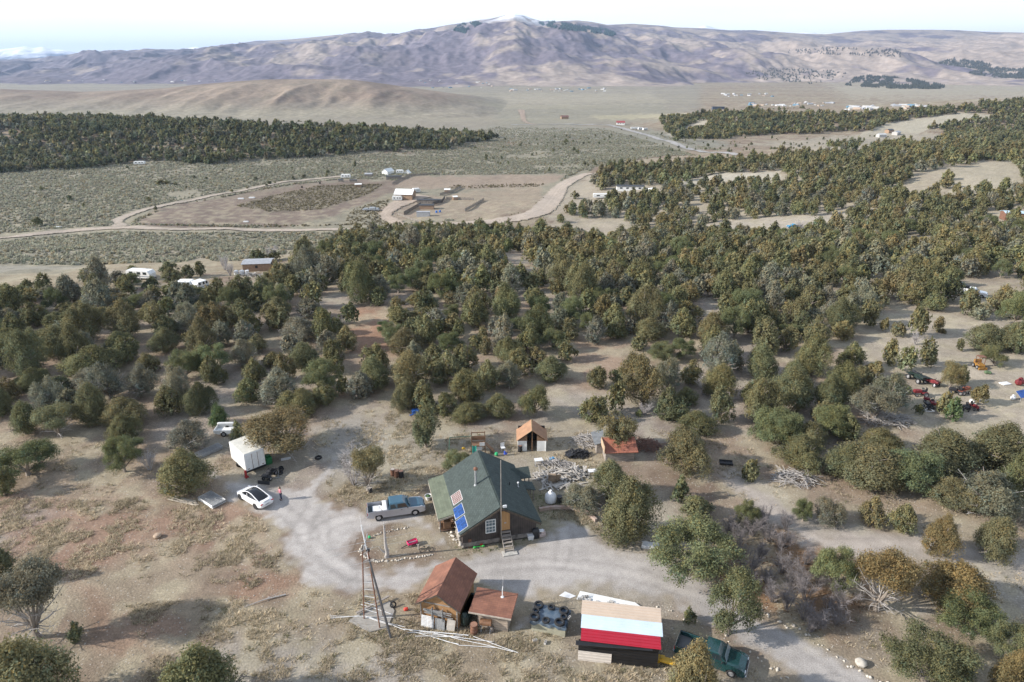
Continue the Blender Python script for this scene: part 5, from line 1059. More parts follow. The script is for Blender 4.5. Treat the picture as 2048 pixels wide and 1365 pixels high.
for i in range(3): m.box((1.28, -.16, .2+i*.3), (2.75, .03, .05))
o = m.build('lower_panel', M('cream_metal', (.62, .56, .50), rough=.5, var=.06), sm); o['label'] = 'cream ribbed lower panel'
wp = [G(1153, 1202), G(1160, 1186), G(1228, 1199), G(1290, 1216)]; m = MB(); c0 = sum(wp, Vector())/4
m.slab([wp[0]-c0+Vector((0, 0, .22)), G(1288, 1222)-c0+Vector((0, 0, .22)), G(1270, 1209)-c0+Vector((0, 0, .22)), wp[1]-c0+Vector((0, 0, .22))], .08)
one('white_sheet', 'long white metal sheet weighted with blocks behind the striped shed', 'sheet', m, WHT, c0)
for i, (zx, zy) in enumerate(((490, 150), (503, 125), (533, 155), (545, 130), (580, 155), (643, 165), (632, 188), (712, 180), (745, 170), (760, 190), (848, 208), (880, 197), (905, 218), (985, 230))):
    block(U(1040+zx/4.096, 1160+(zy+14)/4.096, .24), 'grey hollow block weighing down the white sheet behind the striped shed', i*1.1, 'blocks on the white sheet', R(90) if i % 3 else 0)
m = MB(); m.slab([(-.8, -.15, .04), (.2, -.5, .04), (.8, -.2, .04), (-.2, .4, .04)], .02); one('plastic_sheet', 'crumpled pale plastic sheet on the ground behind the tank', 'sheet', m, WPLAST, G(1135, 1190))
# yellow roller
m = MB(); m.box((0, 0, .35), (1.5, .6, .3), bev=.1); m.tube([(-.75, -.3, .3), (-.75, .3, .3)], .22, 10); m.box((-.4, 0, .55), (.3, .4, .15)); one('snow_plough', 'yellow steel plough blade beside the striped shed', 'plough', m, M('yellow_paint', (.62, .36, .02), rough=.45, var=.12), G(1334, 1328), R(-20))
# ------------------------------------------------------------------ tent hut, playset, red roofed hut
tn = thing('tent_hut', 'tent shaped hut of brown panels with green ridge strip and dark doorway', 'hut', (2.55, 75.9, 0), 0)
TAN_ = M('tan_plywood', (.36, .20, .115), var=.12, scale=1.5)
m = MB(); m.slab([(-1.95, 0, 1.55), (0, 0, 3.05), (0, 3.0, 3.05), (-1.95, 3.0, 1.55)][::-1], .06); m.slab([(0, 0, 3.05), (1.95, 0, 1.55), (1.95, 3.0, 1.55), (0, 3.0, 3.05)][::-1], .06); rt = m.build('roof', TAN_, tn)
m = MB(); m.slab([(-.72, -.02, 2.53), (0, -.02, 3.09), (0, 3.02, 3.09), (-.72, 3.02, 2.53)][::-1], .02); m.build('green_strip', M('green_felt', (.045, .17, .10), var=.25, scale=3), rt)
for s in (-1, 1):
    m = MB(); m.box((s*1.2, .2, .75), (1.1, .06, 1.5)); m.build('front_panel', WHT, tn)
    m = MB(); m.prism([(s*.62, 1.5), (s*1.75, 1.5), (s*.62, 2.35)], 'Y', .17, .22); m.build('gable_board', WOODB, tn)
    m = MB(); m.box((s*1.78, 1.5, .75), (.06, 2.9, 1.5)); m.build('side_wall', WHT, tn)
m = MB(); m.box((0, 2.9, 1.1), (3.5, .06, 2.2)); m.build('back_wall', BLKP, tn); m = MB(); m.box((.02, .18, 1.45), (.12, .12, 2.9)); m.build('post', WOODB, tn)
def drum_mb(): return MB().lathe([(.29, 0), (.30, .02), (.29, .28), (.305, .3), (.29, .32), (.29, .58), (.305, .6), (.29, .62), (.29, .87), (.30, .89), (.27, .89), (.26, .86)], n=16)
DRM = drum_mb().build('drum', RUST, None, True).data; _d = [o for o in C.objects if o.name == 'drum'][0]; bpy.data.objects.remove(_d)
DRK = DRM.copy(); DRK.materials.clear(); DRK.materials.append(BLKP)
def drum(px, py, label, me, group=None, lid=None, s=1, parent=None):
    o = link('steel_drum', me); o.location = G(px, py); o.scale = (s, s, s); tag(o, label, 'drum', group)
    if lid: l = MB().lathe([(.27, .87), (.27, .885)], n=16).build('lid', lid, o)
    return o
RSTL = M('drum_lid_rust', (.36, .20, .14), var=.25); PLID = M('drum_lid_pale', (.5, .44, .38), var=.2)
drum(1040, 903, 'black drum with rusty rim in front of the tent hut', DRK, None, RSTL); drum(1046, 898, 'black drum with pale top close to the tent hut doorway', DRK, None, PLID); drum(1085, 900, 'rusty drum with pale top right of the tent hut doorway', DRM, None, PLID)
for x, y, l in ((786, 951, 'left brown'), (794, 954, 'middle red brown'), (803, 955, 'right dark')): drum(x, y, f'{l} drum of the three drums in the grass', DRK if 'dark' in l else DRM, 'three drums in the grass', PLID if 'left' in l else RSTL)
o = drum(948, 1266, 'upright rusty drum in front of the flat roofed shed', DRM, None, RSTL, 1.1)
drum(741, 986, 'short black tub with pale lid under the grey and bronze tree', DRK, None, PLID, .8)
bs = thing('barrel_smoker', 'rusty barrel smoker lying on a crossed steel stand by the flat shed', 'smoker', G(972, 1262), R(-8))
m = MB(); m.lathe([(.29, -.5), (.30, -.48), (.29, -.1), (.305, -.08), (.29, -.05), (.29, .3), (.3, .48), (.29, .5), (.25, .49)], (0, 0, .95), 14, 'X'); m.build('barrel', M('copper_brown', (.30, .16, .09), rough=.5, var=.3, metal=.3), bs)
m = MB()
for s in (-.4, .4): m.tube([(s, -.35, 0), (s, .3, .85)], .025, 6); m.tube([(s, .35, 0), (s, -.3, .85)], .025, 6)
m.build('stand', GALV, bs)
one('propane_bottle', 'small dark gas bottle right of the barrel smoker', 'bottle', MB().lathe([(.02, 0), (.17, .04), (.19, .2), (.17, .42), (.06, .52), (.06, .6)], n=12), M('grey_bottle', (.2, .17, .15), var=.3), G(984, 1263), smooth=True)
ps = thing('playset', 'wooden climbing frame with green slide and a swing beam', 'playset', G(957, 905), R(4))
for x in (-.85, .85):
    for y in (-.6, .6): m = MB(); m.box((x, y, 1.35), (.1, .1, 2.7)); m.build('post', WOODB, ps)
m = MB(); m.box((0, 0, 1.25), (1.8, 1.3, .1)); m.build('platform', WOODB, ps)
m = MB(); m.box((0, .6, 1.75), (1.7, .04, .6)); m.box((0, -.6, 2.55), (1.8, .06, .12)); m.box((0, .6, 2.55), (1.8, .06, .12)); m.build('rail', WOODB, ps)
m = MB(); m.box((-.1, -.62, .95), (1.1, .05, .55)); m.box((0.5, -.62, 1.5), (.7, .05, .5)); m.build('panel', WPLAST, ps)
m = MB(); m.slab([(-.75, -.65, 1.3), (-.3, -.65, 1.3), (-.3, -2.4, .15), (-.75, -2.4, .15)][::-1], .04); m.bar((-.76, -.65, 1.38), (-.76, -2.4, .23), .05, .2); m.bar((-.29, -.65, 1.38), (-.29, -2.4, .23), .05, .2); m.build('slide', M('green_plastic', (.03, .30, .22), rough=.35, var=.08), ps)
m = MB(); m.tube([(-.8, .2, 2.3), (-3.6, .2, 2.2)], .05, 8); m.tube([(-3.6, .2, 2.2), (-3.8, -.7, 0)], .05, 6); m.tube([(-3.6, .2, 2.2), (-3.8, 1.1, 0)], .05, 6); m.build('swing_beam', M('green_pole', (.08, .16, .12), var=.2), ps)
m = MB(); m.box((-1.9, .2, .55), (.42, .3, .3), bev=.08); sw = m.build('swing_seat', M('yellow_plastic', (.72, .42, .03), rough=.4, var=.05), ps); m = MB()
for s in (-.18, .18): m.tube([(-1.9+s, .2, .6), (-1.9+s, .2, 2.25)], .012, 4)
m.build('rope', GALV, sw)
m = MB(); m.slab([(1.0, -.5, 1.2), (1.0, .4, 1.2), (2.0, .4, .05), (2.0, -.5, .05)], .05); m.build('ramp', WOODB, ps)
rh = thing('red_roofed_hut', 'low hut with a rusty red roof half hidden by junipers', 'hut', G(1208, 926), R(3))
m = MB(); m.box((2.0, 1.4, .8), (3.6, 2.4, 1.6)); m.build('wall', WOODG, rh)
m = MB(); m.slab([(0, -.2, 1.5), (4.2, -.2, 1.5), (4.2, 2.2, 2.3), (0, 2.2, 2.3)], .1); rr = m.build('roof', M_bands('red_roofing', (.33, .125, .08), (.24, .09, .06), 0, .6, noise=.15, bump=.2), rh)
m = MB(); m.box((-.05, 1.0, 1.9), (.07, 2.5, .9)); m.box((2.1, 2.25, 2.3), (4.2, .1, .16)); m.build('trim', M('bare_timber', (.50, .36, .24), var=.2), rr)
m = MB(); m.slab([(-.9, 2.0, 1.4), (.6, 2.0, 1.9), (.6, 5.2, 1.9), (-.9, 5.2, 1.4)], .08); m.build('grey_roof', M('grey_roofing', (.16, .17, .18), var=.2), rh)
m = MB(); m.box((0, 3.6, .7), (1.2, 2.8, 1.35)); m.build('annex_wall', WOODG, rh)
# ------------------------------------------------------------------ vehicles
def wheel(par, x, y, r=.38, w=.26, rim=RIM):
    m = tyre_mb(r, w); vs = [(a, c, b) for a, b, c in m.v]; m2 = MB(); m2.add(vs, m.f)
    t = m2.build('wheel', RUBBER, par, True); t.location = (x, y, r)
    s = 1 if y > 0 else -1; q = MB(); q.lathe([(r*.60, -.02*s), (r*.62, s*w*.28), (r*.5, s*w*.34), (r*.2, s*w*.22), (.02, s*w*.30)], n=14, axis='Y'); q.build('rim', rim, t, True)
def arch(cx, r, n=7): return [(cx+r*math.cos(math.pi-math.pi*i/n), .38+r*math.sin(math.pi-math.pi*i/n)) for i in range(n+1)]
def pickup(label, loc, rz, lower, upper, L=6.0, wheelbase=3.9, boxlid=True, extcab=True, name='pickup_truck', cat='pickup', bed_in=None):
    t = thing(name, label, cat, loc, rz); hw = .98; rx = -L/2+1.15; fx = rx+wheelbase; x0, x1 = -L/2, L/2; cab0 = -L/2+2.25 if extcab else -L/2+2.6; cab1 = fx-.55
    prof = [(x0, .55), (x0, .80)]+[(cab0-.06, .80)]+[(cab0-.06, 1.22), (cab1, 1.24), (x1-.35, 1.14), (x1-.06, 1.0), (x1, .62), (x1-.1, .45)]
    bot = arch(fx, .47)[::-1]+arch(rx, .47)[::-1]
    m = MB(); m.prism(prof+bot+[(x0+.2, .5)], 'Y', -hw, hw); m.build('body', lower, t)
    m = MB()
    for s in (-1, 1): m.box(((x0+cab0)/2-.03, s*(hw-.05), 1.0), (cab0-x0-.06, .11, .52), bev=.04)
    m.box((x0+.05, 0, 1.0), (.1, 2*hw-.02, .5), bev=.03); m.box((cab0-.1, 0, 1.0), (.08, 2*hw-.1, .5)); bed = m.build('bed', lower, t)
    m = MB(); m.box(((x0+cab0)/2, 0, .815), (cab0-x0-.2, 2*hw-.2, .02)); m.build('bed_floor', bed_in or BLKP, bed)
    m = MB(); m.loft([[(cab1-.05, -hw+.03, 1.235), (cab1-.05, hw-.03, 1.235), (cab1-.05, hw-.2, 1.30), (cab1-.05, -hw+.2, 1.30)], [(x1-.6, -hw+.1, 1.17), (x1-.6, hw-.1, 1.17), (x1-.6, hw-.3, 1.25), (x1-.6, -hw+.3, 1.25)], [(x1-.08, -hw+.2, 1.02), (x1-.08, hw-.2, 1.02), (x1-.1, hw-.35, 1.10), (x1-.1, -hw+.35, 1.10)]]); m.build('hood', upper, t)
    c0, c1, r0, r1 = cab0, cab1+.12, cab0+.16, cab1-.62; ht = 1.88
    def ring(z, a, b, w_): return [(a, -w_, z), (b, -w_, z), (b, w_, z), (a, w_, z)]
    m = MB(); m.loft([ring(1.2, c0, c1, hw-.03), ring(1.28, c0, c1-.03, hw-.04), ring(ht-.08, r0-.02, r1+.03, hw-.2), ring(ht, r0+.1, r1-.08, hw-.30)]); cab = m.build('cab', upper, t)
    def q(z, x, s): k = (z-1.28)/(ht-.08-1.28); return (x, s*(hw-.035-.16*k), z)
    m = MB(); f = lambda z: c1-.03+(r1+.03-c1+.03)*(z-1.28)/(ht-.36); b = lambda z: c0+(r0-.02-c0)*(z-1.28)/(ht-.36)
    m.slab([(f(1.32)+.02, -hw+.16, 1.32), (f(1.32)+.02, hw-.16, 1.32), (f(1.76)+.02, hw-.27, 1.76), (f(1.76)+.02, -hw+.27, 1.76)], .02); m.build('windshield', GLS2, cab)
    m = MB(); m.slab([(b(1.34)-.02, hw-.2, 1.34), (b(1.34)-.02, -hw+.2, 1.34), (b(1.74)-.02, -hw+.3, 1.74), (b(1.74)-.02, hw-.3, 1.74)], .02); m.build('rear_window', GLS, cab)
    for s in (-1, 1):
        for (a0, a1) in ((c0+.22, (c0+c1)/2-.32), ((c0+c1)/2-.25, c1-.36)):
            m = MB(); m.slab([q(1.32, a0, s), q(1.32, a1, s), q(1.74, a1-.22, s), q(1.74, a0+.04, s)], .02 if s < 0 else -.02); o = m.build('side_window', GLS, cab)
        m = MB(); m.box((c1-.35, s*(hw+.12), 1.36), (.1, .2, .2), bev=.03); m.build('mirror', BLKP, t)
        m = MB(); m.box((x1-.03, s*(hw-.25), .88), (.08, .34, .2), bev=.02); m.build('headlight', CLR_L, t)
        m = MB(); m.box((x0-.01, s*(hw-.08), .98), (.05, .12, .3)); m.build('tail_light', RED_L, t)
        m = MB(); m.box(((c0+c1)/2+.2, s*(hw+.01), 1.08), (.16, .03, .04)); m.build('handle', BLKP, t)
        wheel(t, fx, s*(hw-.12)); wheel(t, rx, s*(hw-.12))
    m = MB(); m.box((x1+.04, 0, .58), (.16, 2*hw, .22), bev=.05); m.build('bumper', CHROME, t); m = MB(); m.box((x0-.06, 0, .58), (.14, 2*hw-.1, .18), bev=.04); m.build('bumper', CHROME, t)
    m = MB(); m.box((x1-.01, 0, .9), (.05, 1.1, .22)); m.build('grille', BLKP, t)
    if boxlid: m = MB(); m.box((cab0-.36, 0, 1.22), (.48, 2*hw-.1, .22), bev=.04); m.build('tool_box', WPLAST, t)
    return t
SILV = M('silver_paint', (.44, .44, .47), rough=.3, var=.05, metal=.35, coat=.5); TEAL = M('teal_blue_paint', (.045, .115, .17), rough=.3, var=.08, coat=.5)
a, b = G(762, 1042), G(830, 1032); rz = ang(a, b); ctr = (a+b)/2+Vector((-math.sin(rz), math.cos(rz), 0))*.95+Vector((math.cos(rz), math.sin(rz), 0))*(-.1)
pk = pickup('silver and blue extended cab pickup parked beside the house', (ctr.x, ctr.y, 0), rz, SILV, TEAL, 6.2, 3.95, bed_in=M('bed_liner', (.10, .13, .14), var=.2))
m = MB(); 
for i in range(5): m.box((-2.3+.33*i, .1*(-1)**i, .9+.05*(i % 2)), (.5, 1.0, .12), (0, 0, .3*i))
one('bed_load', 'pale scrap loaded in the bed of the silver and blue pickup', 'load', m, WPLAST, pk.location, rz)
DG = M('dark_green_paint', (.012, .05, .052), rough=.22, var=.15, coat=.8)
rz2 = R(-27); wf_ = G(1461, 1354); dgl = wf_-Matrix.Rotation(rz2, 3, 'Z') @ Vector((1.8, -.86, 0))
pickup('dark green pickup parked by the bronze juniper at the lower right', dgl, rz2, DG, DG, 5.7, 3.5, boxlid=False, bed_in=M('dusty_bed', (.12, .12, .12), var=.2))
# white saloon
def sedan(label, loc, rz, paint):
    t = thing('parked_car', label, 'car', loc, rz); S = [(-2.48, .60, .50, .66), (-2.42, .78, .36, .84), (-2.1, .92, .28, .98), (-1.4, .98, .26, 1.0), (-.2, .98, .25, .93), (.9, .98, .25, .90), (1.6, .97, .26, .86), (2.1, .92, .28, .76), (2.38, .76, .34, .66), (2.47, .55, .42, .58)]
    rings = []
    for x, hw, z0, z1 in S:
        rings.append([(x, -hw*.85, z0), (x, hw*.85, z0), (x, hw, z0+.1), (x, hw*1.0, (z0+z1)/2), (x, hw*.93, z1-.06), (x, hw*.7, z1), (x, -hw*.7, z1), (x, -hw*.93, z1-.06), (x, -hw*1.0, (z0+z1)/2), (x, -hw, z0+.1)])
    m = MB(); m.loft(rings); body = m.build('body', paint, t, True)
    K = [(-1.95, .74, .94, .96), (-1.3, .78, .92, 1.22), (-.5, .78, .90, 1.40), (.15, .77, .90, 1.43), (.7, .76, .88, 1.30), (1.35, .76, .86, .92)]
    rings = [[(x, -w_, z0), (x, w_, z0), (x, w_-.05-(z1-z0)*.22, z0+(z1-z0)*.7), (x, (w_-.05)*.68, z1-.005), (x, 0, z1+.02), (x, -(w_-.05)*.68, z1-.005), (x, -w_+.05+(z1-z0)*.22, z0+(z1-z0)*.7)] for x, w_, z0, z1 in K]
    m = MB(); m.loft(rings); m.build('glass_roof', M('black_glass', (.012, .013, .016), rough=.05, var=.05, spec=.6), t, True)
    for s in (-1, 1):
        m = MB(); m.tube([(1.4, s*.74, .93), (.72, s*.62, 1.28), (.15, s*.60, 1.40), (-.5, s*.61, 1.37), (-1.3, s*.66, 1.17), (-1.95, s*.70, .99)], [.03, .045, .05, .05, .05, .05], 6); m.build('roof_rail', paint, t, True)
        m = MB(); m.box((.25, s*.735, 1.10), (.06, .06, .32)); m.build('pillar', paint, t)
        m = MB(); m.box((1.0, s*1.03, 1.0), (.12, .16, .12), bev=.03); m.build('mirror', paint, t)
        m = MB(); m.box((2.22, s*.70, .66), (.3, .28, .09), (0, .25, -s*.35), .02); m.build('headlight', CLR_L, t)
        m = MB(); m.box((-2.40, s*.62, .80), (.12, .40, .1), (0, 0, s*.3), .02); m.build('tail_light', RED_L, t)
        m = MB(); m.box((.1, s*.985, .74), (.2, .02, .03)); m.build('handle', CHROME, t)
        for x in (-1.48, 1.48):
            m = MB(); m.lathe([(.40, -.03*s), (.40, .012*s)], (x, s*.975, .35), 18, 'Y'); m.build('wheel_arch', BLKP, body); wheel(t, x, s*.88, .35, .24)
    m = MB(); m.box((-2.465, 0, .62), (.03, .5, .13)); m.build('number_plate', M('plate_grey', (.3, .3, .32), var=.1), t)
    m = MB(); m.box((-2.1, 0, .99), (.5, .9, .02), (0, .12, 0)); m.build('boot_lid', paint, t)
    return t
a = G(511.6, 1018); b = G(482, 999.5); rz = ang(a, b); 
L_ = Vector((-math.sin(rz), math.cos(rz), 0)); ctr = (a+b)/2-L_*.9
WPNT = M('white_car_paint', (.80, .80, .81), rough=.22, var=.02, coat=.8)
sedan('white saloon car with a black glass roof parked on the gravel', (ctr.x, ctr.y, 0), rz, WPNT)
# box trailer
A = Vector((-32.0, 70.33, 0)); B = Vector((-30.19, 72.06, 0)); rzb = ang(A, B); bt = thing('box_trailer', 'white box truck body with rust streaked rear doors standing on the gravel', 'trailer', (A+B)/2, rzb)
m = MB(); m.box((0, 2.15, 1.75), (2.5, 4.3, 2.3), bev=.05); m.build('body', WHT, bt); m = MB(); m.box((0, 2.15, 2.93), (2.44, 4.24, .04)); m.build('roof', M('cream_roof', (.64, .62, .55), var=.12, scale=1), bt)
for s in (-1, 1):
    m = MB(); m.box((s*.59, -.02, 1.75), (1.12, .04, 2.1)); d = m.build('door', M('door_white', (.74, .74, .73), rough=.5, var=.1), bt)
    m = MB(); m.tube([(s*.35, -.06, .75), (s*.35, -.06, 2.75)], .025, 6); m.build('lock_bar', RUST, d)
    m = MB(); m.box((s*.9, -.045, .85), (.22, .012, .1)); m.build('rust_mark', RUST, d)
m = MB(); m.box((0, 0, .5), (2.5, .12, .2)); m.box((0, 2.1, .52), (1.0, 4.2, .16)); m.build('frame', BLKP, bt)
for s in (-1, 1): wheel(bt, s*1.0, 2.6, .42)
m = MB(); m.box((-1.35, .3, .55), (.2, .25, .7)); one('red_jack', 'small red hand trolley at the left rear of the white box trailer', 'trolley', MB().box((0, 0, .45), (.25, .25, .9), bev=.06).box((0, -.2, .08), (.4, .4, .1)), M('dark_red_paint', (.35, .03, .03), var=.2), W(bt, (-1.4, -.1, 0)), rzb)
one('green_bin', 'dark green box with red lid right of the white box trailer', 'bin', MB().box((0, 0, .5), (.8, .8, 1.0), bev=.06).box((0, .1, 1.08), (.7, .6, .14), bev=.05), M('bin_green', (.02, .15, .05), rough=.5, var=.15), W(bt, (1.9, .9, 0)), rzb)
def atv(label, loc, rz, paint, plough=False, name='quad_bike', group=None, s=1.0):
    t = thing(name, label, 'quad bike', loc, rz, group); t.scale = (s, s, s)
    m = MB(); m.loft([[(-.9, -.22, .5), (-.9, .22, .5), (-.9, .2, .72), (-.9, -.2, .72)], [(-.3, -.2, .4), (-.3, .2, .4), (-.3, .16, .78), (-.3, -.16, .78)], [(.3, -.2, .4), (.3, .2, .4), (.3, .18, .92), (.3, -.18, .92)], [(.95, -.28, .5), (.95, .28, .5), (.95, .2, .78), (.95, -.2, .78)]]); m.build('body', paint, t)
    for x in (-.62, .68):
        for y in (-.42, .42): m = MB(); m.box((x, y, .68), (.75, .36, .06), (0, 0, 0), .02); m.build('mudguard', paint, t); wheel(t, x, y*1.05, .29, .24)
    m = MB(); m.box((-.32, 0, .86), (.75, .3, .14), bev=.05); m.build('seat', BLKP, t)
    m = MB(); m.tube([(.3, -.4, 1.08), (.38, -.1, 1.0), (.38, .1, 1.0), (.3, .4, 1.08)], .03, 6); m.build('handlebar', BLKP, t)
    for x in (-.8, .85):
        m = MB(); 
        for y in (-.3, -.1, .1, .3): m.tube([(x-.25, y, .86), (x+.25, y, .86)], .015, 4)
        m.tube([(x-.25, -.35, .86), (x-.25, .35, .86)], .018, 4); m.tube([(x+.25, -.35, .86), (x+.25, .35, .86)], .018, 4); m.build('rack', BLKP, t)
    if plough: m = MB(); m.slab([(1.55, -.75, .02), (1.55, .75, .02), (1.45, .75, .42), (1.45, -.75, .42)], .05); m.bar((.6, -.2, .3), (1.5, -.3, .25), .05); m.bar((.6, .2, .3), (1.5, .3, .25), .05); m.build('plough_blade', BLKP, t)
    return t
p0 = G(540, 955); atv('black quad bike with plough blade by the white box trailer', p0, ang(G(545, 945), G(528, 964)), BLKP, True)
for x, y, l, s in ((562, 937, 'upper', .8), (563, 943, 'middle', .9), (561, 948, 'lower', .9)):
    o = ty.copy(); C.objects.link(o); o.location = G(x, y)+Vector((0, 0, .1 if l != 'middle' else .3)); o.scale = (s, s, s); o.rotation_euler = (.1, 0, 0); tag(o, f'black tyre lying by the quad bike, the {l} of three', 'tyre', 'tyres by the quad bike')
m = MB(); m.bar((0, 0, .1), (-.3, 1.4, .35), .06); m.bar((0, 0, .1), (-.9, .1, .1), .06); m.bar((0, 0, .1), (.3, .4, .1), .05); one('tow_bar', 'pale folded tow bar lying right of the black quad bike', 'tow bar', m, GALV, G(556, 958))
# white pickup bed between the trees
pb = thing('pickup_bed', 'white pickup bed trailer half hidden behind the big bronze juniper', 'trailer', G(452, 868), R(3))
m = MB(); m.prism([(-1.2, .6), (-1.25, 1.0), (1.2, 1.0), (1.2, .5)]+arch(.0, .45)[::-1], 'Y', -.9, -.82); m.prism([(-1.2, .6), (-1.25, 1.0), (1.2, 1.0), (1.2, .5)]+arch(.0, .45)[::-1], 'Y', .82, .9); m.box((-1.2, 0, .8), (.08, 1.7, .4)); m.box((0, 0, .6), (2.4, 1.7, .06)); m.build('bed', WHT, pb)
m = MB(); m.box((-.1, .75, 1.2), (2.2, .3, .3), bev=.08); m.build('tool_chest', WHT, pb)
for s in (-1, 1): wheel(pb, 0, s*.75, .36)
# pink wagon, bicycle, trunk
wg = thing('toy_wagon', 'bright pink toy wagon standing on the bare island', 'wagon', G(825, 1090), R(28)); PNK = M('pink_plastic', (.75, .03, .16), rough=.4, var=.05)
m = MB(); m.box((0, 0, .22), (1.0, .5, .1), bev=.04)
for s in (-1, 1): m.box((0, s*.25, .38), (1.05, .07, .3), bev=.03); m.box((s*.5, 0, .38), (.07, .5, .3), bev=.03)
m.build('tub', PNK, wg); m = MB(); m.box((0, 0, .29), (.9, .42, .02)); m.build('floor', WPLAST, wg)
for x in (-.35, .35):
    for y in (-.25, .25): wheel(wg, x, y, .12, .08, WPLAST)
m = MB(); m.bar((-.5, 0, .2), (-1.25, -.1, .08), .06); m.build('handle', BLKP, wg)
bc = thing('fallen_bicycle', 'small dark bicycle lying on the bare island right of the wagon', 'bicycle', G(853, 1101), R(10))
for x in (-.45, .45):
    m = MB(); k = 16; m.tube([(x+.28*math.cos(6.283*i/k), .28*math.sin(6.283*i/k), .08+.04*math.sin(6.283*i/k)) for i in range(k+1)], .025, 5, cap=False); m.build('wheel', RUBBER, bc)
m = MB(); m.tube([(-.45, 0, .1), (-.1, .05, .12), (.3, .3, .2), (.45, 0, .1)], .025, 5); m.tube([(-.1, .05, .12), (-.2, .35, .18)], .025, 5); m.tube([(-.1, .05, .12), (.28, .34, .2)], .022, 5); m.build('frame', M('dark_olive_paint', (.04, .05, .03), var=.2), bc)
m = MB(); m.tube([(.1, .42, .22), (.32, .36, .22), (.45, .5, .22)], .018, 5); m.build('handlebar', GALV, bc); m = MB(); m.box((-.22, .4, .2), (.2, .12, .08), bev=.03); m.build('saddle', BLKP, bc)
dt = thing('dead_tree_trunk', 'bare grey dead trunk standing upright on the yard island', 'tree', G(774, 1114))
m = MB(); m.tube([(0, 0, -.05), (.03, 0, .5), (-.05, .02, 1.6), (-.03, 0, 3.0), (-.06, 0, 4.1)], [.3, .22, .15, .11, .05], 9); m.build('trunk', DEAD, dt, True)
m = MB(); m.tube([(0, 0, .4), (-.4, -.1, .8), (-.7, -.15, 1.3)], [.14, .10, .03], 7); m.tube([(0, 0, .3), (.22, .05, .9)], [.1, .03], 6); m.tube([(-.04, 0, 3.3), (.16, 0, 3.8)], [.05, .01], 5); m.tube([(-.04, 0, 2.2), (.2, 0, 2.4)], [.05, .02], 5); m.build('branch', DEAD, dt, True)
one('stake', 'short pale post standing beside the fallen bicycle', 'post', MB().box((0, 0, .3), (.14, .14, .6), bev=.02), M('pale_post', (.5, .45, .38), var=.2), G(837, 1099))
one('green_ball', 'green ball at the left rim of the yard island', 'ball', MB().lathe([(.01, -.16), (.11, -.12), (.16, 0), (.11, .12), (.01, .16)], (0, 0, .16), 12), M('ball_green', (.03, .4, .15), rough=.4, var=.05), G(739, 1077), smooth=True)
# lattice mast
tw = thing('lattice_mast', 'tall guyed lattice mast with long thin aerial elements', 'mast', (-12.3, 46.3, 0))
tp = Vector((.1, .35, 8.3)); legs = [U(728.2, 1238.8)-tw.location, U(759.9, 1257.6)-tw.location]; tops = [tp+Vector((-.42, .1, -.4)), tp+Vector((.1, -.1, -.2))]
for a, b in zip(legs, tops): m = MB(); m.tube([a, b], .06, 6); m.build('leg', RUST, tw)
m = MB(); m.tube([(0.75, 1.35, 0), tp+Vector((0, .2, -.3))], .06, 6); m.build('leg', RUST, tw)
m = MB()
for i in range(10):
    k = .06+i*.1; p = legs[0].lerp(tops[0], k); q = legs[1].lerp(tops[1], k+.05); m.tube([p, q], .03, 4); r = Vector((.75, 1.35, 0)).lerp(tp+Vector((0, .2, -.3)), k); m.tube([q, r], .022, 4); m.tube([r, p], .022, 4)
m.build('lattice', GALV, tw)
bp = U(660+615/5.055, 1040+1195/5.055)-tw.location; m = MB(); m.tube([bp, tp+Vector((.15, -.2, -.9))], [.11, .08], 8); m.build('brace_pole', M('dark_pole', (.10, .10, .105), var=.2, rough=.5), tw)
m = MB(); m.tube([tp+Vector((.12, -.1, -1.2)), tp+Vector((-.35, .3, 2.2))], .055, 8); mp_ = m.build('mast_tube', WPLAST, tw); m = MB(); m.tube([tp+Vector((-.35, .3, 2.2)), tp+Vector((-.40, .3, 3.1))], .014, 5); m.build('whip', WPLAST, mp_)
m = MB(); m.box(tp+Vector((.05, .1, -.2)), (.3, .3, .35), bev=.05); m.build('rotator', BLKP, tw)
for dz, dy, l in ((.35, -.5, 4.1), (.6, .15, 4.0), (-.9, -.6, 3.6)):
    m = MB(); c = tp+Vector((-.1, dy, dz)); d = Vector((.95, .16, .12)); m.tube([c-d*l, c-d*.8], .008, 4); m.tube([c-d*.8, c+d*.8], .016, 5); m.tube([c+d*.8, c+d*l], .008, 4); m.build('aerial_element', GALV, mp_)
m = MB(); m.bar(tp+Vector((-.1, -.6, .5)), tp+Vector((-.1, 1.0, .8)), .06); m.build('boom', GALV, mp_)
m = MB(); pl = [(697, 1244), (739, 1266), (775, 1257), (789, 1224), (779, 1204), (721, 1226)]; c0 = U(745, 1236); q = [U(*p)-c0 for p in pl]
n_ = len(q); m.add([(p.x, p.y, .10) for p in q]+[(p.x, p.y, -.05) for p in q], [tuple(range(n_))]+[(i, i+n_, (i+1) % n_+n_, (i+1) % n_) for i in range(n_)]); one('mast_slab', 'weathered grey slab lying on the ground at the foot of the mast', 'slab', m, M('grey_board_slab', (.34, .315, .28), var=.2, scale=3, stretch=(.5, 4, 1), bump=.4), c0)
m = MB(); a, b = U(660+270/5.055, 1040+970/5.055)-c0, U(660+600/5.055, 1040+805/5.055)-c0; m.bar(a+Vector((0, 0, .3)), b+Vector((0, 0, .4)), .2, .1); one('plank', 'grey plank laid across the back of the mast slab', 'plank', m, WOODG, c0)
g = random.Random(31)
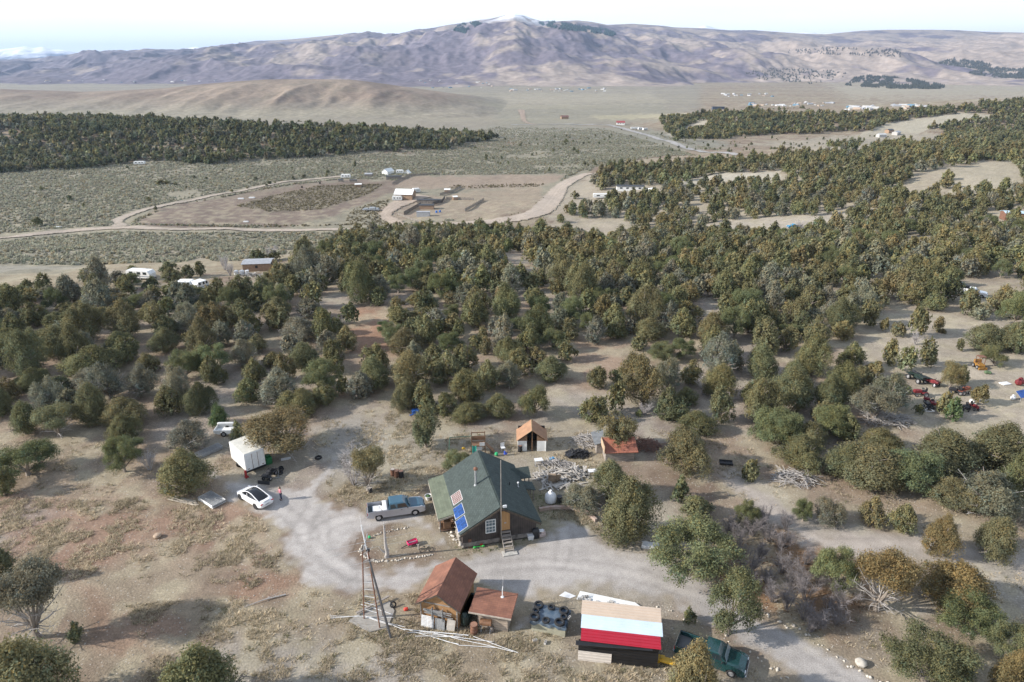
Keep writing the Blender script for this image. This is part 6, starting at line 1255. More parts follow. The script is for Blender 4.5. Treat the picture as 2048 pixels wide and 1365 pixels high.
PIPES = [(0, 978, 640, 1000), (10, 1005, 300, 985), (315, 872, 640, 975), (330, 985, 760, 1100), (400, 1005, 760, 1130), (730, 1120, 1400, 1190), (760, 1110, 1300, 1275), (800, 1130, 1500, 1230), (860, 1200, 1340, 1195), (1000, 1190, 1300, 1270), (1050, 1160, 1850, 1345), (1150, 1190, 1640, 1250), (1300, 1280, 1680, 1308), (1450, 1200, 1900, 1355), (1000, 1150, 1400, 1185), (780, 1145, 1180, 1185)]
for i, (a, b, c, d) in enumerate(PIPES):
    p, q = G(660+a/5.055, 1040+b/5.055), G(660+c/5.055, 1040+d/5.055); m = MB(); k = [p.lerp(q, t) for t in (0, .33, .66, 1)]
    m.tube([v-p+Vector((0, 0, .12+.05*(i % 3)))+Vector((0, g.uniform(-.06, .06), 0)) for v in k], .024, 6); one('white_pipe', 'thin white pipe lying among others in the grass before the sheds', 'pipe', m, WPLAST, p, 0, 'white pipes in the grass')
o = ty.copy(); C.objects.link(o); o.location = U(660+640/5.055, 1040+880/5.055)+Vector((0, 0, .25)); o.scale = (.85, .85, .85); o.rotation_euler = (.9, .2, .4); tag(o, 'tyre leaning on the right edge of the mast slab', 'tyre')
one('red_can', 'red fuel can lying in the straw left of the brown gabled shed', 'can', MB().box((0, 0, .15), (.4, .28, .3), bev=.07), M('red_plastic', (.6, .06, .04), rough=.4, var=.05), G(812, 1221), .4)
# stacked gates and poles on the left
def gate_stack(label, loc, rz, L, Wd, n):
    t = thing('gate_stack', label, 'gates', loc, rz)
    for k in range(n):
        m = MB(); z = .08+k*.09; dx = .1*math.sin(k*2.1)
        for y in (-Wd/2, Wd/2): m.tube([(-L/2+dx, y, z), (L/2+dx, y, z)], .03, 5)
        for x in (-L/2, L/2): m.tube([(x+dx, -Wd/2, z), (x+dx, Wd/2, z)], .03, 5)
        for i in range(7): yy = -Wd/2+Wd*(i+1)/8; m.tube([(-L/2+dx, yy, z), (L/2+dx, yy, z)], .018, 4)
        for i in range(11): xx = -L/2+L*(i+1)/12; m.tube([(xx+dx, -Wd/2, z), (xx+dx, Wd/2, z)], .012, 4)
        m.build('gate', GALV, t)
gate_stack('stack of grey wire gates lying on the grass left of the white car', G(424, 1003), ang(G(402, 990), G(437, 1012)), 2.9, 1.6, 5)
gate_stack('stack of long grey gates between the trees behind the box trailer', G(417, 906), ang(G(400, 914), G(438, 898)), 3.2, 1.2, 5)
m = MB()
for i in range(9): a = G(335+g.uniform(0, 12), 992+i*1.3); b = G(392+g.uniform(-8, 6), 1004+i*1.2); m.tube([a-G(360, 1000)+Vector((0, 0, .1+.04*(i % 3))), b-G(360, 1000)+Vector((0, 0, .1+.04*(i % 3)))], .05, 5)
one('pole_pile', 'bundle of pale poles lying left of the wire gates', 'poles', m, M('pale_poles', (.5, .44, .36), var=.2), G(360, 1000))
# ------------------------------------------------------------------ person
def person(loc, rz):
    t = thing('person', 'person in pink jacket and dark jeans standing on the gravel by the car, looking down', 'person', loc, rz)
    def skin(name, V, E, rad, mat, root=0):
        me = bpy.data.meshes.new(name); me.from_pydata(V, E, []); me.update(); o = link(name, me, t); me.materials.append(mat)
        me.skin_vertices.new() if hasattr(me.skin_vertices, 'new') and not len(me.skin_vertices) else None
        md = o.modifiers.new('skin', 'SKIN'); 
        for i, r in enumerate(rad): me.skin_vertices[0].data[i].radius = (r, r*.85 if r > .07 else r); 
        me.skin_vertices[0].data[root].use_root = True
        s = o.modifiers.new('sub', 'SUBSURF'); s.levels = 1; s.render_levels = 2
        for p in me.polygons: p.use_smooth = True
        return o
    SK = M('skin', (.55, .33, .24), rough=.55, var=.06); HAIR = M('brown_hair', (.07, .04, .025), rough=.6, var=.2)
    # body : pelvis 0 .. head, arms bent up in front, legs
    V = [(0, 0, .92), (0, 0, 1.12), (0, .01, 1.34), (0, .02, 1.44), (.02, .0, 1.54), (.05, 0, 1.64),
         (0, .19, 1.38), (.06, .25, 1.12), (.26, .14, 1.16), (.33, .10, 1.19), (0, -.19, 1.38), (.06, -.25, 1.12), (.26, -.12, 1.18), (.33, -.07, 1.22),
         (0, .10, .86), (.01, .11, .48), (-.02, .12, .09), (.14, .14, .04), (0, -.10, .86), (.03, -.11, .48), (0, -.13, .09), (.16, -.15, .04)]
    E = [(0, 1), (1, 2), (2, 3), (3, 4), (4, 5), (2, 6), (6, 7), (7, 8), (8, 9), (2, 10), (10, 11), (11, 12), (12, 13), (0, 14), (14, 15), (15, 16), (16, 17), (0, 18), (18, 19), (19, 20), (20, 21)]
    rad = [.14, .125, .14, .055, .085, .095, .06, .045, .034, .036, .06, .045, .034, .036, .085, .06, .04, .04, .085, .06, .04, .04]
    for h, s in ((9, 1), (13, -1)):
        b = Vector(V[h])
        for k, (dy, dz, l) in enumerate(((-.03, .012, .075), (-.01, .016, .085), (.012, .014, .08), (.03, .008, .062))):
            i = len(V); V += [tuple(b+Vector((.035, dy, dz))), tuple(b+Vector((.035+l*.6, dy*1.1, dz+.005))), tuple(b+Vector((.03+l*.8, dy*1.1, dz-.03)))]; E += [(h, i), (i, i+1), (i+1, i+2)]; rad += [.009, .008, .007]
        i = len(V); V += [tuple(b+Vector((.01, -s*.045, .02))), tuple(b+Vector((.05, -s*.05, .03)))]; E += [(h, i), (i, i+1)]; rad += [.010, .009]
    body = skin('body', V, E, rad, SK)
    skin('jeans', [(0, 0, .95), (0, .10, .86), (.01, .11, .48), (-.02, .12, .10), (0, -.10, .86), (.03, -.11, .48), (0, -.13, .10)], [(0, 1), (1, 2), (2, 3), (0, 4), (4, 5), (5, 6)], [.155, .10, .078, .065, .10, .078, .065], M('dark_denim', (.025, .035, .075), var=.2, scale=12))
    skin('jacket', [(0, 0, .92), (0, 0, 1.14), (0, .01, 1.36), (0, .015, 1.43), (0, .19, 1.38), (.06, .25, 1.12), (.24, .145, 1.16), (0, -.19, 1.38), (.06, -.25, 1.12), (.24, -.125, 1.18)], [(0, 1), (1, 2), (2, 3), (2, 4), (4, 5), (5, 6), (2, 7), (7, 8), (8, 9)], [.175, .16, .165, .08, .085, .068, .05, .085, .068, .05], M('pink_fleece', (.62, .22, .27), var=.12, scale=9))
    m = MB(); m.lathe([(.02, .13), (.075, .10), (.105, .03), (.108, -.05), (.09, -.13), (.03, -.15)], (.005, 0, 1.63), 12); m.build('hair', HAIR, t, True)
    m = MB(); m.lathe([(.01, .10), (.06, .075), (.082, 0), (.07, -.07), (.03, -.10)], (.07, 0, 1.60), 12); m.box((.15, 0, 1.595), (.04, .025, .04), bev=.01); m.box((.142, 0, 1.55), (.02, .05, .012)); hd = m.build('face', SK, t, True)
    m = MB()
    for s in (-1, 1): m.box((.143, s*.03, 1.62), (.015, .02, .012))
    m.build('eyes', BLKP, hd)
    for s in (-1, 1): m = MB(); m.box((.06, s*.13, .045), (.27, .1, .09), bev=.03); m.build('shoe', BLKP, t)
person(G(563, 1000), R(215))
# ------------------------------------------------------------------ clutter round the house
g = random.Random(91)
def heap(nm, label, cat, px, py, rx, ry, h, n, lmin, lmax, th, mat, seed, rz=0, flat=.35, tube=False):
    gg = random.Random(seed); m = MB()
    for i in range(n):
        a = gg.uniform(0, 6.28); q = math.sqrt(gg.random()); x, y = rx*q*math.cos(a), ry*q*math.sin(a); z = .05+h*(1-q)*gg.uniform(.3, 1)
        L = gg.uniform(lmin, lmax); t = gg.uniform(0, 6.28); d = Vector((math.cos(t), math.sin(t), gg.uniform(-flat, flat))).normalized()*L/2; c = Vector((x, y, z+abs(d.z)*.6))
        if tube: m.tube([c-d, c+Vector((0, 0, gg.uniform(-.05, .12))), c+d], [th, th*.8, th*.3], 4, cap=False)
        else: m.bar(c-d, c+d, th*gg.uniform(.8, 2.2), th*.4)
    return one(nm, label, cat, m, mat, G(px, py), rz)
BLCH = M('bleached_lumber', (.50, .46, .41), var=.35, scale=1.2)
heap('lumber_heap', 'heap of pale boards right of the green roofed house', 'lumber', 1132, 950, 2.4, 1.3, .8, 90, .8, 2.6, .10, BLCH, 1); heap('lumber_heap', 'low heap of bleached boards closest to the right eave of the house', 'lumber', 1090, 955, 1.6, 1.0, .5, 46, .8, 2.2, .09, BLCH, 2)
heap('branch_heap', 'heap of grey sticks behind the lumber', 'branches', 1108, 930, 2.2, .9, .6, 110, .6, 1.8, .035, DEAD, 3, tube=True); heap('lumber_heap', 'thin spread of boards lying in the grass below the lumber heap', 'lumber', 1122, 972, 2.4, .5, .15, 26, 1.2, 3, .14, BLCH, 4, flat=.05)
heap('branch_heap', 'big heap of grey cut branches right of the tent hut', 'branches', 1186, 884, 2.6, 1.7, .9, 190, .8, 2.6, .035, DEAD, 5, tube=True); heap('branch_heap', 'heap of reddish brown branches behind the red roofed hut', 'branches', 1288, 893, 2.2, 1.5, 1.0, 150, .8, 2.4, .04, M('red_branches', (.26, .14, .10), var=.3), 6, tube=True)
heap('branch_heap', 'tangle of bare branches by the pale track at the right', 'branches', 1590, 960, 2.6, 1.6, .9, 150, 1, 3, .04, DEAD, 7, tube=True); heap('branch_heap', 'fallen bare branches in the clearing below the parked machines', 'branches', 1770, 842, 3.4, 1.8, 1.6, 220, 1, 3.4, .045, DEAD, 8, tube=True)
heap('rubbish_heap', 'heap of black plastic and hoses right of the tent hut', 'heap', 1155, 910, 1.5, .95, .75, 260, .25, .8, .10, BLKP, 9, flat=.8)
one('black_barrow', 'black tipped wheelbarrow tray in front of the black heap', 'barrow', MB().loft([[(-.5, -.3, .05), (.5, -.35, .05), (.5, .35, .05), (-.5, .3, .05)], [(-.6, -.4, .4), (.6, -.45, .45), (.6, .45, .45), (-.6, .4, .4)]]), BLKP, G(1141, 914), .6)
one('cabinet', 'brown cabinet and grey board standing among the lumber', 'cabinet', MB().box((0, 0, .55), (.9, .4, 1.1), bev=.02).box((.75, .05, .5), (.6, .06, 1.0)), M('cabinet_brown', (.30, .22, .15), var=.25), G(1104, 965), R(4))
def table(nm, label, px, py, lx, ly, h, mat, rz=0, cat='table'):
    t = thing(nm, label, cat, G(px, py), rz); m = MB(); m.box((0, 0, h), (lx, ly, .05)); m.build('top', mat, t)
    for x in (-1, 1):
        for y in (-1, 1): m = MB(); m.box((x*(lx/2-.05), y*(ly/2-.05), h/2), (.05, .05, h)); m.build('leg', mat, t)
    return t
table('garden_table', 'white table standing behind the right side of the house', 1077, 930, 1.0, .7, .75, WPLAST, .2); table('open_frame', 'white empty frame standing at the right of the lumber heap', 1186, 950, 1.2, .7, .6, WPLAST, .1, 'frame')
c = thing('garden_chair', 'white chair in the yard between the playset and the tent hut', 'chair', G(1006, 901), .3)
m = MB(); m.box((0, 0, .42), (.5, .5, .05)); m.build('seat', WPLAST, c); m = MB(); m.box((0, .24, .7), (.5, .04, .55)); m.build('backrest', WPLAST, c)
for x in (-.2, .2):
    for y in (-.2, .2): m = MB(); m.box((x, y, .2), (.05, .05, .4)); m.build('leg', WPLAST, c)
BALLG = M('ball_green'  , (.03, .4, .15)) if 'ball_green' in MATS else WPLAST
def ball(px, py, r, mat, label, nm='ball'): return one(nm, label, 'toy', MB().lathe([(.02, -r), (r*.7, -r*.7), (r, 0), (r*.7, r*.7), (.02, r)], (0, 0, r), 12), mat, G(px, py), smooth=True)
ball(993, 912, .26, BALLG, 'green toy ball in the yard behind the house'); ball(988, 917, .14, WPLAST, 'small pale ball nearest the house ridge in the back yard')
one('toy_rider', 'blue and red plastic ride on toy in the back yard', 'toy', MB().box((0, 0, .25), (.45, .3, .3), bev=.08).box((-.1, 0, .5), (.2, .25, .3), bev=.06), M('toy_blue', (.05, .1, .5), rough=.4, var=.05), G(1011, 911), .4)
one('plastic_crate', 'light blue crate by the grey sticks', 'crate', MB().box((0, 0, .15), (.6, .4, .3), bev=.04), M('crate_blue', (.1, .35, .6), rough=.5, var=.1), G(1104, 920), .5)
pt = thing('propane_tank', 'white domed tank in the grass right of the house', 'tank', G(1101, 1004)); m = MB(); m.lathe([(.30, 0), (.62, .1), (.68, .5), (.60, .95), (.32, 1.25), (.18, 1.35), (.14, 1.55), (.02, 1.58)], n=18); m.build('body', M('tank_white', (.74, .74, .74), rough=.5, var=.05), pt, True)
one('black_bin', 'black bin beside the white domed tank', 'bin', MB().lathe([(.26, 0), (.33, .8), (.35, .82), (.30, .84)], n=12), BLKP, G(1119, 1005))
cw = smooth_line([tuple(G(*q)[:2]) for q in [(1078, 1022), (1110, 1018), (1145, 1020), (1172, 1028), (1192, 1044)]], 5); m = MB()
for a, b in zip(cw[:-1], cw[1:]): m.bar((a[0], a[1], .18), (b[0]+(b[0]-a[0])*.02, b[1], .18), .32, .4)
one('garden_wall', 'low curved wall of pale and brick coloured blocks right of the house', 'wall', m, M('wall_blocks', (.46, .40, .35), var=.2, scale=1.1, rgb2=(.34, .20, .15)), (0, 0, 0))
gr = thing('barbecue_grill', 'black lidded barbecue at the right corner of the house front', 'grill', G(1071, 1076), R(10)); m = MB(); m.loft([[(-.35, -.25, .75), (.35, -.25, .75), (.35, .25, .75), (-.35, .25, .75)], [(-.38, -.28, .95), (.38, -.28, .95), (.38, .28, .95), (-.38, .28, .95)], [(-.3, -.15, 1.15), (.3, -.15, 1.15), (.3, .2, 1.15), (-.3, .2, 1.15)]]); m.build('hood', BLKP, gr); m = MB(); m.box((0, 0, .37), (.6, .4, .72)); m.build('cabinet', BLKP, gr); m = MB(); m.box((.62, 0, .85), (.45, .45, .05)); m.build('side_shelf', WPLAST, gr)
one('white_tote', 'white plastic tote left of the barbecue', 'tote', MB().loft([[(-.25, -.2, 0), (.25, -.2, 0), (.25, .2, 0), (-.25, .2, 0)], [(-.32, -.26, .55), (.32, -.26, .55), (.32, .26, .55), (-.32, .26, .55)]]), WPLAST, G(1061, 1079), .2)
one('stacked_crates', 'pale crates with red lids right of the barbecue', 'crates', MB().box((0, 0, .2), (.7, .5, .4), bev=.04).box((.1, .05, .5), (.5, .45, .2), bev=.04), M('crate_pale', (.55, .45, .42), var=.2), G(1084, 1072), .3)
table('folding_table', 'brown folding table against the front of the house right of the steps', 1047, 1073, 1.3, .6, .72, WOODB, HR); c = thing('wooden_chair', 'brown chair at the front of the house just right of the steps', 'chair', G(1036, 1073), HR)
m = MB(); m.box((0, 0, .42), (.45, .45, .05)); m.build('seat', WOODB, c); m = MB(); m.box((0, .22, .72), (.45, .04, .55)); m.build('backrest', WOODB, c)
for x in (-.2, .2):
    for y in (-.2, .2): m = MB(); m.box((x, y, .2), (.05, .05, .4)); m.build('leg', WOODB, c)
drum(939, 1092, 'rusty stove drum at the left corner of the house front', DRM, None, RSTL, 1.2)
sf = thing('shelf_rack', 'pale shelf with jars under the front window of the house', 'shelf', G(989, 1082), HR)
for z in (.15, .55, .95, 1.3): m = MB(); m.box((0, 0, z), (.85, .35, .04)); m.build('shelf', WPLAST, sf)
for s in (-1, 1): m = MB(); m.box((s*.42, 0, .66), (.04, .35, 1.32)); m.build('side_panel', WPLAST, sf)
m = MB(); [m.box((-.3+.2*i, 0, .64+.4*(i % 2)), (.12, .15, .16), bev=.02) for i in range(4)]; m.build('jars', M('jar_blue', (.15, .22, .32), rough=.3, var=.3), sf)
for i, (px, l) in enumerate(((962, 'left'), (967, 'middle'), (971, 'right'))): o = one('leaning_board', f'pinkish board leaning on the house front, the {l} of three', 'board', MB().box((0, 0, .75), (.24, .04, 1.5)), M('pink_board', (.40, .25, .22), var=.2), G(px, 1089-i), HR, 'pinkish boards at the house front'); o.rotation_euler = (R(-12), 0, HR)
one('toy_mower', 'green and red toy in the grass at the house front', 'toy', MB().box((-.4, 0, .12), (.3, .2, .2), bev=.05).box((.5, 0, .12), (.3, .2, .2), bev=.05).bar((-.4, 0, .15), (.5, 0, .15), .06), M('toy_green', (.05, .40, .08), rough=.4, var=.05), G(957, 1096), HR); one('red_bucket', 'red bucket behind the green toy', 'bucket', MB().lathe([(.16, 0), (.22, .35), (.19, .35), (.14, .05)], n=12), M('bucket_red', (.5, .03, .03), rough=.4, var=.05), G(962, 1091))
ws = thing('wooden_steps', 'brown wooden steps in front of the lean-to porch of the house', 'steps', G(893, 1062), HR)
for i in range(4): m = MB(); m.box((.1*i, .33*i, .18+.2*i), (1.15+.1*i, .3, .07)); m.build('tread', M('step_brown', (.27, .17, .125), var=.25), ws)
for s in (-1, 1): m = MB(); m.bar((s*.5, -.1, .1), (s*.5+.3, 1.1, .78), .06, .14); m.build('stringer', WOODB, ws)
one('porch_clutter', 'wooden boxes and crates stacked under the lean-to roof', 'boxes', MB().box((0, 0, .4), (.8, .6, .8), bev=.03).box((.5, .3, 1.0), (.6, .5, .4), bev=.03).box((-.6, .2, .3), (.4, .4, .6), bev=.03), WOODB, W(house, (-5.0, 3.9, .43)), HR)
tub = MB().lathe([(.30, 0), (.40, .5), (.44, .52), (.36, .50), (.28, .1)], n=14); t_ = one('white_tub', 'white tub with greenery standing left of the lean-to roof', 'tub', tub, WPLAST, G(857, 999)); m = MB(); m.lathe([(.34, .40), (.2, .5), (.02, .56)], n=10); m.build('plant', M('tub_green', (.06, .13, .04), var=.3), t_)
one('blue_cover', 'bright blue tarpaulin crumpled at the foot of the olive trees', 'tarpaulin', cloth(MB(), 1.0, .7, .55, .6, 9, 14, 10), BLUE, G(832, 826), .3)
one('blue_hose', 'blue strip of tarpaulin trailing left of the crumpled tarpaulin', 'tarpaulin', MB().tube([(0, 0, .05), (.5, .3, .1), (1.1, .4, .06), (1.5, .9, .06)], .12, 6), BLUE, G(820, 832))
one('white_bucket', 'white bucket under the big bronze juniper', 'bucket', MB().lathe([(.18, 0), (.22, .42), (.19, .42), (.15, .05)], n=12), WPLAST, G(559, 906)); one('white_board', 'white board lying in the shade of the big bronze juniper', 'board', MB().box((0, 0, .08), (1.2, .5, .06)), WPLAST, G(572, 919), R(20))
o = ty.copy(); C.objects.link(o); o.location = G(637, 917)+Vector((0, 0, .12)); o.rotation_euler = (0, 0, 0); tag(o, 'single black tyre lying on the bare ground right of the big bronze juniper', 'tyre')
one('white_cover', 'white tarpaulin on the bank below the junipers right of the driveway', 'tarpaulin', cloth(MB(), 1.6, .8, .35, .35, 12, 14, 10), WPLAST, G(1300, 1094), R(-15))
one('black_tray', 'black shallow tray lying in the clearing above the pale track', 'tray', MB().box((0, 0, .12), (1.6, .9, .06)).box((0, .42, .22), (1.6, .06, .2)).box((0, -.42, .22), (1.6, .06, .2)), BLKP, G(1452, 928), R(-10))
one('boulder', 'tan rock on the red slope left of the yard', 'rock', MB().lathe([(.05, 0), (.36, .05), (.42, .22), (.3, .38), (.05, .44)], n=9), M('tan_rock', (.42, .31, .22), var=.2, scale=3, bump=.5), G(315, 1075), smooth=True)
one('boulder', 'pale boulder at the edge of the driveway in the lower right', 'rock', MB().lathe([(.05, 0), (.42, .08), (.5, .28), (.34, .46), (.05, .52)], n=8), M('pale_rock', (.50, .46, .40), var=.2, scale=3, bump=.5), G(1721, 1330), smooth=True)
one('fallen_limb', 'long grey fallen limb in the straw left of the mast', 'branch', MB().tube([G(488, 1216)-G(530, 1202)+Vector((0, 0, .08)), Vector((0, 0, .16)), G(572, 1191)-G(530, 1202)+Vector((0, 0, .1))], [.03, .05, .07], 6).tube([(0, 0, .15), (1.2, .9, .25)], [.04, .01], 5), DEAD, G(530, 1202))
# ------------------------------------------------------------------ machines in the right hand clearing
MRED = M('machine_red', (.19, .018, .022), rough=.6, var=.3)
atv('dark green four wheeler facing the camera at the top of the machine group', G(1832, 762), R(-75), M('machine_green', (.02, .035, .03), rough=.4, var=.15), name='utility_vehicle', s=1.5)
atv('bright red quad bike right of the dark green four wheeler', G(1862, 770), R(-60), MRED, s=1.1)
def mower(label, loc, rz, paint, s=1.0, group=None):
    t = thing('ride_on_tractor', label, 'tractor', loc, rz, group); s *= .82; t.scale = (s, s, s)
    m = MB(); m.box((.55, 0, .75), (1.1, .55, .5), bev=.08); m.box((-.45, 0, .55), (.9, .9, .2), bev=.06); m.build('body', paint, t); m = MB(); m.box((-.45, 0, .85), (.45, .5, .2), bev=.06); m.box((-.68, 0, 1.1), (.1, .5, .4), bev=.04); m.build('seat', BLKP, t)
    m = MB(); m.tube([(0, 0, .9), (-.12, 0, 1.2)], .03, 6); m.lathe([(.2, -.02), (.2, .02)], (-.14, 0, 1.22), 12); m.build('steering_wheel', BLKP, t)
    for y in (-.45, .45): wheel(t, .75, y*.9, .25, .2); wheel(t, -.5, y*1.15, .36, .28)
mower('red ride on tractor side on in front of the dark green four wheeler', G(1841, 792), R(175), MRED, 1.25)
mower('small dark red mower standing below the red ride on tractor', G(1858, 806), R(140), MRED, .9)
for i, (x, y, l) in enumerate(((1856, 818, 'leftmost'), (1872, 817, 'second from the left'), (1884, 818, 'third from the left'), (1906, 820, 'fourth from the left'), (1932, 820, 'fifth from the left'), (1946, 818, 'rightmost'))): mower(f'worn mower in the front row of parked machines, {l}', G(x, y), R(90+i*37), MRED if i in (1, 2, 5) else BLKP, .95, 'front row of parked mowers')
one('trailer_frame', 'white triangular trailer drawbar left of the row of mowers', 'frame', MB().bar((-.9, -.5, .3), (.9, 0, .3), .08).bar((-.9, .5, .3), (.9, 0, .3), .08).bar((-.9, -.5, .3), (-.9, .5, .3), .08), WPLAST, G(1852, 825), R(190))
mower('rusty orange tractor beside the dark mower in the clearing', G(1925, 788), R(20), M('machine_orange', (.30, .09, .05), rough=.7, var=.3), 1.3); mower('blue black mower left of the rusty orange tractor', G(1911, 788), R(160), BLKP, 1.1)
dg = thing('skid_loader', 'yellow loader with open red cage at the back of the clearing', 'loader', G(1957, 736), R(-90)); YEL = M('loader_yellow', (.34, .17, .03), rough=.7, var=.35)
m = MB(); m.box((0, 0, .55), (1.5, 1.1, .5), bev=.06); m.box((-.6, 0, 1.0), (.4, 1.1, .6), bev=.05); m.build('body', YEL, dg); m = MB()
for x in (-.4, .4):
    for y in (-.5, .5): m.box((x, y, 1.4), (.07, .07, 1.3))
m.box((0, 0, 2.05), (1.0, 1.1, .07)); m.build('cage', RUST, dg); m = MB(); m.box((1.0, 0, .25), (.3, 1.4, .4), bev=.05); m.build('bucket', YEL, dg)
for x in (-.5, .5):
    for y in (-.6, .6): wheel(dg, x, y, .33, .26)
for (x, y, w_, h_, mt, l) in ((2010, 768, 1.6, .12, WPLAST, 'white pipe bundle at the right of the clearing'), (2025, 800, .9, .7, WPLAST, 'white barrel near the right edge of the clearing'), (1945, 808, 1.0, .6, WPLAST, 'white drum behind the row of mowers'), (2038, 770, 1.6, 1.0, MRED, 'red cart at the right edge of the clearing'), (1975, 748, 1.0, .5, M('olive_cover', (.10, .16, .08), var=.2), 'green covered pile in the clearing')):
    one('yard_item', l, l.split()[1], MB().box((0, 0, h_/2), (w_, w_*.6, h_), bev=h_*.3).box((w_*.2, .1, h_*.9), (w_*.4, w_*.3, h_*.4), bev=h_*.1), mt, G(x, y), g.uniform(0, 3))
sp = thing('solar_stand', 'dark blue solar panel propped at the right edge of the clearing', 'solar panel', G(2043, 798), R(20)); m = MB(); m.slab([(-.9, -.5, .5), (.9, -.5, .5), (.9, .5, 1.2), (-.9, .5, 1.2)], .05); m.build('panel', PVB, sp); m = MB(); [m.box((x, y, z/2), (.06, .06, z)) for x in (-.8, .8) for y, z in ((-.4, .5), (.4, 1.1))]; m.build('stand', GALV, sp)
# ------------------------------------------------------------------ middle distance and far buildings
def hut(label, px, py, lx, ly, h, rise, rz, wallm, roofm, cat='shed', name='farm_shed', group=None, door=True, windows=0):
    t = thing(name, label, cat, G(px, py), rz, group); m = MB(); k = rise
    m.prism([(-ly/2, -.3), (ly/2, -.3), (ly/2, h), (0, h+k*.96), (-ly/2, h)], 'X', -lx/2, lx/2); m.build('wall', wallm, t); e = ly*.06
    m = MB(); m.slab([(-lx/2-e, -ly/2-e, h-.02), (lx/2+e, -ly/2-e, h-.02), (lx/2+e, 0, h+k+.06), (-lx/2-e, 0, h+k+.06)], .1); m.slab([(-lx/2-e, 0, h+k+.06), (lx/2+e, 0, h+k+.06), (lx/2+e, ly/2+e, h-.02), (-lx/2-e, ly/2+e, h-.02)], .1); m.build('roof', roofm, t)
    if door: m = MB(); m.box((lx/2+.03, 0, 1.0), (.06, min(1.6, ly*.3), 2.0)); m.build('door', BLKP, t)
    for i in range(windows): m = MB(); m.box((-lx/2+lx*(i+.7)/(windows+.4), -ly/2-.03, h*.62), (lx*.09, .06, h*.3)); m.build('window', GLS, t)
    return t
def camper(label, px, py, L, rz, name='camper_trailer', group=None, h=2.3):
    t = thing(name, label, 'trailer', G(px, py), rz, group); m = MB(); m.prism([(-L/2, .55), (-L/2, h), (-L/2+.25, h+.4), (L/2-.5, h+.4), (L/2, h-.3), (L/2-.1, .55)], 'Y', -1.15, 1.15); m.build('body', WHT, t)
    for x in (-.28, .05, .3): m = MB(); m.box((x*L, -1.17, 1.75), (L*.14, .05, .6)); m.build('window', GLS, t)
    m = MB(); m.box((0, -1.17, 1.0), (L*.9, .04, .18)); m.build('stripe', M('stripe_grey', (.25, .28, .33), var=.1), t)
    for s in (-.5, .5): wheel(t, s, 1.05, .36); wheel(t, s, -1.05, .36)
    m = MB(); m.bar((L/2, -.5, .5), (L/2+1.0, 0, .5), .1); m.bar((L/2, .5, .5), (L/2+1.0, 0, .5), .1); m.build('drawbar', BLKP, t)
TANW = M('tan_planks', (.36, .24, .16), var=.2); GRW = M('grey_planks', (.26, .23, .20), var=.3); GRR = M('grey_tin', (.36, .37, .39), rough=.5, var=.15); DKR = M('dark_tin', (.06, .065, .07), rough=.6, var=.2); WR = M('white_tin', (.80, .80, .78), rough=.5, var=.04)
hut('white roofed barn with plank gable in the farmyard beyond the dirt road', 811, 398, 10, 8.5, 3.2, 2.4, R(-8), TANW, WR, 'barn', 'barn')
camper('white camper trailer in front of the white roofed barn', 795, 402, 5.6, R(0)); camper('white camper trailer parked behind the white roofed barn', 833, 386, 4.4, R(20)); camper('white long trailer in the upper farm cluster, at its left end', 692, 357, 6.5, R(0)); camper('white trailer right of the white tent roofed house in the upper farm cluster', 800, 348, 5.0, R(0))
camper('white camper with dark windows at the foot of the left hand wood', 280, 330, 8.2, R(2)); camper('white camper tucked among the trees of the left hand wood', 171, 316, 4.6, R(0)); camper('low white trailer in the left wood, right of the tucked in camper', 221, 324, 4.2, R(15))
camper('white camper half hidden by trees left of the flat roofed farm shed', 284, 558, 6.5, R(-12), h=1.9); camper('white trailer roof showing among the trees below the row of three round junipers', 402, 580, 3.0, R(60), h=1.8); camper('low pale trailer left of the white trailer roof among the trees', 374, 580, 3.6, R(0), h=1.8)
hut('flat grey roofed farm shed of brown planks at the edge of the woods', 518, 540, 7, 5, 2.4, .3, R(8), TANW, GRR, windows=1)
one('white_tanks', 'white and blue water tanks left of the flat roofed farm shed', 'tanks', MB().lathe([(.6, 0), (.62, 1.0), (.3, 1.2)], (-1.4, 0, 0), 12).lathe([(.6, 0), (.62, 1.0), (.3, 1.2)], (0, .2, 0), 12).lathe([(.5, 0), (.5, 1.2)], (1.4, 0, 0), 12), WPLAST, G(484, 550)); heap('lumber_heap', 'pale clutter of boards in front of the flat roofed farm shed', 'lumber', 505, 552, 3, 1.2, .6, 40, 1, 3, .14, BLCH, 11)
hut('white tent roofed house in the upper farm cluster', 776, 349, 7, 5, 2.2, 1.9, R(60), WHT, WR, 'house', 'farm_house'); hut('small white A frame right of the upper farm cluster', 815, 348, 4, 4, .6, 2.0, R(80), WHT, WR, windows=0)
hut('long dark open shed below the upper farm cluster', 788, 359, 10, 4, 2.2, .4, R(5), GRW, DKR); hut('grey plank shed in the middle of the upper farm cluster', 738, 354, 5, 3.5, 2.0, .6, R(0), GRW, GRR); hut('white topped shelter on the ploughed bank', 717, 374, 4, 3, 1.7, .4, R(10), TANW, WR)
hut('dark stack beside the track at the top of the ploughed field, left one', 682, 364, 3.0, 2, 1.4, .3, 0, GRW, DKR, 'stack', 'hay_stack', door=False); hut('dark stack beside the track at the top of the ploughed field, right one', 707, 365, 4.5, 2.2, 1.6, .3, 0, GRW, DKR, 'stack', 'hay_stack', door=False)
hut('dark roofed cattle shed inside the corral', 854, 418, 7.5, 4, 2.2, .5, R(0), TANW, DKR, 'barn', 'cattle_shed'); hut('long low dark roofed shelter behind the corral', 858, 406, 13, 3.5, 1.9, .25, R(0), GRW, DKR, 'barn', 'cattle_shed'); hut('grey steel container at the near side of the corral', 847, 433, 6.5, 2.6, 2.4, .05, R(-3), GRR, GRR, 'container', 'container', door=False)
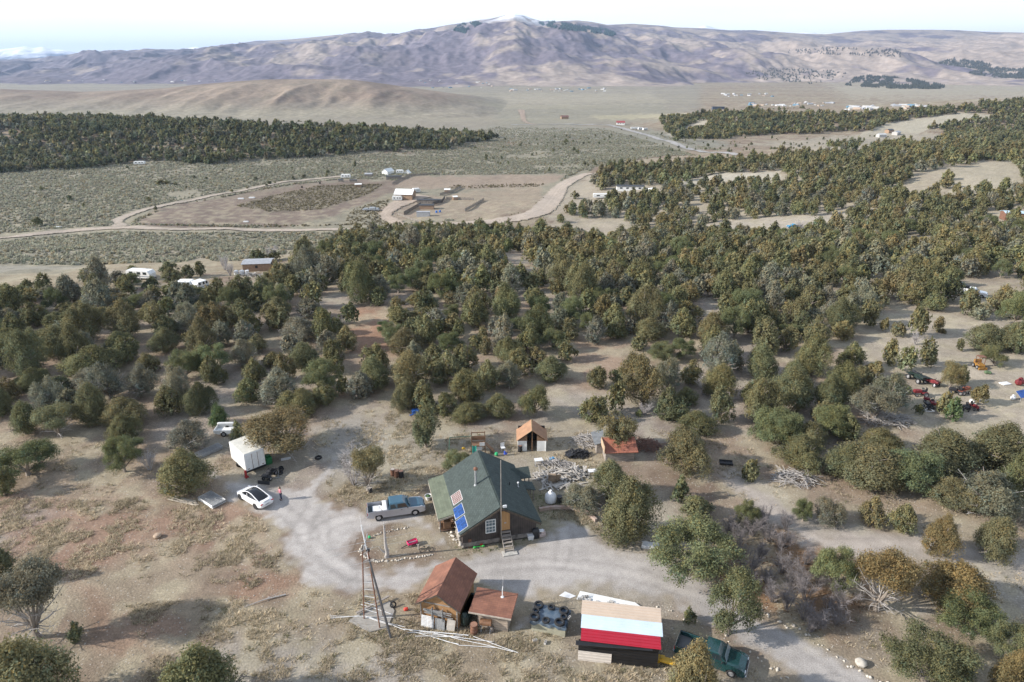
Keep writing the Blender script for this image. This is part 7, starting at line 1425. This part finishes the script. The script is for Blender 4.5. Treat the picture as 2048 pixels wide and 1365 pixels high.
hut('tan hut at the back of the corral with a white roof', 910, 400, 2.6, 2.4, 1.8, .5, R(20), TANW, WR); hut('small shelter with pale roof right of the corral', 895, 386, 3.4, 3, 2.0, .5, R(0), TANW, WR)
tr = thing('flatbed_trailer', 'grey flatbed trailer loaded with tanks left of the farm drive', 'trailer', G(742, 422), R(-5)); m = MB(); m.box((0, 0, .7), (9, 2.4, .25)); m.build('deck', GRR, tr); m = MB(); m.box((1, 0, 1.4), (3.4, 2, 1.1), bev=.2); m.box((-2.6, 0, 1.1), (2.4, 1.8, .6), bev=.1); m.box((3.6, 0, 1.2), (1.4, 1.8, .8), bev=.1); m.build('load', M('load_grey', (.34, .37, .40), var=.25), tr)
for x in (-2, 2): wheel(tr, x, 1, .45); wheel(tr, x, -1, .45)
def fence(label, pts, h, mat, step=2.6, boards=3, group=None):
    P = [G(*p) for p in pts]; t = thing('corral_fence', label, 'fence', P[0], 0, group); 
    for a, b in zip(P[:-1], P[1:]):
        n = max(1, int((b-a).length/step)); m = MB(); r = MB()
        for i in range(n+1): c = a.lerp(b, i/n)-P[0]; m.box((c.x, c.y, h/2), (.16, .16, h+.2))
        for k in range(boards): z = h*(k+.7)/(boards+.2); r.bar(a-P[0]+Vector((0, 0, z)), b-P[0]+Vector((0, 0, z)), .06, h/boards*.75)
        m.build('posts', GRW, t); r.build('rails', mat, t)
DKB = M('dark_fence_boards', (.055, .05, .05), var=.3)
fence('dark board fence along the left side of the corral', [(808, 431), (826, 421), (842, 412)], 2.0, DKB, boards=4); fence('dark board fence across the back right of the corral', [(865, 412), (885, 405), (890, 398)], 1.9, DKB, boards=4); fence('grey rail fence slanting up at the right of the corral', [(930, 424), (950, 413), (968, 402)], 1.7, GRW, boards=4); fence('long pole fence running up from the corral past the pale hut', [(880, 392), (905, 386), (922, 377)], 1.6, GRW); fence('grey rail fence right of the upper farm cluster', [(785, 370), (800, 361), (822, 353), (880, 350)], 1.5, GRW); fence('low rail fence in front of the corral', [(795, 430), (820, 440), (842, 446)], 1.2, GRW, boards=2); fence('rail fence along the back of the corral yard', [(893, 399), (920, 400), (948, 401)], 1.4, GRW, boards=2)
for x, y, l in ((482, 399, 'left'), (504, 397, 'right')): one('water_trough', f'white trough in the ploughed field, the {l} of two', 'trough', MB().box((0, 0, .35), (3.2, 1.4, .7), bev=.1), WPLAST, G(x, y), 0, 'white troughs in the field')
one('white_trough', 'white trough low in the ploughed field near the road', 'trough', MB().box((0, 0, .3), (2.4, 1.0, .6), bev=.1), WPLAST, G(492, 445)); one('white_trough', 'white low shape beside the road left of the fork', 'trough', MB().box((0, 0, .3), (3.2, 1.4, .6), bev=.15), WPLAST, G(117, 456))
COW = M('cow_black', (.02, .018, .016), rough=.8, var=.2)
for i, (x, y) in enumerate(((604, 376), (873, 426), (880, 425), (640, 368))): one('cow' if False else 'feed_bin', ('dark feeder standing on the ploughed bank', 'blue barrel in the corral, the left of two', 'blue barrel in the corral, the right of two', 'dark feeder at the top of the ploughed field')[i], 'bin', MB().lathe([(.5, 0), (.55, .5), (.5, 1.1), (.1, 1.15)], n=12), COW if i in (0, 3) else M('barrel_blue', (.04, .16, .5), rough=.4, var=.1), G(x, y))
hut('long white mobile home with dark roof by the bend of the dirt road', 1260, 381, 16, 4.5, 2.6, .6, R(-4), WHT, DKR, 'mobile home', 'mobile_home', windows=4); camper('white trailer left of the long white mobile home', 1209, 397, 13, R(-4), h=2.2); camper('white camper right of the long white mobile home', 1304, 386, 4.5, R(40))
tqp = G(1587, 457); pickup('turquoise pickup in the pale clearing among the junipers', tqp, R(184), M('turquoise_paint', (.015, .22, .40), rough=.3, var=.1), M('turquoise_paint', (.015, .22, .40)), 5.6, 3.4, boxlid=False)
hut('little red brown cabin with pale blue roof at the right edge of the woods', 2022, 438, 6.5, 4.5, 2.6, .5, R(-10), M('red_cabin', (.20, .10, .065), var=.2), M('pale_blue_roof', (.45, .58, .66), var=.08), 'cabin', 'cabin', windows=2)
pickup('white truck among the trees at the right edge', G(1942, 592), R(-30), WPNT, WPNT, 5.8, 3.6, boxlid=False); pickup('black pickup behind the white truck among the trees', G(1913, 580), R(-5), BLKP, BLKP, 5.5, 3.4, boxlid=False); pickup('silver truck cut by the right edge of the picture', G(2043, 636), R(10), SILV, SILV, 5.8, 3.6)
one('blue_cover', 'small blue tarpaulin among the trees below the red brown cabin', 'tarpaulin', cloth(MB(), 2.2, 1.6, 1.0, .8, 15, 12, 10), BLUE, G(1986, 482)); one('concrete_slab', 'pale concrete slab in the gap between the junipers', 'slab', MB().box((0, 0, .1), (4.5, 3, .25)), CONC, G(1020, 547))
RROOF = M('red_roof', (.30, .07, .07), rough=.7, var=.1)
hut('white farmhouse with bright red roof beside the paved road', 1241, 250, 11, 7, 3, 2.2, R(-6), WHT, RROOF, 'house', 'farm_house', windows=3); hut('house with brown red roof far out on the valley floor', 1129, 238, 11, 7, 3, 2, R(10), TANW, M('brown_red_roof', (.17, .09, .075), var=.1), 'house', 'farm_house'); hut('dark long building behind the far ridge', 1436, 219, 22, 8, 4, 1, 0, M('dark_wall', (.06, .08, .12), var=.1), DKR, 'building', 'long_building', door=False)
for i, (x, y) in enumerate(((1267, 259), (1274, 259), (1281, 260), (1290, 261))): camper('white vehicle in the row parked below the far ridge', x, y, 7, R(10*i), 'parked_trailer', 'white vehicles parked below the far ridge')
for (x, y, s, rf_, l) in ((1762, 275, 9, WR, 'pale building at the foot of the right far slope, left of the group'), (1778, 266, 9, DKR, 'dark roofed building uphill in the group at the foot of the right far slope'), (1792, 270, 10, GRR, 'grey roofed building at the right of the group at the foot of the far slope'), (1946, 283, 8, WR, 'small white building by itself under the right far slope')): hut(l, x, y, s, s*.6, 3, 1.2, R(x % 50), TANW if rf_ is DKR else M('far_wall', (.45, .44, .42), var=.1), rf_ if rf_ is not WR else M('far_roof', (.5, .5, .49), var=.1), 'building', 'farm_building')
# the settlement far across the valley : many small pale buildings
g = random.Random(17); SET = [(1500+g.uniform(0, 170), 208+g.uniform(-3, 5)) for i in range(34)]+[(1690+g.uniform(0, 60), 216+g.uniform(-2, 5)) for i in range(16)]+[(1780+g.uniform(0, 80), 214+g.uniform(-3, 5)) for i in range(16)]+[(1020+g.uniform(0, 190), 181+g.uniform(-4, 4)) for i in range(34)]+[(1430+g.uniform(0, 130), 190+g.uniform(-3, 4)) for i in range(18)]+[(840+g.uniform(0, 150), 168+g.uniform(-8, 10)) for i in range(18)]+[(340+g.uniform(0, 120), 164+g.uniform(-3, 3)) for i in range(7)]+[(40+g.uniform(0, 260), 163+g.uniform(-3, 3)) for i in range(9)]
SM = {}
def mount_point(px, py):
    d = ray(px, py); T = _T[_T > 900]; z = CAM_H+T*d[2]; gz = np.maximum(hgt(T*d[0], T*d[1]), np.where(T*d[1] > YM0, mount(T*d[0], T*d[1]), -999)); k = int(np.argmax(z < gz)); k = k if k else 500
    return Vector((T[k]*d[0], T[k]*d[1], float(gz[k])))
def tiny(rf_):
    m = MB(); m.prism([(-.5, -.2), (.5, -.2), (.5, .45), (0, .8), (-.5, .45)], 'X', -.8, .8); o = m.build('settlement_house', rf_); d = o.data; bpy.data.objects.remove(o); return d
TN = [tiny(M('far_white', (.55, .55, .54), var=.08)), tiny(M('far_pale', (.48, .47, .45), var=.1)), tiny(GRR), tiny(M('tan_house', (.42, .33, .26), var=.1)), tiny(M('blue_roof', (.12, .22, .30), var=.1))]
for x, y in SET:
    p = mount_point(x, y); o = link('settlement_house', g.choice(TN)); s = g.uniform(4, 8)*(1 if p.y < 2600 else 1.25); o.location = p; o.scale = (s, s*.8, s*.5); o.rotation_euler = (0, 0, g.uniform(0, 3.1))
    tag(o, 'tiny pale building of the scattered settlement far across the valley', 'house', 'far settlement buildings')
# conifer and juniper patches on the mountain side
def patch(label, poly, n, hmin, hmax, col, seed, mat):
    gg = np.random.default_rng(seed); xs = [p[0] for p in poly]; ysx = [p[1] for p in poly]; V = []; F = []; Cc = []; k = 0; tries = 0
    while k < n and tries < n*6:
        tries += 1; x = gg.uniform(min(xs), max(xs)); y = gg.uniform(min(ysx), max(ysx))
        if not inpoly(np.array([x]), np.array([y]), poly)[0] or fbm(np.array([x/14]), np.array([y/7]), 3, seed)[0] < .38: continue
        p = mount_point(x, y); h = gg.uniform(hmin, hmax); r = h*.42; b = len(V)
        V += [(p.x+r*math.cos(a), p.y+r*math.sin(a), p.z-1+h*.12) for a in (0, 1.05, 2.1, 3.14, 4.19, 5.24)]+[(p.x, p.y, p.z+h)]; F += [(b+i, b+(i+1) % 6, b+6) for i in range(6)]; c = np.array(col)*gg.uniform(.75, 1.25); Cc += [c]*7; k += 1
    if V: tag(link('far_forest', np_mesh('far_forest', np.array(V), np.array(F), mat, np.array(Cc))), label, kind='stuff')
FFM = M_attr('far_forest_green', 'tint', fine=(.1, .2), mid=(.02, .1), bump=0)
patch('dark conifer patch on the mountain left of the summit', [(905, 62), (920, 50), (950, 44), (965, 48), (955, 60), (930, 68)], 330, 10, 19, (.035, .06, .06), 1, FFM)
patch('dark conifer band on the mountain right of the summit', [(1076, 46), (1100, 44), (1150, 52), (1210, 60), (1235, 68), (1225, 74), (1180, 66), (1120, 60), (1085, 52)], 700, 10, 20, (.035, .06, .06), 2, FFM)
patch('dark juniper patch on the foothill at the right', [(1690, 172), (1710, 156), (1740, 152), (1800, 157), (1860, 166), (1892, 174), (1880, 179), (1780, 178)], 1500, 7, 12, (.05, .055, .045), 3, FFM)
patch('dark juniper bands on the far right foothills', [(1870, 128), (1910, 118), (1960, 124), (2000, 138), (2070, 140), (2070, 160), (1990, 156), (1930, 148), (1960, 140)], 1500, 7, 12, (.06, .065, .055), 4, FFM)
patch('scattered dark junipers on the foothills right of centre', [(1490, 148), (1540, 138), (1660, 142), (1700, 150), (1640, 170), (1520, 160)], 260, 7, 11, (.055, .06, .05), 5, FFM)
patch('scattered dark scrub on the upper right slopes', [(1560, 100), (1680, 96), (1800, 100), (1830, 116), (1700, 112), (1580, 108)], 220, 8, 12, (.07, .07, .065), 6, FFM)
